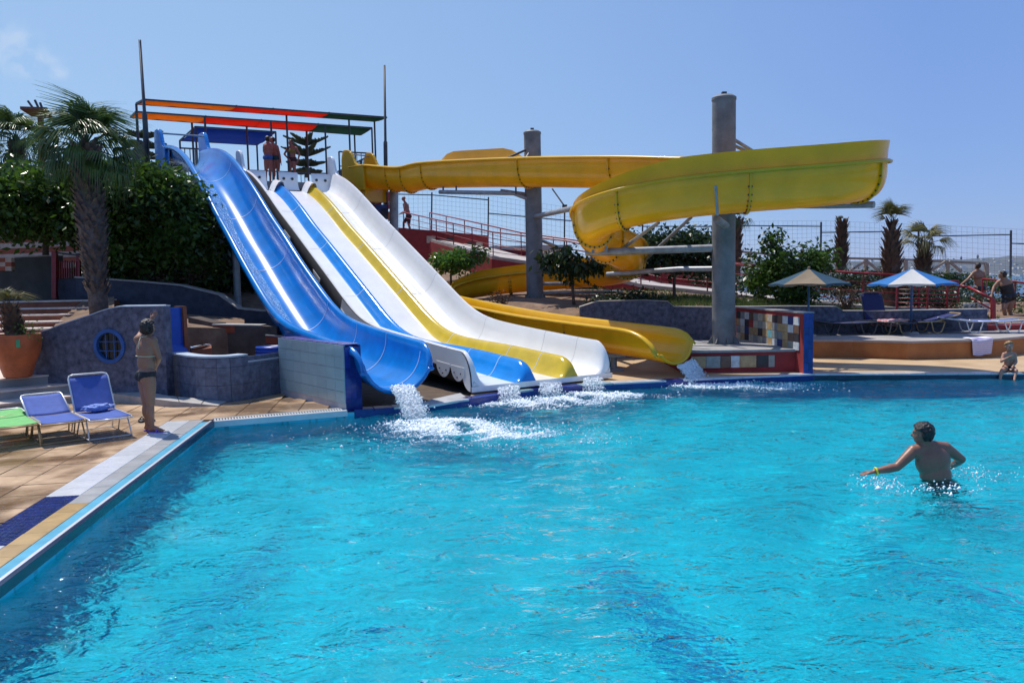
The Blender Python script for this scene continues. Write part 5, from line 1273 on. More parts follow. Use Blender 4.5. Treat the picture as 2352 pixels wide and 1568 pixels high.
def strip2(n0, n1, f0, f1, cuts):
    for (t0_, t1_, k) in cuts: cloth(sh, (n0.lerp(n1, t0_), n0.lerp(n1, t1_), f0.lerp(f1, t1_), f0.lerp(f1, t0_)), k)
    for a, b in ((n0, n1), (f0, f1), (n0, f0), (n1, f1)): mb = MB(); mb.bar(a, b, .055); ob('beam', mb, M['steel_dark'], sh)
    for t_ in sorted({c[0] for c in cuts} | {.5}):
        mb = MB(); mb.bar(n0.lerp(n1, t_) + Z * .03, f0.lerp(f1, t_) + Z * .03, .035); ob('cross_bar', mb, M['steel_dark'], sh)
nA, nB, fA, fB = cpx(333, 229), cpx(888, 270), cpx(313, 239), cpx(860, 278.5)
strip2(nA, nB, fA, fB, ((0, .35, 'cloth_orange'), (.35, .74, 'cloth_red'), (.74, 1, 'cloth_green')))
nA2, nB2, fA2, fB2 = cpx(313, 257), cpx(854, 294), cpx(300, 270), cpx(828, 310)
strip2(nA2, nB2, fA2, fB2, ((0, .27, 'cloth_orange'), (.27, .75, 'cloth_red'), (.75, 1, 'cloth_green')))
def post(x_, y0_, Y=None, at_=None, zb=PZ):
    p = at_ if at_ is not None else cpx(x_, y0_); mb = MB(); mb.bar((p.x, p.y, zb), (p.x, p.y, SZ), .06); ob('post', mb, M['steel_dark'], sh)
for p in (nA2.lerp(nB2, .0), nA2.lerp(nB2, .265), nA2.lerp(nB2, .54), nA2.lerp(nB2, .78), nB2, fB2.lerp(fA2, .03), fB2.lerp(fA2, .26), fA2.lerp(fB2, .24), fA2.lerp(fB2, .47), fA, fB, fA.lerp(fB, .6), fA.lerp(fB, .88)): post(0, 0, at_=p)
sh2 = empty('shade_awning', (cpx(590, 332).x, cpx(590, 332).y, PZ), 'square blue shade awning on posts behind the tower bathers', 'awning')
q = [cpx(449, 291), cpx(633, 303), cpx(590, 333), cpx(413, 323)]
cloth(sh2, q, 'cloth_blue', sag=.12)
for a, b in zip(q, q[1:] + q[:1]): mb = MB(); mb.bar(a, b, .05); ob('beam', mb, M['steel_dark'], sh2)
for p in q: mb = MB(); mb.bar((p.x, p.y, PZ - .2), p, .06); ob('post', mb, M['steel_dark'], sh2)
mb = MB(); mb.prism([TL + tn * 5.95, TR + tn * 5.95 - td * 2, TR + tn * 11 - td * 2, TL + tn * 11], PZ - .3, PZ - .05); ob('platform', mb, M['concrete'], tw_)
# ================================================================== VEGETATION
def crown(name, blobs, n_cl, per, size, m_, parent, seed=1, spread=.22, droop=.35, shell=.55):
    rs = np.random.default_rng(seed); vs = []; fs = []
    tot = sum(b[1][0] * b[1][1] * b[1][2] for b in blobs) ; cen = []
    for c, r in blobs:
        k = max(3, int(n_cl * (r[0] * r[1] * r[2]) / tot))
        d = rs.normal(size=(k, 3)); d /= np.linalg.norm(d, axis=1)[:, None]
        rad = shell + (1 - shell) * rs.random(k) ** .7; rad *= 1 + .10 * rs.normal(size=k)
        cen.append(np.array(c) + d * rad[:, None] * np.array(r))
    cen = np.concatenate(cen); N = len(cen) * per
    base = np.repeat(cen, per, 0) + rs.normal(size=(N, 3)) * spread
    L = size * rs.uniform(.6, 1.25, N); th = rs.uniform(0, 2 * np.pi, N); el = rs.normal(-droop, .55, N)
    ax = np.stack([np.cos(th) * np.cos(el), np.sin(th) * np.cos(el), np.sin(el)], 1)
    ro = rs.normal(size=(N, 3)); sd_ = np.cross(ax, ro); sd_ /= np.linalg.norm(sd_, axis=1)[:, None] + 1e-9
    nrm = np.cross(ax, sd_)
    W_ = L * .24
    p0 = base; p1 = base + ax * (L * .45)[:, None] + sd_ * W_[:, None] - nrm * (W_ * .3)[:, None]; p2 = base + ax * L[:, None] - nrm * (L * .12)[:, None]; p3 = base + ax * (L * .45)[:, None] - sd_ * W_[:, None] - nrm * (W_ * .3)[:, None]
    v = np.stack([p0, p1, p2, p3], 1).reshape(-1, 3); q = np.arange(N)[:, None] * 4
    f = np.concatenate([q + np.array([[0, 1, 2]]), q + np.array([[0, 2, 3]])], 0)
    mb = MB(); mb.v = v.tolist(); mb.f = f.tolist(); return ob(name, mb, m_, parent, kind='stuff')
def limb(parent, pts, r0_, r1_, m_, name='limb'):
    P = catmull(pts, 5); n_ = len(P); mb = MB(); mb.tube(P, [r0_ + (r1_ - r0_) * i / (n_ - 1) for i in range(n_)], 9); return ob(name, mb, m_, parent, smooth=True)
def tree(label, base, trunk_top, blobs, n_cl, per, size, m_, seed, r_=.09, spread=.2, name='broadleaf_tree', group=None, droop=.35, bark='bark', twigs=10):
    t = empty(name, base, label, 'tree', group); base = Vector(base); tt = Vector(trunk_top)
    mid = base.lerp(tt, .5) + Vector((rnd.uniform(-.06, .06), rnd.uniform(-.06, .06), 0))
    limb(t, [base - Z * .2, mid, tt], r_, r_ * .65, M[bark], 'trunk')
    for k, (c, r) in enumerate(blobs):
        c = Vector(c); limb(t, [tt - Z * .1, tt.lerp(c, .5) + Vector((rnd.uniform(-.1, .1), rnd.uniform(-.1, .1), .05)), c + Z * r[2] * .3], r_ * .5, .015, M[bark])
        for q_ in range(3): limb(t, [tt.lerp(c, .6), c, c + Vector((rnd.uniform(-1, 1) * r[0], rnd.uniform(-1, 1) * r[1], rnd.uniform(-.2, .9) * r[2]))], r_ * .25, .008, M[bark])
    crown('crown', blobs, n_cl, per, size, m_, t, seed, spread, droop); return t
def B(px_, py_, Y, rx, ry, rz): p = W(px_, py_, Y); return ((p.x, p.y, p.z), (rx, ry, rz))
# big dark trees behind the palm
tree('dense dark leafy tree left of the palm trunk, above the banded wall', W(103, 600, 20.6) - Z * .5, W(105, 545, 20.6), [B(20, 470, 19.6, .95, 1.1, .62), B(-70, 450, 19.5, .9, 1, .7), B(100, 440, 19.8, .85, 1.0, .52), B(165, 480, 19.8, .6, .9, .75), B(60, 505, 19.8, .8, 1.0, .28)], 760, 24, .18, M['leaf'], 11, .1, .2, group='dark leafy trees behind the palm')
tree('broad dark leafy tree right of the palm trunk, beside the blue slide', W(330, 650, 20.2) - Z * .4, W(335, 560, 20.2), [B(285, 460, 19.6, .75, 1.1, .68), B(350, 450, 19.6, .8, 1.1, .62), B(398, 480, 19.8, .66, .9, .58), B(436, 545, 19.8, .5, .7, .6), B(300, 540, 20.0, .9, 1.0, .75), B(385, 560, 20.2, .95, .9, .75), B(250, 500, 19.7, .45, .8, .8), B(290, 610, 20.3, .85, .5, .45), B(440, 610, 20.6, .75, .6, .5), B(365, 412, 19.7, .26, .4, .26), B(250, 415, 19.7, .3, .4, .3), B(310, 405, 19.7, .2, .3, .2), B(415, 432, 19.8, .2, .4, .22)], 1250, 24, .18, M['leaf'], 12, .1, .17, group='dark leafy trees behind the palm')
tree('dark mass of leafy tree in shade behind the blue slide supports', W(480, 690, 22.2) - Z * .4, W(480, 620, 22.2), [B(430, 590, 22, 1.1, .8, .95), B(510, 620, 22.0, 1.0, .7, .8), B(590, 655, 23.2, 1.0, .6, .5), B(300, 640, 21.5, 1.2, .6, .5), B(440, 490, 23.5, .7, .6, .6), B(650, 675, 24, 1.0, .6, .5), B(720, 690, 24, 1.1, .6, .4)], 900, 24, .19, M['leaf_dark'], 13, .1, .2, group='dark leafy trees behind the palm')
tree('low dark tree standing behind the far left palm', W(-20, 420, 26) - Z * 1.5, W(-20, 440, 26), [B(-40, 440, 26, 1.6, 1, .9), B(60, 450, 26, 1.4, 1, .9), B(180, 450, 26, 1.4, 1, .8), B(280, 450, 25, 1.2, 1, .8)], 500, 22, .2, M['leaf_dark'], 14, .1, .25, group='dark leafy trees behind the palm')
# garden trees on the right
tree('small bright green tree beside the right edge of the white slide', W(1037, 650, 24.6), W(1040, 618, 24.6), [B(1020, 600, 24.5, .36, .4, .24), B(1060, 592, 24.5, .42, .4, .24), B(1097, 585, 24.5, .24, .3, .2), B(1040, 610, 24.6, .5, .3, .16)], 120, 16, .15, M['leaf_bright'], 21, .04, .10)
tree('sparse dark tree with big leaves in front of the shorter pillar', W(1318, 682, 21.8), W(1315, 630, 21.8), [B(1270, 598, 21.8, .36, .4, .3), B(1300, 590, 21.8, .35, .4, .22), B(1335, 610, 21.8, .42, .4, .18), B(1365, 606, 21.8, .28, .3, .16), B(1295, 622, 21.7, .38, .35, .12)], 90, 14, .19, M['leaf_dark'], 22, .045, .10, droop=.9)
tree('wide dark tree seen beyond the braces of the near pillar', W(1551, 698, 22.8), W(1550, 625, 22.8), [B(1470, 575, 23, .7, .6, .42), B(1530, 560, 23, .7, .6, .36), B(1590, 565, 23, .6, .6, .4), B(1620, 580, 22.8, .35, .5, .45), B(1500, 600, 23, .9, .5, .25), B(1590, 602, 23, .7, .5, .22)], 300, 20, .17, M['leaf_dark'], 23, .055, .15)
tree('bushy green tree behind the brown parasol', W(1825, 700, 22.6), W(1825, 650, 22.6), [B(1790, 610, 22.6, .42, .5, .5), B(1850, 625, 22.6, .5, .5, .36), B(1755, 650, 22.6, .42, .4, .3), B(1885, 605, 22.6, .3, .4, .36), B(1770, 560, 22.7, .24, .3, .28), B(1784, 540, 22.7, .10, .15, .2), B(1845, 575, 22.7, .12, .3, .2), B(1732, 590, 22.7, .14, .2, .13), B(1722, 620, 22.7, .12, .2, .1), B(1905, 575, 22.7, .12, .2, .14), B(1830, 680, 22.5, .6, .5, .2)], 300, 17, .16, M['leaf'], 24, .06, .13)
def shrub(label, blobs, n_cl, per, size, m_, seed, stems=5, droop=.1, group=None, spread=.1, name='shrub'):
    b0_ = Vector(blobs[0][0]); base = Vector((b0_.x, b0_.y, b0_.z - blobs[0][1][2]))
    t = empty(name, base, label, 'shrub', group)
    for k in range(stems):
        b_, r_ = rnd.choice(blobs); tip = Vector(b_) + Vector((rnd.uniform(-.7, .7) * r_[0], rnd.uniform(-.6, .6) * r_[1], rnd.uniform(.1, .8) * r_[2]))
        limb(t, [base + Vector((rnd.uniform(-.05, .05), 0, -.1)), base.lerp(tip, .5), tip], .018, .005, M['bark'], 'stem')
    crown('foliage', blobs, n_cl, per, size, m_, t, seed, spread, droop, .4); return t
shrub('dry brown leafless shrub behind the garden wall, left of the raised lounger back', [B(1945, 685, 21.5, .42, .3, .36)], 40, 12, .07, M['leaf_dry'], 31, 26)
shrub('dark climbing shrub behind the railing under the blue and white parasol', [B(2110, 690, 23.2, 1.0, .3, .35), B(2200, 690, 23.4, .9, .3, .35), B(2020, 690, 23.6, .9, .3, .4)], 260, 16, .1, M['leaf_dark'], 32, 8)
shrub('dark bank of shrubs between the ramp railing and the timber fence', [B(1800, 640, 27.5, 1.4, .5, .35), B(1920, 645, 27.5, 1.4, .5, .3), B(2040, 650, 27, 1.3, .5, .35), B(2160, 672, 26.5, 1.3, .4, .3), B(2290, 692, 26, 1.2, .4, .26), B(2380, 696, 26, 1.2, .4, .26), B(1660, 640, 28, 1.2, .5, .3)], 620, 18, .11, M['leaf_dark'], 44, 8)
shrub('low dark shrubs along the near edge of the ramp behind the brown parasol', [B(1740, 655, 24.3, 1.1, .3, .25), B(1900, 660, 24.2, 1.2, .3, .35), B(1980, 655, 24.2, .9, .3, .4)], 240, 16, .1, M['leaf_dark'], 33, 8)
shrub('green clipped hedge behind the woman in the bikini', [B(2150, 643, 27, 1.0, .4, .2), B(2220, 646, 27, 1.0, .4, .18), B(2290, 655, 27, .8, .4, .15)], 260, 16, .09, M['leaf'], 34, 6, name='hedge')
shrub('dark spreading shrub on the soil below the pillar braces', [B(1400, 705, 20.4, .8, .35, .22), B(1480, 700, 20.6, .7, .35, .26), B(1440, 690, 20.8, .7, .3, .22), B(1385, 725, 20.0, .5, .25, .15)], 260, 18, .09, M['leaf_dark'], 35, 8)
shrub('small weedy plant near the foot of the shorter pillar', [B(1150, 690, 23, .3, .2, .16)], 30, 12, .08, M['leaf_dry'], 36, 6)
shrub('green shrub at the lower right beside the two women', [B(2350, 725, 22.6, .6, .3, .3), B(2400, 710, 22.6, .6, .3, .4)], 90, 18, .1, M['leaf'], 37, 6)
shrub('grey green trailing plant in the pale stone planter', [B(2232, 702, 21.4, .22, .15, .16), B(2210, 705, 21.4, .15, .15, .12)], 50, 16, .07, M['leaf_dark'], 38, 4)
shrub('fallen dry leaves and twigs piled beneath the broad dark tree', [B(370, 630, 19.9, .7, .3, .13), B(400, 640, 19.8, .6, .2, .1)], 70, 16, .09, M['leaf_dry'], 39, 4)
# grass on the right bed
def grass(quads, dens, hgt, seed):
    rs = random.Random(seed); mb = MB()
    for q in quads:
        a, b, c, d = q; area = ((b - a).cross(d - a)).length
        for k in range(int(area * dens)):
            u_, v_ = rs.random(), rs.random(); p = a.lerp(b, u_).lerp(d.lerp(c, u_), v_); p.z = terrain_h(p.x, p.y); h_ = hgt * rs.uniform(.4, 1.3); an = rs.uniform(0, 6.28); dx = Vector((math.cos(an), math.sin(an), 0)) * .012
            ln = Vector((rs.gauss(0, .04), rs.gauss(0, .04), 0)); mb.add([p - dx, p + dx, p + ln + Z * h_], [(0, 1, 2)])
    return ob('grass', mb, M['grass'], kind='stuff')
v2 = lambda x, y: Vector((x, y, 0))
grass([(v2(3.6, 20.4), v2(6.2, 20.9), v2(6.2, 23.6), v2(3.6, 23.6)), (v2(6.2, 21.0), v2(13, 21.0), v2(12, 22.3), v2(6.2, 23.8))], 420, .14, 3)
grass([(v2(1, 24.5), v2(5, 23.5), v2(6, 27), v2(1, 27))], 90, .12, 4)

# palms
def fan_mesh(seed, m_, R_=.70, nl=24, span=2.7, droop=.26, pet=.66):
    rs = random.Random(seed); mb = MB()
    mb.tube([(0, 0, 0), (0, pet * .5, .05), (0, pet, 0)], [.022, .016, .012], 5)
    for k in range(nl):
        a = -span / 2 + span * k / (nl - 1); L = R_ * (1 - .25 * abs(a / span * 2) ** 2) * rs.uniform(.88, 1.1); d = Vector((math.sin(a), math.cos(a), 0)); s_ = Vector((d.y, -d.x, 0)); w_ = .021
        o = Vector((0, pet, 0)); pts = []
        for t in (0, .3, .62, .82, 1.0):
            dz = -droop * max(0, t - .45) ** 1.6 * L * 2.6 * rs.uniform(.8, 1.3); pts.append(o + d * (L * (t if t < .65 else .65 + (t - .65) * .62)) + Z * (dz - (.10 * (t - .7) * 3 * rs.uniform(.3, 1.2) if t > .7 else 0) + .05 * math.sin(a * 3) * t))
        ws = [.006, w_ * .8, w_, w_ * .5, .003]
        for i in range(4):
            mb.add([pts[i] - s_ * ws[i], pts[i + 1] - s_ * ws[i + 1], pts[i + 1] - Z * .008, pts[i] - Z * .008], [(0, 1, 2, 3)])
            mb.add([pts[i] + s_ * ws[i], pts[i] - Z * .008, pts[i + 1] - Z * .008, pts[i + 1] + s_ * ws[i + 1]], [(0, 1, 2, 3)])
    return mesh_of(mb, m_)
def palm(label, base, top, r0_, r1_, nfr, scale, seed, bark='palmbark', fr='frond', group='fan palms', scales=150, pitch=(-60, 60), boots=.12, bulge=None, sx=1.0):
    rs = random.Random(seed); base, top = Vector(base), Vector(top); t = empty('fan_palm', base, label, 'palm', group)
    H = (top - base).length; n_ = 14; P = [base.lerp(top, i / n_) for i in range(n_ + 1)]
    rr = [r0_ + (r1_ - r0_) * min(1, (i / n_) ** .8) + (.012 * math.sin(i * 2.3)) for i in range(n_ + 1)]
    if bulge: rr = [bulge(i / n_) for i in range(n_ + 1)]
    mb = MB(); mb.tube(P, rr, 14); ob('trunk', mb, M[bark], t, smooth=True)
    mb = MB()
    for k in range(scales):
        u_ = (k + rs.random()) / scales; u_ = .12 + .88 * u_; a = k * 2.4 + rs.uniform(-.2, .2); c = base.lerp(top, u_); r_ = rr[min(n_, int(u_ * n_))]; d = Vector((math.cos(a), math.sin(a), 0)); s_ = Vector((-d.y, d.x, 0)); L = boots * rs.uniform(.7, 1.5); w_ = .05 * rs.uniform(.7, 1.2) + r_ * .1
        mb.slab(c + d * (r_ * .9) - s_ * w_, c + d * (r_ * .9) + s_ * w_, c + d * (r_ + L * .55) + s_ * w_ * .35 + Z * L, c + d * (r_ + L * .55) - s_ * w_ * .35 + Z * L, Z * .012 + d * .01)
    if scales: ob('leaf_bases', mb, M[bark], t, kind='stuff')
    ms_ = [fan_mesh(seed * 7 + i, M[fr], droop=.5 + .25 * i) for i in range(4)]
    for k in range(nfr):
        u_ = (k + .5) / nfr; p_ = R(pitch[1] + (pitch[0] - pitch[1]) * u_ + rs.uniform(-9, 9)); a = k * 2.39996 + rs.uniform(-.25, .25)
        o = piece('frond', ms_[(k * 3) % 4], top - Z * (.18 * u_ * scale), t, (p_, rs.uniform(-.25, .25), a)); s_ = scale * rs.uniform(.88, 1.12); o.scale = (s_ * sx, s_, s_)
    return t
pb = W(228, 722, 17.0); pt = W(196, 335, 17.0)
palm('tall fan palm with a shaggy trunk rising behind the porthole wall', pb, pt,   .19, .17, 38, .84, 5, scales=300, boots=.13, pitch=(-34, 86), bulge=lambda u: .19 if u < .22 else (.20 + .07 * min(1, (u - .22) / .25)) )
# hanging dead skirt under the crown of the big palm is part of its look
palm('small fan palm far behind at the left edge', W(38, 420, 28), W(38, 322, 28), .30, .24, 26, .95, 6, bark='palmbark_d', scales=90, pitch=(-25, 80))
palm('bare shaggy palm stump left of the tall palm behind the parasol', W(1931, 625, 28), W(1934, 512, 28), .20, .12, 4, .22, 7, bark='palmbark_d', fr='frond_y', scales=150, boots=.17, pitch=(60, 88))
palm('palm with an upright yellowing tuft above the parasol', W(2045, 706, 23.2), W(2049, 516, 23.2), .27, .16, 12, .56, 8, bark='palmbark_d', fr='frond_y', scales=170, pitch=(66, 88), boots=.17, bulge=lambda u: .24 - .02 * u if u < .5 else .24 - .18 * (u - .5) if u < .92 else .07, sx=.6)
palm('short palm with a spreading crown right of the parasol', W(2121, 630, 28), W(2122, 562, 28), .26, .14, 11, .72, 9, bark='palmbark_d', fr='frond_y', scales=110, pitch=(5, 80), boots=.18)
palm('palm half hidden behind the near grey pillar', W(1687, 640, 27), W(1690, 505, 27), .20, .17, 12, .42, 10, bark='palmbark_d', scales=120, boots=.16, pitch=(-10, 70))
# potted palm stump
def norfolk(label, x_, ytop, ybot, Y, tiers, seed):
    rs = random.Random(seed); t = empty('norfolk_pine', W(x_, ybot, Y), label, 'tree', 'star shaped pines'); a, b = W(x_, ybot, Y), W(x_, ytop, Y)
    mb = MB(); mb.tube([a, b], [.09, .02], 8); ob('trunk', mb, M['bark'], t)
    for (yy, Lp, rise) in tiers:
        c = W(x_, yy, Y); L = Lp * Y / F
        for k in range(6):
            an = k * math.pi / 3 + rs.uniform(-.15, .15) + .1; d = Vector((math.cos(an), math.sin(an), 0)); tip = c + d * L + Z * L * rise
            mb = MB(); mb.tube([c, c.lerp(tip, .5) - Z * .05 * L, tip], [.03, .02, .008], 5)
            for i in range(26):
                u_ = .12 + .88 * i / 26; p = c.lerp(tip, u_) - Z * .1 * L * u_ * (1 - u_) * 2
                for sg in (-1, 1):
                    s_ = Vector((-d.y, d.x, 0)) * sg; l_ = .28 * (1.15 - u_) + .06
                    q = p + d * .1 + s_ * l_ * .55 + Z * (.22 * (1.1 - u_) + .05) * rs.uniform(.7, 1.2); mb.bar(p, q, .045)
                q = p + Z * (.26 * (1.1 - u_)) + d * .08; mb.bar(p, q, .045)
            ob('branch', mb, M['pine'], t)
norfolk('star shaped pine tree standing behind the tower railing', 703, 297, 408, 40, ((335, 46, .42), (360, 52, .40), (380, 40, .12), (398, 34, .05)), 2)
norfolk('star shaped pine tree half hidden behind the left tower mast', 330, 300, 410, 38, ((318, 40, .3), (338, 46, .1), (362, 50, .05), (386, 54, 0)), 3)
# old brown parasol frame behind the palm
op = empty('wooden_parasol', W(97, 400, 24), 'old tilted brown wooden parasol on a dark post behind the tall palm', 'parasol')
mb = MB(); mb.bar(W(97, 405, 24), W(93, 262, 24), .12); ob('post', mb, M['wood_red'], op)
mb = MB(); mb.slab(W(46, 251, 23.6), W(108, 253, 23.6), W(122, 274, 25.2), W(72, 268, 25.2), Z * .08); ob('roof', mb, M['wood_red'], op)
for a, b in (((64, 232), (80, 254)), ((80, 230), (92, 256)), ((92, 236), (100, 258))):
    mb = MB(); mb.bar(W(*a, 24), W(*b, 24), .05); ob('stick', mb, M['steel_dark'], op)

# ================================================================== POT
pc_ = G(42, 866, .56); pot = empty('terracotta_pot', (pc_.x, pc_.y, .56), 'large terracotta pot on the top corner step at the left edge', 'pot')
prof = [(.19, 0), (.22, .02), (.25, .12), (.29, .26), (.36, .40), (.395, .56), (.40, .70), (.395, .76), (.36, .76), (.35, .70)]
mb = MB(); n_ = 32
vs = [(pc_.x + r_ * math.cos(2 * math.pi * k / n_), pc_.y + r_ * math.sin(2 * math.pi * k / n_), .56 + z) for r_, z in prof for k in range(n_)]
mb.add(vs, [(i * n_ + k, i * n_ + (k + 1) % n_, (i + 1) * n_ + (k + 1) % n_, (i + 1) * n_ + k) for i in range(len(prof) - 1) for k in range(n_)]); ob('body', mb, M['terracotta'], pot, smooth='auto')
mb = MB(); mb.tube([pc_ + Z * .68, pc_ + Z * .70], .355, n_); ob('soil', mb, M['soil'], pot)
d = Vector((-pc_.x, -pc_.y, 0)).normalized(); s_ = Vector((-d.y, d.x, 0)); c = pc_ + d * .402 + s_ * .03
mb = MB(); mb.slab(c - s_ * .03 + Z * .55, c + s_ * .03 + Z * .55, c + s_ * .03 + Z * .68, c - s_ * .03 + Z * .68, d * .006); ob('label_tag', mb, M['green_label'], pot)
palm('short dark palm stump growing in the terracotta pot', pc_ + Z * .68, W(22, 705, pc_.y), .17, .10, 7, .30, 15, bark='palmbark_d', fr='frond_y', scales=80, pitch=(55, 88), group=None, boots=.08)
shrub('small green plant at the rim of the terracotta pot', [((pc_.x + .24, pc_.y - .05, pc_.z + .80), (.12, .1, .08))], 14, 16, .05, M['leaf_bright'], 41, 3)

# ================================================================== LOUNGERS
def lounger_left(label, back_deg, cloth_m, tube_m):
    t = empty('sun_lounger', (0, 0, 0), label, 'sun lounger', 'loungers on the left deck')
    # local axes: x across, +y towards the head; the hinge is at y = 0
    wd, h = .32, .36; a = R(back_deg); bl = .74
    mb = MB()
    for s_ in (-1, 1): mb.tube([(s_ * wd, -1.02, h - .02), (s_ * wd, -.9, h), (s_ * wd, .25, h)], .014, 8)
    mb.tube([(-wd, -1.02, h - .02), (wd, -1.02, h - .02)], .014, 8); mb.tube([(-wd, .25, h), (wd, .25, h)], .012, 8); ob('seat_frame', mb, M[tube_m], t, smooth=True, local=True)
    bp = lambda y_, dz=0: Vector((0, math.cos(a) * y_ - math.sin(a) * dz, h + math.sin(a) * y_ + math.cos(a) * dz))
    mb = MB(); X_ = Vector((1, 0, 0))
    pts = [X_ * -wd + bp(0), X_ * -wd + bp(bl - .08), X_ * (-wd + .02) + bp(bl - .02), X_ * (-wd + .08) + bp(bl), X_ * (wd - .08) + bp(bl), X_ * (wd - .02) + bp(bl - .02), X_ * wd + bp(bl - .08), X_ * wd + bp(0)]
    mb.tube(pts, .016, 8); ob('back_frame', mb, M['alu'], t, smooth=True, local=True)
    def panel(f, y0_, y1_, name):
        mb = MB(); g_ = []
        for j in range(9):
            for i in range(7):
                u_, v_ = i / 6, j / 8; x = (-wd + .01) + (2 * wd - .02) * u_; y = y0_ + (y1_ - y0_) * v_; sag = -.03 * math.sin(math.pi * u_) * math.sin(math.pi * (.15 + .7 * v_)); g_.append(X_ * x + f(y, sag + .012))
        mb.add(g_, [(j * 7 + i, j * 7 + i + 1, (j + 1) * 7 + i + 1, (j + 1) * 7 + i) for j in range(8) for i in range(6)])
        o = ob(name, mb, M[cloth_m], t, smooth=True, local=True); md = o.modifiers.new('t', 'SOLIDIFY'); md.thickness = .006
    panel(lambda y, dz: Vector((0, y, h + dz)), -1.0, -.02, 'seat_cloth'); panel(lambda y, dz: bp(y, dz), .02, bl - .05, 'back_cloth')
    for s_ in (-1, 1):
        for y0_, y1_ in ((-.72, -.92), (-.35, -.1), (.1, .28)):
            mb = MB(); mb.tube([(s_ * wd, y0_, h - .01), (s_ * (wd + .01), y1_, .012)], .013, 8); ob('leg', mb, M[tube_m], t, smooth=True, local=True)
        mb = MB(); mb.tube([(s_ * (wd + .01), -.92, .014), (s_ * (wd + .01), -.55, .014)], .011, 6); ob('foot_bar', mb, M[tube_m], t, smooth=True, local=True)
    for y_ in (-.9, .2): mb = MB(); mb.tube([(-wd, y_, .02), (wd, y_, .02)], .011, 6); ob('cross_bar', mb, M[tube_m], t, local=True)
    mb = MB(); mb.bar(X_ * (wd + .02) + bp(.3), Vector((wd + .02, .12, h - .02)), .012); ob('prop', mb, M['alu'], t, local=True)
    return t
la = math.atan2(.66, .75)      # heading of the head end, turned to the left of +y
for px_, py_, bd, cm, tm_, lb_ in ((222, 960, 58, 'canvas_blue', 'alu', 'blue sling lounger with its back raised steeply and a towel on the seat'),
                                 (118, 970, 24, 'canvas_blue', 'alu_tan', 'blue sling lounger with a low sloping back, between the green one and the raised one'),
                                 (20, 978, 4, 'canvas_green', 'alu_tan', 'green sling lounger lying flat at the left edge')):
    t = lounger_left(lb_, bd, cm, tm_); g_ = G(px_, py_ + 30, .1); t.location = g_; t.rotation_euler = (0, 0, R(41)); t.scale = (.80, .80, .80)
# towel on the raised lounger
tc_ = G(222, 990, .1); rz_ = Matrix.Rotation(R(41), 3, 'Z'); bm = bmesh.new()
bmesh.ops.create_icosphere(bm, subdivisions=4, radius=1)
for v in bm.verts:
    n1_ = noise.noise(v.co * 2.2) * .35 + noise.noise(v.co * 5) * .22; v.co = v.co * (1 + n1_); v.co.x *= .19; v.co.y *= .08; v.co.z *= .05
mb = MB(); mb.add([rz_ @ v.co + tc_ + rz_ @ Vector((.02, -.08, 0)) + Z * .345 for v in bm.verts], [tuple(v.index for v in f.verts) for f in bm.faces]); bm.free()
ob('towel', mb, M['towel_blue'], None, smooth=True, label='crumpled pale blue towel on the seat of the raised lounger', cat='towel')
# flip-flops beside the woman
ff = G(322, 968, .1); sf = empty('flip_flops', (ff.x, ff.y, .1), 'pair of black flip-flops on the deck left of the standing woman', 'flip-flops')
for k in (0, 1):
    mb = MB(); c = Vector((ff.x + .02 + .12 * k, ff.y + .05 * k, .118)); mb.ell(c, (.05, .13, .016), 16, 6, Matrix.Rotation(R(25 + 20 * k), 3, 'Z')); ob('sole', mb, M['cloth_black'], sf, smooth=True)
    mb = MB(); mb.tube([c + Vector((-.045, 0, .0)), c + Vector((-.01, .05, .05)), c + Vector((.045, .0, 0))], .011, 6); ob('strap', mb, M['cloth_black'], sf, smooth=True)

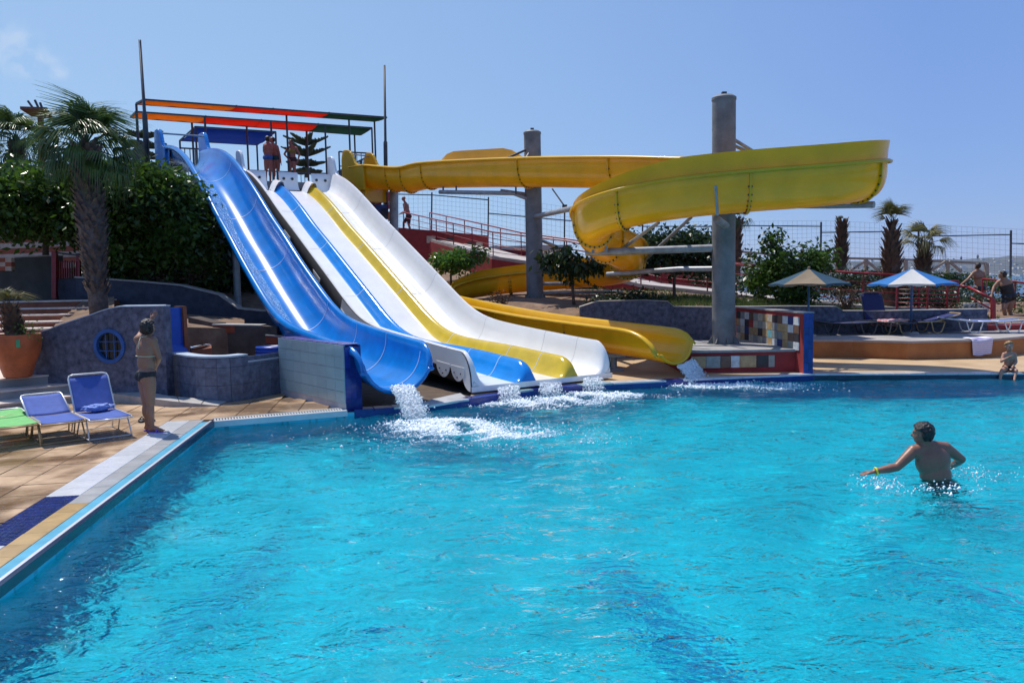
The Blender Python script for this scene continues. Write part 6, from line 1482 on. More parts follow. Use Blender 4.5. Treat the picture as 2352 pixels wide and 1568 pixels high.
def lounger_right(label, back_deg, cloth_m, tube_m, pos, rz_, extra=0):
    t = empty('terrace_lounger', (0, 0, 0), label, 'sun lounger', 'loungers on the right terrace')
    wd, h = .31, .30; a = R(back_deg); bl = .78; X_ = Vector((1, 0, 0))
    mb = MB()
    for s_ in (-1, 1): mb.tube([(s_ * wd, -1.15, h + .02), (s_ * wd, -1.0, h + .03), (s_ * wd, -.5, h), (s_ * wd, .25, h)], .018, 8)
    for y_ in (-1.13, -.5, .25): mb.tube([(-wd, y_, h), (wd, y_, h)], .015, 8)
    ob('seat_frame', mb, M[tube_m], t, smooth=True, local=True)
    bp = lambda y_, dz=0: Vector((0, math.cos(a) * y_ - math.sin(a) * dz, h + math.sin(a) * y_ + math.cos(a) * dz))
    mb = MB(); mb.tube([X_ * -wd + bp(0), X_ * -wd + bp(bl - .12), X_ * (-wd + .05) + bp(bl - .03), X_ * (-wd + .14) + bp(bl), X_ * (wd - .14) + bp(bl), X_ * (wd - .05) + bp(bl - .03), X_ * wd + bp(bl - .12), X_ * wd + bp(0)], .018, 8); ob('back_frame', mb, M[tube_m], t, smooth=True, local=True)
    for nm, f, y0_, y1_ in (('seat_cloth', lambda y, dz: Vector((0, y, h + dz)), -1.12, -.02), ('back_cloth', bp, .02, bl - .02)):
        mb = MB(); g_ = [X_ * (-wd + 2 * wd * i / 5) + f(y0_ + (y1_ - y0_) * j / 7, -.025 * math.sin(math.pi * i / 5) + .016) for j in range(8) for i in range(6)]
        mb.add(g_, [(j * 6 + i, j * 6 + i + 1, (j + 1) * 6 + i + 1, (j + 1) * 6 + i) for j in range(7) for i in range(5)]); o = ob(nm, mb, M[cloth_m], t, smooth=True, local=True); md = o.modifiers.new('t', 'SOLIDIFY'); md.thickness = .008
    for s_ in (-1, 1):     # bent sled legs, foot and head pair
        for y0_, y1_ in ((-1.0, -.62), (-.12, .24)):
            P = catmull([(s_ * wd, y0_, h), (s_ * wd, y0_ + .06, .08), (s_ * wd, y0_ + .13, .02), (s_ * wd, y1_ - .12, .02), (s_ * wd, y1_ - .05, .09), (s_ * wd, y1_ + .02, h)], 4); mb = MB(); mb.tube(P, .017, 8); ob('leg', mb, M[tube_m], t, smooth=True, local=True)
    t.location = pos; t.rotation_euler = (0, 0, rz_); return t
lounger_right('dark navy lounger lying flat behind the mosaic wall', 8, 'canvas_navy', 'steel_dark', G(1912, 768, tz), R(80))
lounger_right('navy terrace lounger with its tall back raised', 72, 'canvas_navy', 'steel_dark', G(2012, 764, tz), R(12))
lounger_right('dark navy terrace lounger with low back right of the blue parasol pole', 14, 'canvas_navy', 'alu_tan', G(2130, 764, tz), R(-82))
lounger_right('white framed flat lounger at the right end of the terrace row', 6, 'canvas_blue', 'alu', G(2235, 764, tz), R(78))
mb = MB(); c = G(2008, 762, tz)
bm = bmesh.new(); bmesh.ops.create_grid(bm, x_segments=14, y_segments=14, size=.5); r3 = Matrix.Rotation(R(25), 3, 'Z')
mb.add([c + r3 @ Vector((v.co.x * .7, v.co.y * 1.0 - .5, .355 + .03 * noise.noise(v.co * 7) - max(0, abs(v.co.x) - .42) * 2.0)) for v in bm.verts], [tuple(v.index for v in f.verts) for f in bm.faces]); bm.free()
ob('towel', mb, M['towel_multi'], None, smooth=True, label='red and white patterned towel on the raised navy lounger', cat='towel')
# lilac towel over the wall edge
a, b = G(2228, 779, tz + .01), G(2281, 777, tz + .01); mb = MB(); g_ = []; nx_, ny_ = 16, 14
tm2 = mat('striped_lilac_towel', (.50, .46, .62), .95, .1, 20, .2, 60)
n = tm2.node_tree; tc = n.nodes.new('ShaderNodeTexCoord'); wv = n.nodes.new('ShaderNodeTexWave'); wv.bands_direction = 'Z'; wv.inputs['Scale'].default_value = 7; n.links.new(tc.outputs['Object'], wv.inputs[0])
cr = n.nodes.new('ShaderNodeValToRGB'); cr.color_ramp.elements[0].color = (.30, .25, .48, 1); cr.color_ramp.elements[1].color = (.72, .70, .78, 1); cr.color_ramp.elements[0].position = .35; cr.color_ramp.elements[1].position = .5; n.links.new(wv.outputs[0], cr.inputs[0]); n.links.new(cr.outputs[0], n.nodes['Principled BSDF'].inputs['Base Color'])
for j in range(ny_ + 1):
    for i in range(nx_ + 1):
        u_, v_ = i / nx_, j / ny_; p = a.lerp(b, .5 + (u_ - .5) * (1 - .18 * v_))
        if v_ < .3: q = p + Vector((0, .02 + (.3 - v_) * 1.0, .012 + .01 * math.sin(u_ * 9)))
        else: q = p + Vector((.0, -.045 - .012 * math.sin(u_ * 16 + 1), -(v_ - .3) * .52 - .02 * math.sin(u_ * 5)))
        g_.append(q)
mb.add(g_, [(j * (nx_ + 1) + i, j * (nx_ + 1) + i + 1, (j + 1) * (nx_ + 1) + i + 1, (j + 1) * (nx_ + 1) + i) for j in range(ny_) for i in range(nx_)])
ob('towel', mb, tm2, None, smooth=True, label='lilac striped towel hanging over the orange terrace wall', cat='towel')
# planter block
c = W(2227, 712, 21.3); plb = empty('stone_planter', c, 'pale stone block planter on the wall near the two women', 'planter')
mb = MB(); mb.box(W(2220, 705, 21.4), (.30, .3, .22)); ob('block', mb, M['tread'], plb, bevel=.01)
mb = MB(); mb.box(W(2251, 705, 21.4), (.32, .3, .24)); ob('block', mb, M['tread'], plb, bevel=.01)

# ================================================================== PARASOLS
def parasol(label, pxc, pya, pye, Y, rad, ms_, zb, az=R(243)):
    ap = W(pxc, pya, Y); base = Vector((ap.x, ap.y, zb)); t = empty('parasol', base, label, 'parasol', 'parasols on the terrace')
    mb = MB(); mb.tube([base, Vector((ap.x, ap.y, ap.z - .04))], .028, 10); ob('pole', mb, M['pipe_blue'], t, smooth=True)
    mb = MB(); mb.tube([base, base + Z * .06, base + Z * .07], [.2, .18, .05], 16); ob('base', mb, M['concrete'], t, smooth='auto')
    drop = ap.z - W(pxc, pye, Y).z; n_ = 6
    for k in range(n_):
        a0, a1 = az + 2 * math.pi * (k - .5) / n_, az + 2 * math.pi * (k + .5) / n_; mb = MB(); g_ = []; nu, nv = 6, 8
        for j in range(nv + 1):
            for i in range(nu + 1):
                u_, v_ = i / nu, j / nv; a_ = a0 + (a1 - a0) * u_; e = math.sin(math.pi * u_); r_ = rad * v_ * (1 - .045 * e * v_) * (math.cos((a1 - a0) / 2) / math.cos((u_ - .5) * (a1 - a0)))
                g_.append(Vector((ap.x + r_ * math.cos(a_), ap.y + r_ * math.sin(a_), ap.z - drop * (v_ ** .92) - .035 * e * v_ * (1 - v_) * 2 + (.02 * e if v_ == 1 else 0))))
        for i in range(nu + 1):  # valance
            u_ = i / nu; q = g_[nv * (nu + 1) + i]; g_.append(q - Z * (.05 + .02 * math.sin(u_ * 12 + k)) )
        mb.add(g_, [(j * (nu + 1) + i, j * (nu + 1) + i + 1, (j + 1) * (nu + 1) + i + 1, (j + 1) * (nu + 1) + i) for j in range(nv + 1) for i in range(nu)])
        o = ob('canopy_panel', mb, M[ms_[k % len(ms_)]], t, smooth='auto')
        am = az + 2 * math.pi * (k + .5) / n_; mb = MB(); mb.tube([Vector((ap.x, ap.y, ap.z - .06)), Vector((ap.x + rad * .98 * math.cos(am), ap.y + rad * .98 * math.sin(am), ap.z - drop - .02))], .009, 5); ob('rib', mb, M['steel_dark'], t)
    mb = MB(); mb.ell((ap.x, ap.y, ap.z + .01), (.04, .04, .03)); ob('finial', mb, M[ms_[0]], t, smooth=True)
    return t
parasol('blue and white panelled parasol above the terrace loungers', 2095, 616, 652, 20.0, 1.03, ['umb_white', 'umb_blue'], tz)
parasol('faded brown and dull blue parasol behind the mosaic wall', 1858, 616, 652, 19.8, .97, ['umb_tan', 'umb_teal'], tz)
# ================================================================== PEOPLE
def person(label, J, H, skin, hair, vox, build=1.0, wears=(), hair_len=0, face=(0, -1, 0), female=False, fingers=True, child=False, curl=.5, group=None, hair_cut=.25, feet=True):
    J = {k: Vector(v) for k, v in J.items()}; f = Vector(face).normalized()
    base = Vector((J['P'].x, J['P'].y, min(j.z for j in J.values()))); t = empty('person', base, label, 'person', group)
    mb = MB(); h = H; bf = build
    def cap(a, b, ra, rb):
        a, b = Vector(a), Vector(b); d = b - a; n_ = max(2, int(d.length / (min(ra, rb) * .6)) + 1)
        P = [a.lerp(b, i / n_) for i in range(n_ + 1)]; mb.tube(P, [ra + (rb - ra) * i / n_ for i in range(n_ + 1)], 14); mb.ell(a, (ra,) * 3, 14, 10); mb.ell(b, (rb,) * 3, 14, 10)
    def frame(upv, acr):
        z = upv.normalized(); x = (acr - z * acr.dot(z)).normalized(); y = z.cross(x); return Matrix((x, y, z)).transposed()
    acr = J['SR'] - J['SL']; spine = J['N'] - J['P']; sh_w = .105 * h
    if acr.length < sh_w: acr = f.cross(Z)
    RT = frame(spine, acr); hip_a = (J['HR'] - J['HL']); RP = frame(spine, hip_a if hip_a.length > .03 else acr)
    mb.ell(J['P'].lerp(J['N'], .66), (.100 * h * (.92 if female else 1.02) * (1 + (bf - 1) * .5), .063 * h * (1 + (bf - 1) * .8), .105 * h), 24, 16, RT)
    mb.ell(J['P'].lerp(J['N'], .34), (.084 * h * bf * (.92 if female else 1), .062 * h * bf, .10 * h), 24, 16, RT)
    mb.ell(J['P'].lerp(J['N'], .04), (.092 * h * (1 + (bf - 1) * .7) * (1.06 if female else .97), .064 * h * bf, .072 * h), 24, 16, RP)
    cap(J['SL'], J['SR'], .034 * h, .034 * h); cap(J['P'].lerp(J['N'], .8), J['N'], .055 * h, .036 * h)
    for s_ in 'LR':
        cap(J['N'].lerp(J['S' + s_], .2) + Z * .005 * h, J['S' + s_], .034 * h, .036 * h)
        cap(J['P'].lerp(J['N'], .70).lerp(J['S' + s_], .5), J['S' + s_], .045 * h, .038 * h)
    if female:
        fr_ = RT @ Vector((0, 1, 0)); fr_ = fr_ if fr_.dot(f) > 0 else -fr_; ax = RT @ Vector((1, 0, 0))
        for sg in (-1, 1): mb.ell(J['P'].lerp(J['N'], .64) + fr_ * .055 * h * (1 + (bf - 1) * .7) + ax * sg * .045 * h, (.035 * h,) * 3, 12, 10)
    # buttocks
    bk = RP @ Vector((0, 1, 0)); bk = bk if bk.dot(f) < 0 else -bk; ax = RP @ Vector((1, 0, 0))
    for sg in (-1, 1): mb.ell(J['P'] + bk * .028 * h * bf + ax * sg * .042 * h - Z * .012 * h, (.050 * h * bf, .050 * h * bf, .056 * h), 14, 10)
    cap(J['N'] - Z * .01 * h, J['Hd'] - Z * .03 * h, .034 * h, .033 * h)
    # head: skull, face, jaw, nose, ears
    hd = J['Hd']; fx = Vector((f.x, f.y, 0)).normalized(); hx = fx.cross(Z); RH = Matrix((hx, fx, Z)).transposed(); q = h if not child else h * 1.32
    mb.ell(hd + RH @ Vector((0, -.006 * q, .012 * q)), (.044 * q, .055 * q, .050 * q), 20, 16, RH)
    mb.ell(hd + RH @ Vector((0, .014 * q, -.020 * q)), (.036 * q, .040 * q, .045 * q), 18, 14, RH)
    mb.ell(hd + RH @ Vector((0, .030 * q, -.048 * q)), (.020 * q, .020 * q, .014 * q), 12, 8, RH)
    cap(hd + RH @ Vector((0, .050 * q, -.002 * q)), hd + RH @ Vector((0, .061 * q, -.020 * q)), .005 * q, .009 * q)
    mb.ell(hd + RH @ Vector((0, .046 * q, .008 * q)), (.032 * q, .012 * q, .006 * q), 12, 6, RH)
    for sg in (-1, 1): mb.ell(hd + RH @ Vector((sg * .045 * q, -.002 * q, -.008 * q)), (.006 * q, .011 * q, .018 * q), 10, 8, RH)
    # arms
    for s_ in 'LR':
        S_, E_, W__ = J['S' + s_], J['E' + s_], J['W' + s_]; k = (1 + (bf - 1) * .6) * (.88 if female else 1)
        cap(S_, S_.lerp(E_, .4), .034 * h * k, .031 * h * k); cap(S_.lerp(E_, .4), E_, .031 * h * k, .024 * h * k)
        cap(E_, E_.lerp(W__, .3), .024 * h * k, .025 * h * k); cap(E_.lerp(W__, .3), W__, .025 * h * k, .0155 * h * k)
        hand = J.get('M' + s_); d = ((hand - W__) if hand is not None else (W__ - E_)).normalized()
        sdv = d.cross(Z if abs(d.z) < .8 else f).normalized(); nv = sdv.cross(d).normalized(); Rm = Matrix((sdv, d, nv)).transposed()
        pc2 = W__ + d * .030 * h; mb.ell(pc2, (.023 * h, .030 * h, .011 * h), 12, 8, Rm)
        if fingers:
            fr__ = max(.0052 * h, vox * .62)
            for i, (ox, ln) in enumerate(((-.018, .040), (-.006, .046), (.006, .043), (.018, .034))):
                a = W__ + d * .050 * h + sdv * ox * h; b = a + d * ln * .5 * h + sdv * ox * .25 * h - nv * .004 * h * curl; c = b + (d * (1 - .35 * curl) - nv * .6 * curl).normalized() * ln * .5 * h
                cap(a, b, fr__, fr__ * .95); cap(b, c, fr__ * .95, fr__ * .85)
            sg = -1 if s_ == 'R' else 1
            a = W__ + d * .018 * h + sdv * sg * .018 * h; b = a + (d + sdv * sg * .9).normalized() * .025 * h; c = b + (d + sdv * sg * .3).normalized() * .020 * h; cap(a, b, fr__ * 1.2, fr__ * 1.05); cap(b, c, fr__ * 1.05, fr__)
    # legs
    for s_ in 'LR':
        Hh, K, A = J['H' + s_], J['K' + s_], J['A' + s_]; k = (1 + (bf - 1) * .55) * (1.05 if female else 1)
        cap(Hh, Hh.lerp(K, .35), .052 * h * k, .050 * h * k); cap(Hh.lerp(K, .35), K, .050 * h * k, .033 * h * k)
        cd_ = (K - Hh).normalized(); bkv = -f
        cap(K, A, .031 * h, .0205 * h); mb.ell(K.lerp(A, .32) + bkv * .008 * h, (.034 * h, .034 * h, .075 * h), 14, 10, frame(K - A, acr))
        if feet:
            T = J['T' + s_]; hl = A + (A - T).normalized() * .014 * h; hl.z = A.z - .022 * h; tt_ = Vector((T.x, T.y, A.z - .030 * h)); cap(hl, A + (T - A) * .3 - Z * .012 * h, .019 * h, .022 * h); cap(A, hl, .021 * h, .018 * h); cap(A + (T - A) * .25 - Z * .015 * h, tt_, .022 * h, .013 * h)
            s2 = (T - A).cross(Z).normalized()
            for i in range(5): c = tt_ + s2 * (i - 2) * .0095 * h + (T - A).normalized() * (.006 - .0022 * i) * h; mb.ell(c - Z * .002 * h, (.0075 * h,) * 3, 8, 6)
    # one continuous skin
    tmp = bpy.data.meshes.new('tmp'); tmp.from_pydata([tuple(v) for v in mb.v], [], mb.f); to = bpy.data.objects.new('tmp', tmp); col.objects.link(to)
    rm_ = to.modifiers.new('r', 'REMESH'); rm_.mode = 'VOXEL'; rm_.voxel_size = vox; sm_ = to.modifiers.new('s', 'SMOOTH'); sm_.factor = .6; sm_.iterations = 3
    dg = bpy.context.evaluated_depsgraph_get(); me = bpy.data.meshes.new_from_object(to.evaluated_get(dg)); bpy.data.objects.remove(to)
    nv_ = len(me.vertices); co_ = np.empty(nv_ * 3); me.vertices.foreach_get('co', co_); co_ = co_.reshape(-1, 3); no_ = np.empty(nv_ * 3); me.vertices.foreach_get('normal', no_); no_ = no_.reshape(-1, 3)
    polys = [tuple(p.vertices) for p in me.polygons]
    b_ = np.array(base); me.vertices.foreach_set('co', (co_ - b_).ravel()); me.materials.clear(); me.materials.append(skin); me.polygons.foreach_set('use_smooth', [True] * len(me.polygons)); me.update()
    body = bpy.data.objects.new('body', me); col.objects.link(body); body.parent = t
    def cut(name, mask, off, m_, jit=0):
        keep = [p for p in polys if all(mask[i] for i in p)]
        if not keep: return None
        ids = sorted({i for p in keep for i in p}); mp_ = {i: k for k, i in enumerate(ids)}; c = co_[ids] + no_[ids] * off
        if jit: c = c + no_[ids] * (jit * np.array([noise.noise(Vector(v) * 45) for v in c]))[:, None]
        m2_ = MB(); m2_.v = c.tolist(); m2_.f = [tuple(mp_[i] for i in p) for p in keep]; o = ob(name, m2_, m_, t, smooth=True); md = o.modifiers.new('t', 'SOLIDIFY'); md.thickness = abs(off) * .9; md.offset = -1; return o
    def near_seg(a, b, r):
        a, b = np.array(a), np.array(b); d = b - a; tt_ = np.clip(((co_ - a) @ d) / (d @ d + 1e-12), 0, 1); return np.linalg.norm(co_ - (a + tt_[:, None] * d), axis=1) < r
    arms = np.zeros(nv_, bool)
    for s_ in 'LR':
        arms |= near_seg(J['E' + s_].lerp(J['S' + s_], .55), J['E' + s_], .040 * h * bf) | near_seg(J['E' + s_], J['W' + s_], .030 * h * bf) | near_seg(J['W' + s_], J['W' + s_] + (J['W' + s_] - J['E' + s_]).normalized() * .1 * h, .034 * h)
    sp = np.array(spine.normalized()); al = (co_ - np.array(J['P'])) @ sp / h
    if hair:
        loc = (co_ - np.array(hd)) @ np.array(RH) / q       # x across, y forward, z up
        r_ok = (np.linalg.norm(loc, axis=1) < .085) & (loc[:, 2] > -.06 - hair_len * .03)
        hm = r_ok & ((loc[:, 2] > hair_cut * .1 + np.maximum(0, loc[:, 1]) * .55 - .002) | ((loc[:, 1] < -.008) & (loc[:, 2] > -.045 - hair_len * .01)))
        cut('hair', hm, .010 * q * (1 + hair_len), hair, .007 * q)
        if hair_len > .5:
            m3 = MB(); m3.ell(hd + RH @ Vector((0, -.012 * q, -.004 * q)), (.056 * q, .060 * q, .062 * q), 20, 14, RH)
            keepv = []; ob_ = ob('hair_bob', m3, hair, t, smooth=True)
            mm = ob_.data; bm = bmesh.new(); bm.from_mesh(mm)
            for v in list(bm.verts):
                l_ = RH.transposed() @ (v.co + base - hd) / q
                if l_.y > .022 + max(0, l_.z - .02) * .6: bm.verts.remove(v)
                else: v.co += v.co.normalized() * 0 + Vector([noise.noise(v.co * 60 + Vector((k * 9, 0, 0))) * .006 * q for k in range(3)])
            bm.to_mesh(mm); bm.free()
    for (nm, kind_, m_) in wears:
        if kind_ == 'briefs': msk = (al > -.052) & (al < .045) & ~arms & near_seg(J['P'], J['P'] + Vector((0, 0, .01)), .125 * h * bf)
        elif kind_ == 'bikini': 
            lat = np.abs((co_ - np.array(J['P'])) @ np.array(RP @ Vector((1, 0, 0)))) / h
            msk = (al < .035) & (al > -.062 + lat * .55) & ~arms & near_seg(J['P'], J['P'] + Vector((0, 0, .01)), .125 * h * bf)
        elif kind_ == 'shorts':
            msk = (al > -.05) & (al < .045) & ~arms & near_seg(J['P'], J['P'] + Vector((0, 0, .01)), .135 * h * bf)
            for s_ in 'LR': msk |= near_seg(J['H' + s_], J['H' + s_].lerp(J['K' + s_], .55), .075 * h * bf) & (al < .04) & ~arms
        elif kind_ == 'suit': msk = (al > -.09) & (al < .215) & ~arms & (near_seg(J['P'], J['N'], .135 * h * bf))
        elif kind_ == 'top':
            fr_ = RT @ Vector((0, 1, 0)); fr_ = fr_ if fr_.dot(f) > 0 else -fr_; ax_ = RT @ Vector((1, 0, 0)); c0 = J['P'].lerp(J['N'], .64) + fr_ * .075 * h; msk = near_seg(c0 - ax_ * .045 * h, c0 + ax_ * .045 * h, .048 * h) & ~arms
        cut(nm, msk, .006 * h, m_)
    # eyes and mouth
    for sg in (-1, 1):
        m4 = MB(); m4.ell(hd + RH @ Vector((sg * .017 * q, .047 * q, .000 * q)), (.0055 * q, .004 * q, .0035 * q), 8, 6, RH); ob('eye', m4, M['eye'], t, smooth=True)
    m4 = MB(); m4.ell(hd + RH @ Vector((0, .049 * q, -.034 * q)), (.012 * q, .004 * q, .003 * q), 8, 6, RH); ob('mouth', m4, M['lips'], t, smooth=True)
    return t, J, RT, RP

# woman on the left deck
Yw = 11.02; g0 = G(350, 991, .1); Yw = g0.y
w_ = lambda x, y, dY=0: W(x, y, Yw + dY)
gz = .1 + .022 * 1.58
AL_, AR_ = w_(339, 978, .06), w_(349, 980, -.07)
AL_.z = AR_.z = .1 + .052 * 1.58
tdir = Vector((.86, -.15, 0))
J = dict(P=w_(337, 861), N=w_(334, 776), Hd=w_(341, 752), SL=w_(317, 779, .05), SR=w_(352, 783, -.04), EL=w_(325, 762, .26), WL=w_(346, 735, .32), ML=w_(355, 722, .33), ER=w_(366, 822, -.02), WR=w_(356, 846, .17), HL=w_(331, 866, .07), HR=w_(342, 868, -.06),
         KL=w_(336, 926, .07), KR=w_(346, 927, -.06), AL=AL_, AR=AR_, TL=AL_ + tdir * .17, TR=AR_ + tdir * .18)
pw_, Jw, RTw, RPw = person('woman in a black bikini bottom standing on the left deck with one arm raised', J, 1.58, M['skin'], M['hair_brown'], .0075, 1.06, (('bikini_bottom', 'bikini', M['cloth_black']),), 1.0, (.42, .91, 0), True, curl=.3)
ax = RTw @ Vector((1, 0, 0)); fyv = RTw @ Vector((0, 1, 0)); 
def ring(c, rx, ry, Rm, a0, a1, n_=20): return [c + Rm @ Vector((rx * math.cos(a0 + (a1 - a0) * i / n_), ry * math.sin(a0 + (a1 - a0) * i / n_), 0)) for i in range(n_ + 1)]
mb = MB(); mb.tube(ring(J['P'].lerp(J['N'], .52), .146, .106, RTw, 0, 2 * math.pi, 28), .006, 6, caps=False); ob('bikini_strap', mb, M['strap'], pw_, smooth=True)
mb = MB(); c = J['N']; mb.tube([c + Vector((-.04, -.06, .03)), c + Vector((.0, -.075, .02)), c + Vector((.05, -.05, .03))], .005, 5); mb.tube([c + Vector((-.03, -.07, .025)), c + Vector((-.045, -.115, -.06)), c + Vector((-.05, -.125, -.14))], .005, 5); ob('neck_strap', mb, M['strap'], pw_, smooth=True)
for A_ in (AL_, AR_):
    so = MB(); c = A_ + tdir * .075; c.z = .108; so.ell(c, (.135, .05, .012), 18, 6, Matrix.Rotation(math.atan2(tdir.y, tdir.x), 3, 'Z')); sl = ob('sandal', so, M['lilac_rubber'], pw_, smooth=True)
    s2 = MB()
    for k in (.10, .14): s2.tube([A_ + tdir * k + Vector((.0, -.05, -.065)), A_ + tdir * (k - .01) + Z * (-.005 - (k - .1)), A_ + tdir * k + Vector((0, .05, -.065))], .011, 6)
    ob('sandal_strap', s2, M['lilac_rubber'], sl, smooth=True)

# bather wading in the pool
gs = G(2150, 1098, 0); Ys = gs.y; w_ = lambda x, y, dY=0: W(x, y, Ys + dY)
J = dict(P=w_(2155, 1126), N=w_(2136, 1024), Hd=w_(2119, 994, .0), SL=w_(2098, 1035), SR=w_(2171, 1028, .03), EL=w_(2060, 1072, -.05), WL=w_(2010, 1082, -.05), ER=w_(2208, 1054, .06), WR=w_(2186, 1070, .24), HL=w_(2143, 1132), HR=w_(2172, 1132), KL=w_(2140, 1200, .05), KR=w_(2178, 1200, .05), AL=w_(2138, 1285), AR=w_(2182, 1285), TL=w_(2138, 1290, .2), TR=w_(2182, 1290, .2))
ps, Js, RTs, RPs = person('dark haired man wading waist deep in the pool with his left arm stretched out', J, 1.66, M['skin_dark'], M['hair_dark'], .0085, 1.16, (('swim_shorts', 'shorts', M['cloth_black']),), .15, (-.80, .60, 0), curl=.25, hair_cut=.12)
for ch in ps.children:
    if ch.type == 'MESH': ch.cycles.is_caustics_receiver = True
d = (J['WL'] - J['EL']).normalized(); mb = MB(); c = J['WL'] - d * .01; a = d.orthogonal().normalized(); b = d.cross(a)
mb.tube([c + a * .036 * math.cos(t) + b * .036 * math.sin(t) for t in [2 * math.pi * i / 16 for i in range(17)]], .009, 6, caps=False); ob('wristband', mb, M['yellow_band'], ps, smooth=True)

# three bathers on the tower
Yt = 30.2; w_ = lambda x, y, dY=0: W(x, y, Yt + dY); fz = PZ + .085
def stand(hx, ax_, kx=None, dY=0, sep=.1, tv=(0, -.2, 0)):
    o_ = {}
    for s_, sg in (('L', -1), ('R', 1)):
        h_ = w_(hx + sg * 4, 366, dY); k_ = w_((kx or hx) + sg * 5, 390, dY - .03); a_ = w_(ax_ + sg * 5, 418, dY); a_.z = fz; o_['H' + s_], o_['K' + s_], o_['A' + s_], o_['T' + s_] = h_, k_, a_, a_ + Vector(tv)
    return o_
J = dict(P=w_(615.5, 361.5), N=w_(615, 329.5), Hd=w_(615.5, 320), SL=w_(608, 334), SR=w_(622, 334, .05), EL=w_(606, 347, .02), WL=w_(611, 358, .2), ER=w_(624, 347, .1), WR=w_(620, 357, .22), **stand(616, 616, tv=(.12, .15, 0)))
person('man in blue swim trunks seen from behind on the slide tower', J, 1.74, M['skin_red'], M['hair_brown'], .015, 1.12, (('swim_trunks', 'briefs', M['cloth_swimblue']),), 0, (.5, .86, 0), group='bathers waiting on the slide tower')
J = dict(P=w_(632, 363, .35), N=w_(628, 332, .35), Hd=w_(625, 322, .35), SL=w_(621, 337, .4), SR=w_(636, 337, .3), EL=w_(622, 350, .5), WL=w_(624, 361, .45), ER=w_(641, 352, .28), WR=w_(645, 372, .2), **stand(634, 634, dY=.35, tv=(-.2, -.05, 0)))
person('man in dark trunks facing left behind the man in blue trunks', J, 1.70, M['skin_red'], M['hair_dark'], .015, 1.15, (('swim_trunks', 'briefs', M['cloth_teal']),), 0, (-.9, -.3, 0), group='bathers waiting on the slide tower')
J = dict(P=w_(671.5, 366.5), N=w_(670, 337), Hd=w_(668, 328), SL=w_(661, 341), SR=w_(680, 341), EL=w_(653, 354), WL=w_(661, 364, -.1), ER=w_(688, 355), WR=w_(684, 368, -.05), **stand(671, 671, tv=(-.05, -.2, 0)))
person('woman in a yellow patterned bikini with a hand on her hip on the slide tower', J, 1.66, M['skin_red'], M['hair_dark'], .015, 1.0, (('bikini_bottom', 'briefs', M['cloth_maroon']), ('bikini_top', 'top', M['cloth_yellow'])), .1, (-.5, -.86, 0), True, group='bathers waiting on the slide tower')
# man climbing the ramp
Yr = 40; w_ = lambda x, y, dY=0: W(x, y, Yr + dY)
J = dict(P=w_(938, 497), N=w_(931, 466), Hd=w_(927, 456), SL=w_(927.5, 470, .12), SR=w_(936, 471, -.12), EL=w_(930, 485, .15), WL=w_(920, 490, .15), ER=w_(934, 486, -.2), WR=w_(922, 491, -.2), HL=w_(936, 501, .08), HR=w_(939, 501, -.08), KL=w_(927, 512, .08), AL=w_(926, 531, .08), TL=w_(919, 532, .08), KR=w_(939, 517, -.08), AR=w_(943, 534, -.08), TR=w_(936, 536, -.08))
person('bald sunburnt man in dark shorts walking up the ramp beside the tower', J, 1.72, M['skin_red'], None, .016, 1.08, (('swim_shorts', 'shorts', M['cloth_maroon']),), 0, (-1, -.1, 0))
# two women at the right
Y1 = 25.3; w_ = lambda x, y, dY=0: W(x, y, Y1 + dY)
J = dict(P=w_(2250, 662), N=w_(2246, 622), Hd=w_(2245, 611), SL=w_(2236, 627), SR=w_(2258, 627), EL=w_(2223, 641, -.05), WL=w_(2208, 653, -.2), ER=w_(2266, 645), WR=w_(2264, 664, -.05), HL=w_(2244, 667), HR=w_(2256, 667), KL=w_(2243, 690, .1), KR=w_(2255, 690), AL=w_(2243, 715, .15), AR=w_(2254, 715, -.1), TL=w_(2243, 717, .35), TR=w_(2256, 717, .1))
p_, J1, RT1, _ = person('woman in a dark bikini with her hand on the red rail seen from behind', J, 1.62, M['skin'], M['hair_brown'], .013, 1.12, (('bikini_bottom', 'briefs', M['cloth_black']),), .25, (-.25, .97, 0), True)
mb = MB(); mb.tube(ring(J['P'].lerp(J['N'], .60), .158, .118, RT1, 0, 2 * math.pi, 24), .008, 5, caps=False); ob('bikini_strap', mb, M['cloth_maroon'], p_, smooth=True)
Y2 = 22.2; w_ = lambda x, y, dY=0: W(x, y, Y2 + dY)
J = dict(P=w_(2317, 680), N=w_(2307, 642), Hd=w_(2302, 631), SL=w_(2293, 648, .1), SR=w_(2319, 647, -.05), EL=w_(2283, 659, .1), WL=w_(2278, 676, .0), ER=w_(2328, 663, .05), WR=w_(2322, 674, .25), HL=w_(2311, 686), HR=w_(2323, 686), KL=w_(2306, 710, -.1), KR=w_(2319, 712), AL=w_(2308, 738, .0), AR=w_(2323, 743, .1), TL=w_(2302, 741, -.15), TR=w_(2321, 747, -.1))
person('heavy woman in a black swimsuit walking on the pale path at the right edge', J, 1.60, M['skin'], M['hair_dark'], .013, 1.32, (('swimsuit', 'suit', M['cloth_black']),), .3, (-.8, .55, 0), True)
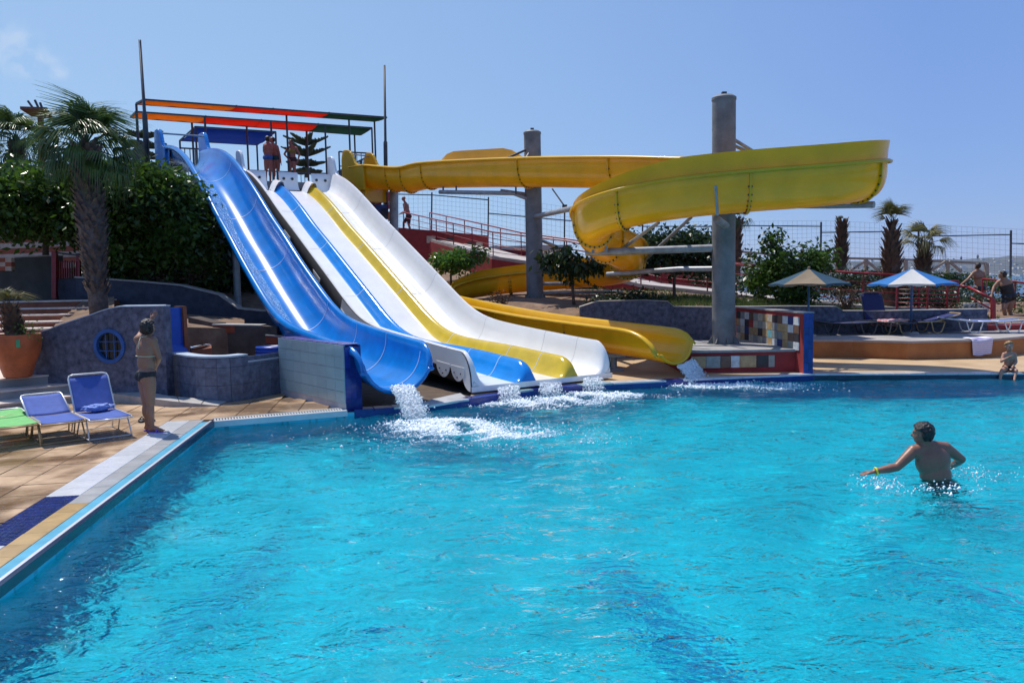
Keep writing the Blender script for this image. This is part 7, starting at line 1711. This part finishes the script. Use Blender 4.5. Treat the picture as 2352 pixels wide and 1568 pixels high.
# child on the pool edge
Yk = 15.55; w_ = lambda x, y, dY=0: W(x, y, Yk + dY)
J = dict(P=w_(2317, 843, .16), N=w_(2318, 810, .1), Hd=w_(2318, 795, .07), SL=w_(2306, 814, .08), SR=w_(2330, 814, .08), EL=w_(2300, 830, .04), WL=w_(2315, 821, -.04), ER=w_(2334, 831, .06), WR=w_(2325, 843, -.06), HL=w_(2311, 846, .12), HR=w_(2323, 846, .12), KL=w_(2301, 851, -.10), KR=w_(2334, 851, -.10), AL=w_(2297, 871, -.2), AR=w_(2330, 871, -.2), TL=w_(2296, 876, -.32), TR=w_(2330, 876, -.32))
person('sandy haired child sitting on the far right pool edge with legs in the water', J, 1.12, M['skin_pale'], M['hair_blond'], .010, 1.0, (('swim_trunks', 'briefs', M['cloth_maroon']),), .1, (-.1, -1, 0), child=True, feet=True)

# ================================================================== SPLASH WATER
mf = bpy.data.materials.new('white_water'); mf.use_nodes = True; n = mf.node_tree; b_ = n.nodes['Principled BSDF']
b_.inputs['Base Color'].default_value = (.88, .94, .97, 1); b_.inputs['Roughness'].default_value = .25; b_.inputs['IOR'].default_value = 1.33
b_.inputs['Subsurface Weight'].default_value = 0
def drops(name, P, r, label, seed=0, parent=None):
    """small water blobs: an octahedron each, squashed at random"""
    rs = np.random.default_rng(seed); N = len(P); P = np.asarray(P); r = np.asarray(r)
    oct_ = np.array([(1, 0, 0), (-1, 0, 0), (0, 1, 0), (0, -1, 0), (0, 0, 1), (0, 0, -1)], float); f0 = np.array([(0, 2, 4), (2, 1, 4), (1, 3, 4), (3, 0, 4), (2, 0, 5), (1, 2, 5), (3, 1, 5), (0, 3, 5)])
    sc_ = rs.uniform(.6, 1.5, (N, 1, 3)); v = P[:, None, :] + oct_[None] * r[:, None, None] * sc_; f = (np.arange(N)[:, None, None] * 6 + f0[None]).reshape(-1, 3)
    mb = MB(); mb.v = v.reshape(-1, 3).tolist(); mb.f = f.tolist(); return ob(name, mb, mf, parent, smooth=True, kind='stuff', label=label, cat='water splash')
def fall(label, a0, a1, l0, l1, thick, nd, seed, vel=.25):
    """a sheet of water from the lip a0-a1 down to l0-l1, as thousands of blobs plus strands"""
    rs = np.random.default_rng(seed); u_ = rs.random(nd); t = rs.random(nd) ** .8
    A_ = np.array(a0)[None] * (1 - u_[:, None]) + np.array(a1)[None] * u_[:, None]; B_ = np.array(l0)[None] * (1 - u_[:, None]) + np.array(l1)[None] * u_[:, None]
    P = A_ + (B_ - A_) * t[:, None]; P[:, 2] = A_[:, 2] + (B_[:, 2] - A_[:, 2]) * (t * .35 + t * t * .65)
    P += rs.normal(size=(nd, 3)) * thick * (.35 + .9 * t[:, None]); r = rs.gamma(2.0, .0028, nd) * (1.2 - .3 * t)
    return drops('waterfall', P, r, label, seed)
def foam(cx_, cy_, dx, dy, sx_, sy_, nd, seed, label, rz=0.0):
    rs = np.random.default_rng(seed); a = rs.normal(size=nd); b = rs.normal(size=nd); k = rs.random(nd) ** 1.4
    X = cx_ + dx * k + a * sx_ * (1 + k); Y = cy_ + dy * k + b * sy_ * (1 + k)
    w2 = np.array([noise.noise(Vector((x * 2.2, y * 2.2, 5))) for x, y in zip(X, Y)]); keep = w2 + .45 * rs.random(nd) > -.16 + .50 * k; X, Y, k = X[keep], Y[keep], k[keep]
    Zz = water_h(X, Y) + rs.gamma(1.1, .008, len(X)) * (1 - k * .7); r = rs.gamma(2.0, .0030, len(X)) * (1.25 - k * .55)
    return drops('foam', np.stack([X, Y, Zz], 1), r, label, seed)
def L3(x, y, Y): p = W(x, y, Y); return (p.x, p.y, p.z)
ga_, gb_ = G(930, 962, 0), G(1000, 975, 0)
fall('white water pouring from the mouth of the blue slide', L3(896, 889, 12.6), L3(944, 884, 12.9), (*G(938, 968, 0).xy, 0), (*G(980, 962, 0).xy, 0), .036, 9000, 1)
p = G(998, 974, 0); q = G(1195, 1012, 0); foam(p.x, p.y, q.x - p.x, q.y - p.y, .30, .15, 24000, 2, 'broad patch of foam on the pool below the blue slide')
for (xa, ya, xb, yb, la_, lb_, sd_, nm) in ((1145, 890, 1192, 884, (1146, 921), (1192, 917), 3, 'first'), (1240, 880, 1288, 874, (1240, 912), (1288, 908), 4, 'second'), (1342, 868, 1386, 866, (1342, 900), (1386, 898), 5, 'third')):
    k = (sd_ - 3) * .55; fall('thin curtain of water falling from the %s white lane' % nm, L3(xa, ya, 14.1 + k), L3(xb, yb, 14.5 + k), (*G(*la_, 0).xy, 0), (*G(*lb_, 0).xy, 0), .022, 1700, sd_)
    c0 = G((la_[0] + lb_[0]) / 2 + 6, la_[1] + 5, 0); foam(c0.x, c0.y, .6, -.5, .24, .10, 5200, sd_ + 10, 'small mound of foam below the %s white lane' % nm)
fall('water falling from the mouth of the yellow slide', L3(1555, 840, 15.75), L3(1588, 826, 16.1), (*G(1590, 884, 0).xy, 0), (*G(1622, 874, 0).xy, 0), .028, 9000, 6)
c0 = G(1615, 884, 0); foam(c0.x, c0.y, 1.5, -.5, .3, .12, 9000, 17, 'pale foam trail on the pool below the yellow slide')
# splashes about the wading man
def splash(x, y, sx_, sy_, h_, nd, seed, label):
    c0 = G(x, y, 0); rs = np.random.default_rng(seed); X = c0.x + rs.normal(size=nd) * sx_; Y = c0.y + rs.normal(size=nd) * sy_; P = np.stack([X, Y, water_h(X, Y) + rs.gamma(1.0, h_, nd)], 1); return drops('splash', P, rs.gamma(2, .0028, nd), label, seed)
splash(2030, 1112, .13, .16, .012, 260, 21, 'spray of drops on the water below the man\'s outstretched hand')
splash(2225, 1092, .20, .14, .03, 260, 22, 'spray of drops on the water to the right of the wading man')
splash(2155, 1122, .22, .10, .008, 140, 23, 'ring of drops on the water around the waist of the wading man')
# loose drops thrown up around the landing water
rs = np.random.default_rng(9); c0 = G(1050, 985, 0); nd = 1500; X = c0.x + rs.normal(size=nd) * 1.0; Y = c0.y + rs.normal(size=nd) * .6 - .3; P = np.stack([X, Y, water_h(X, Y) + rs.gamma(1, .03, nd)], 1)
drops('splash', P, rs.gamma(1.8, .0022, nd), 'scattered bright drops over the pool in front of the slides', 9)
# shallow sheet at the mouths of the lanes
M['foam'] = mf

# ------------------------------------------------------------------ summer haze over the bay
mb = MB(); mb.box((0, 4000, 110), (14000, 8300, 290))
mh = bpy.data.materials.new('haze_air'); mh.use_nodes = True; n = mh.node_tree; n.nodes.clear(); o_ = n.nodes.new('ShaderNodeOutputMaterial'); pv = n.nodes.new('ShaderNodeVolumePrincipled')
pv.inputs['Color'].default_value = (.72, .80, .98, 1); pv.inputs['Density'].default_value = .000035; pv.inputs['Anisotropy'].default_value = .2; n.links.new(pv.outputs[0], o_.inputs['Volume'])
ob('haze', mb, mh, None, kind='stuff', label='pale summer haze over the bay', cat='haze')
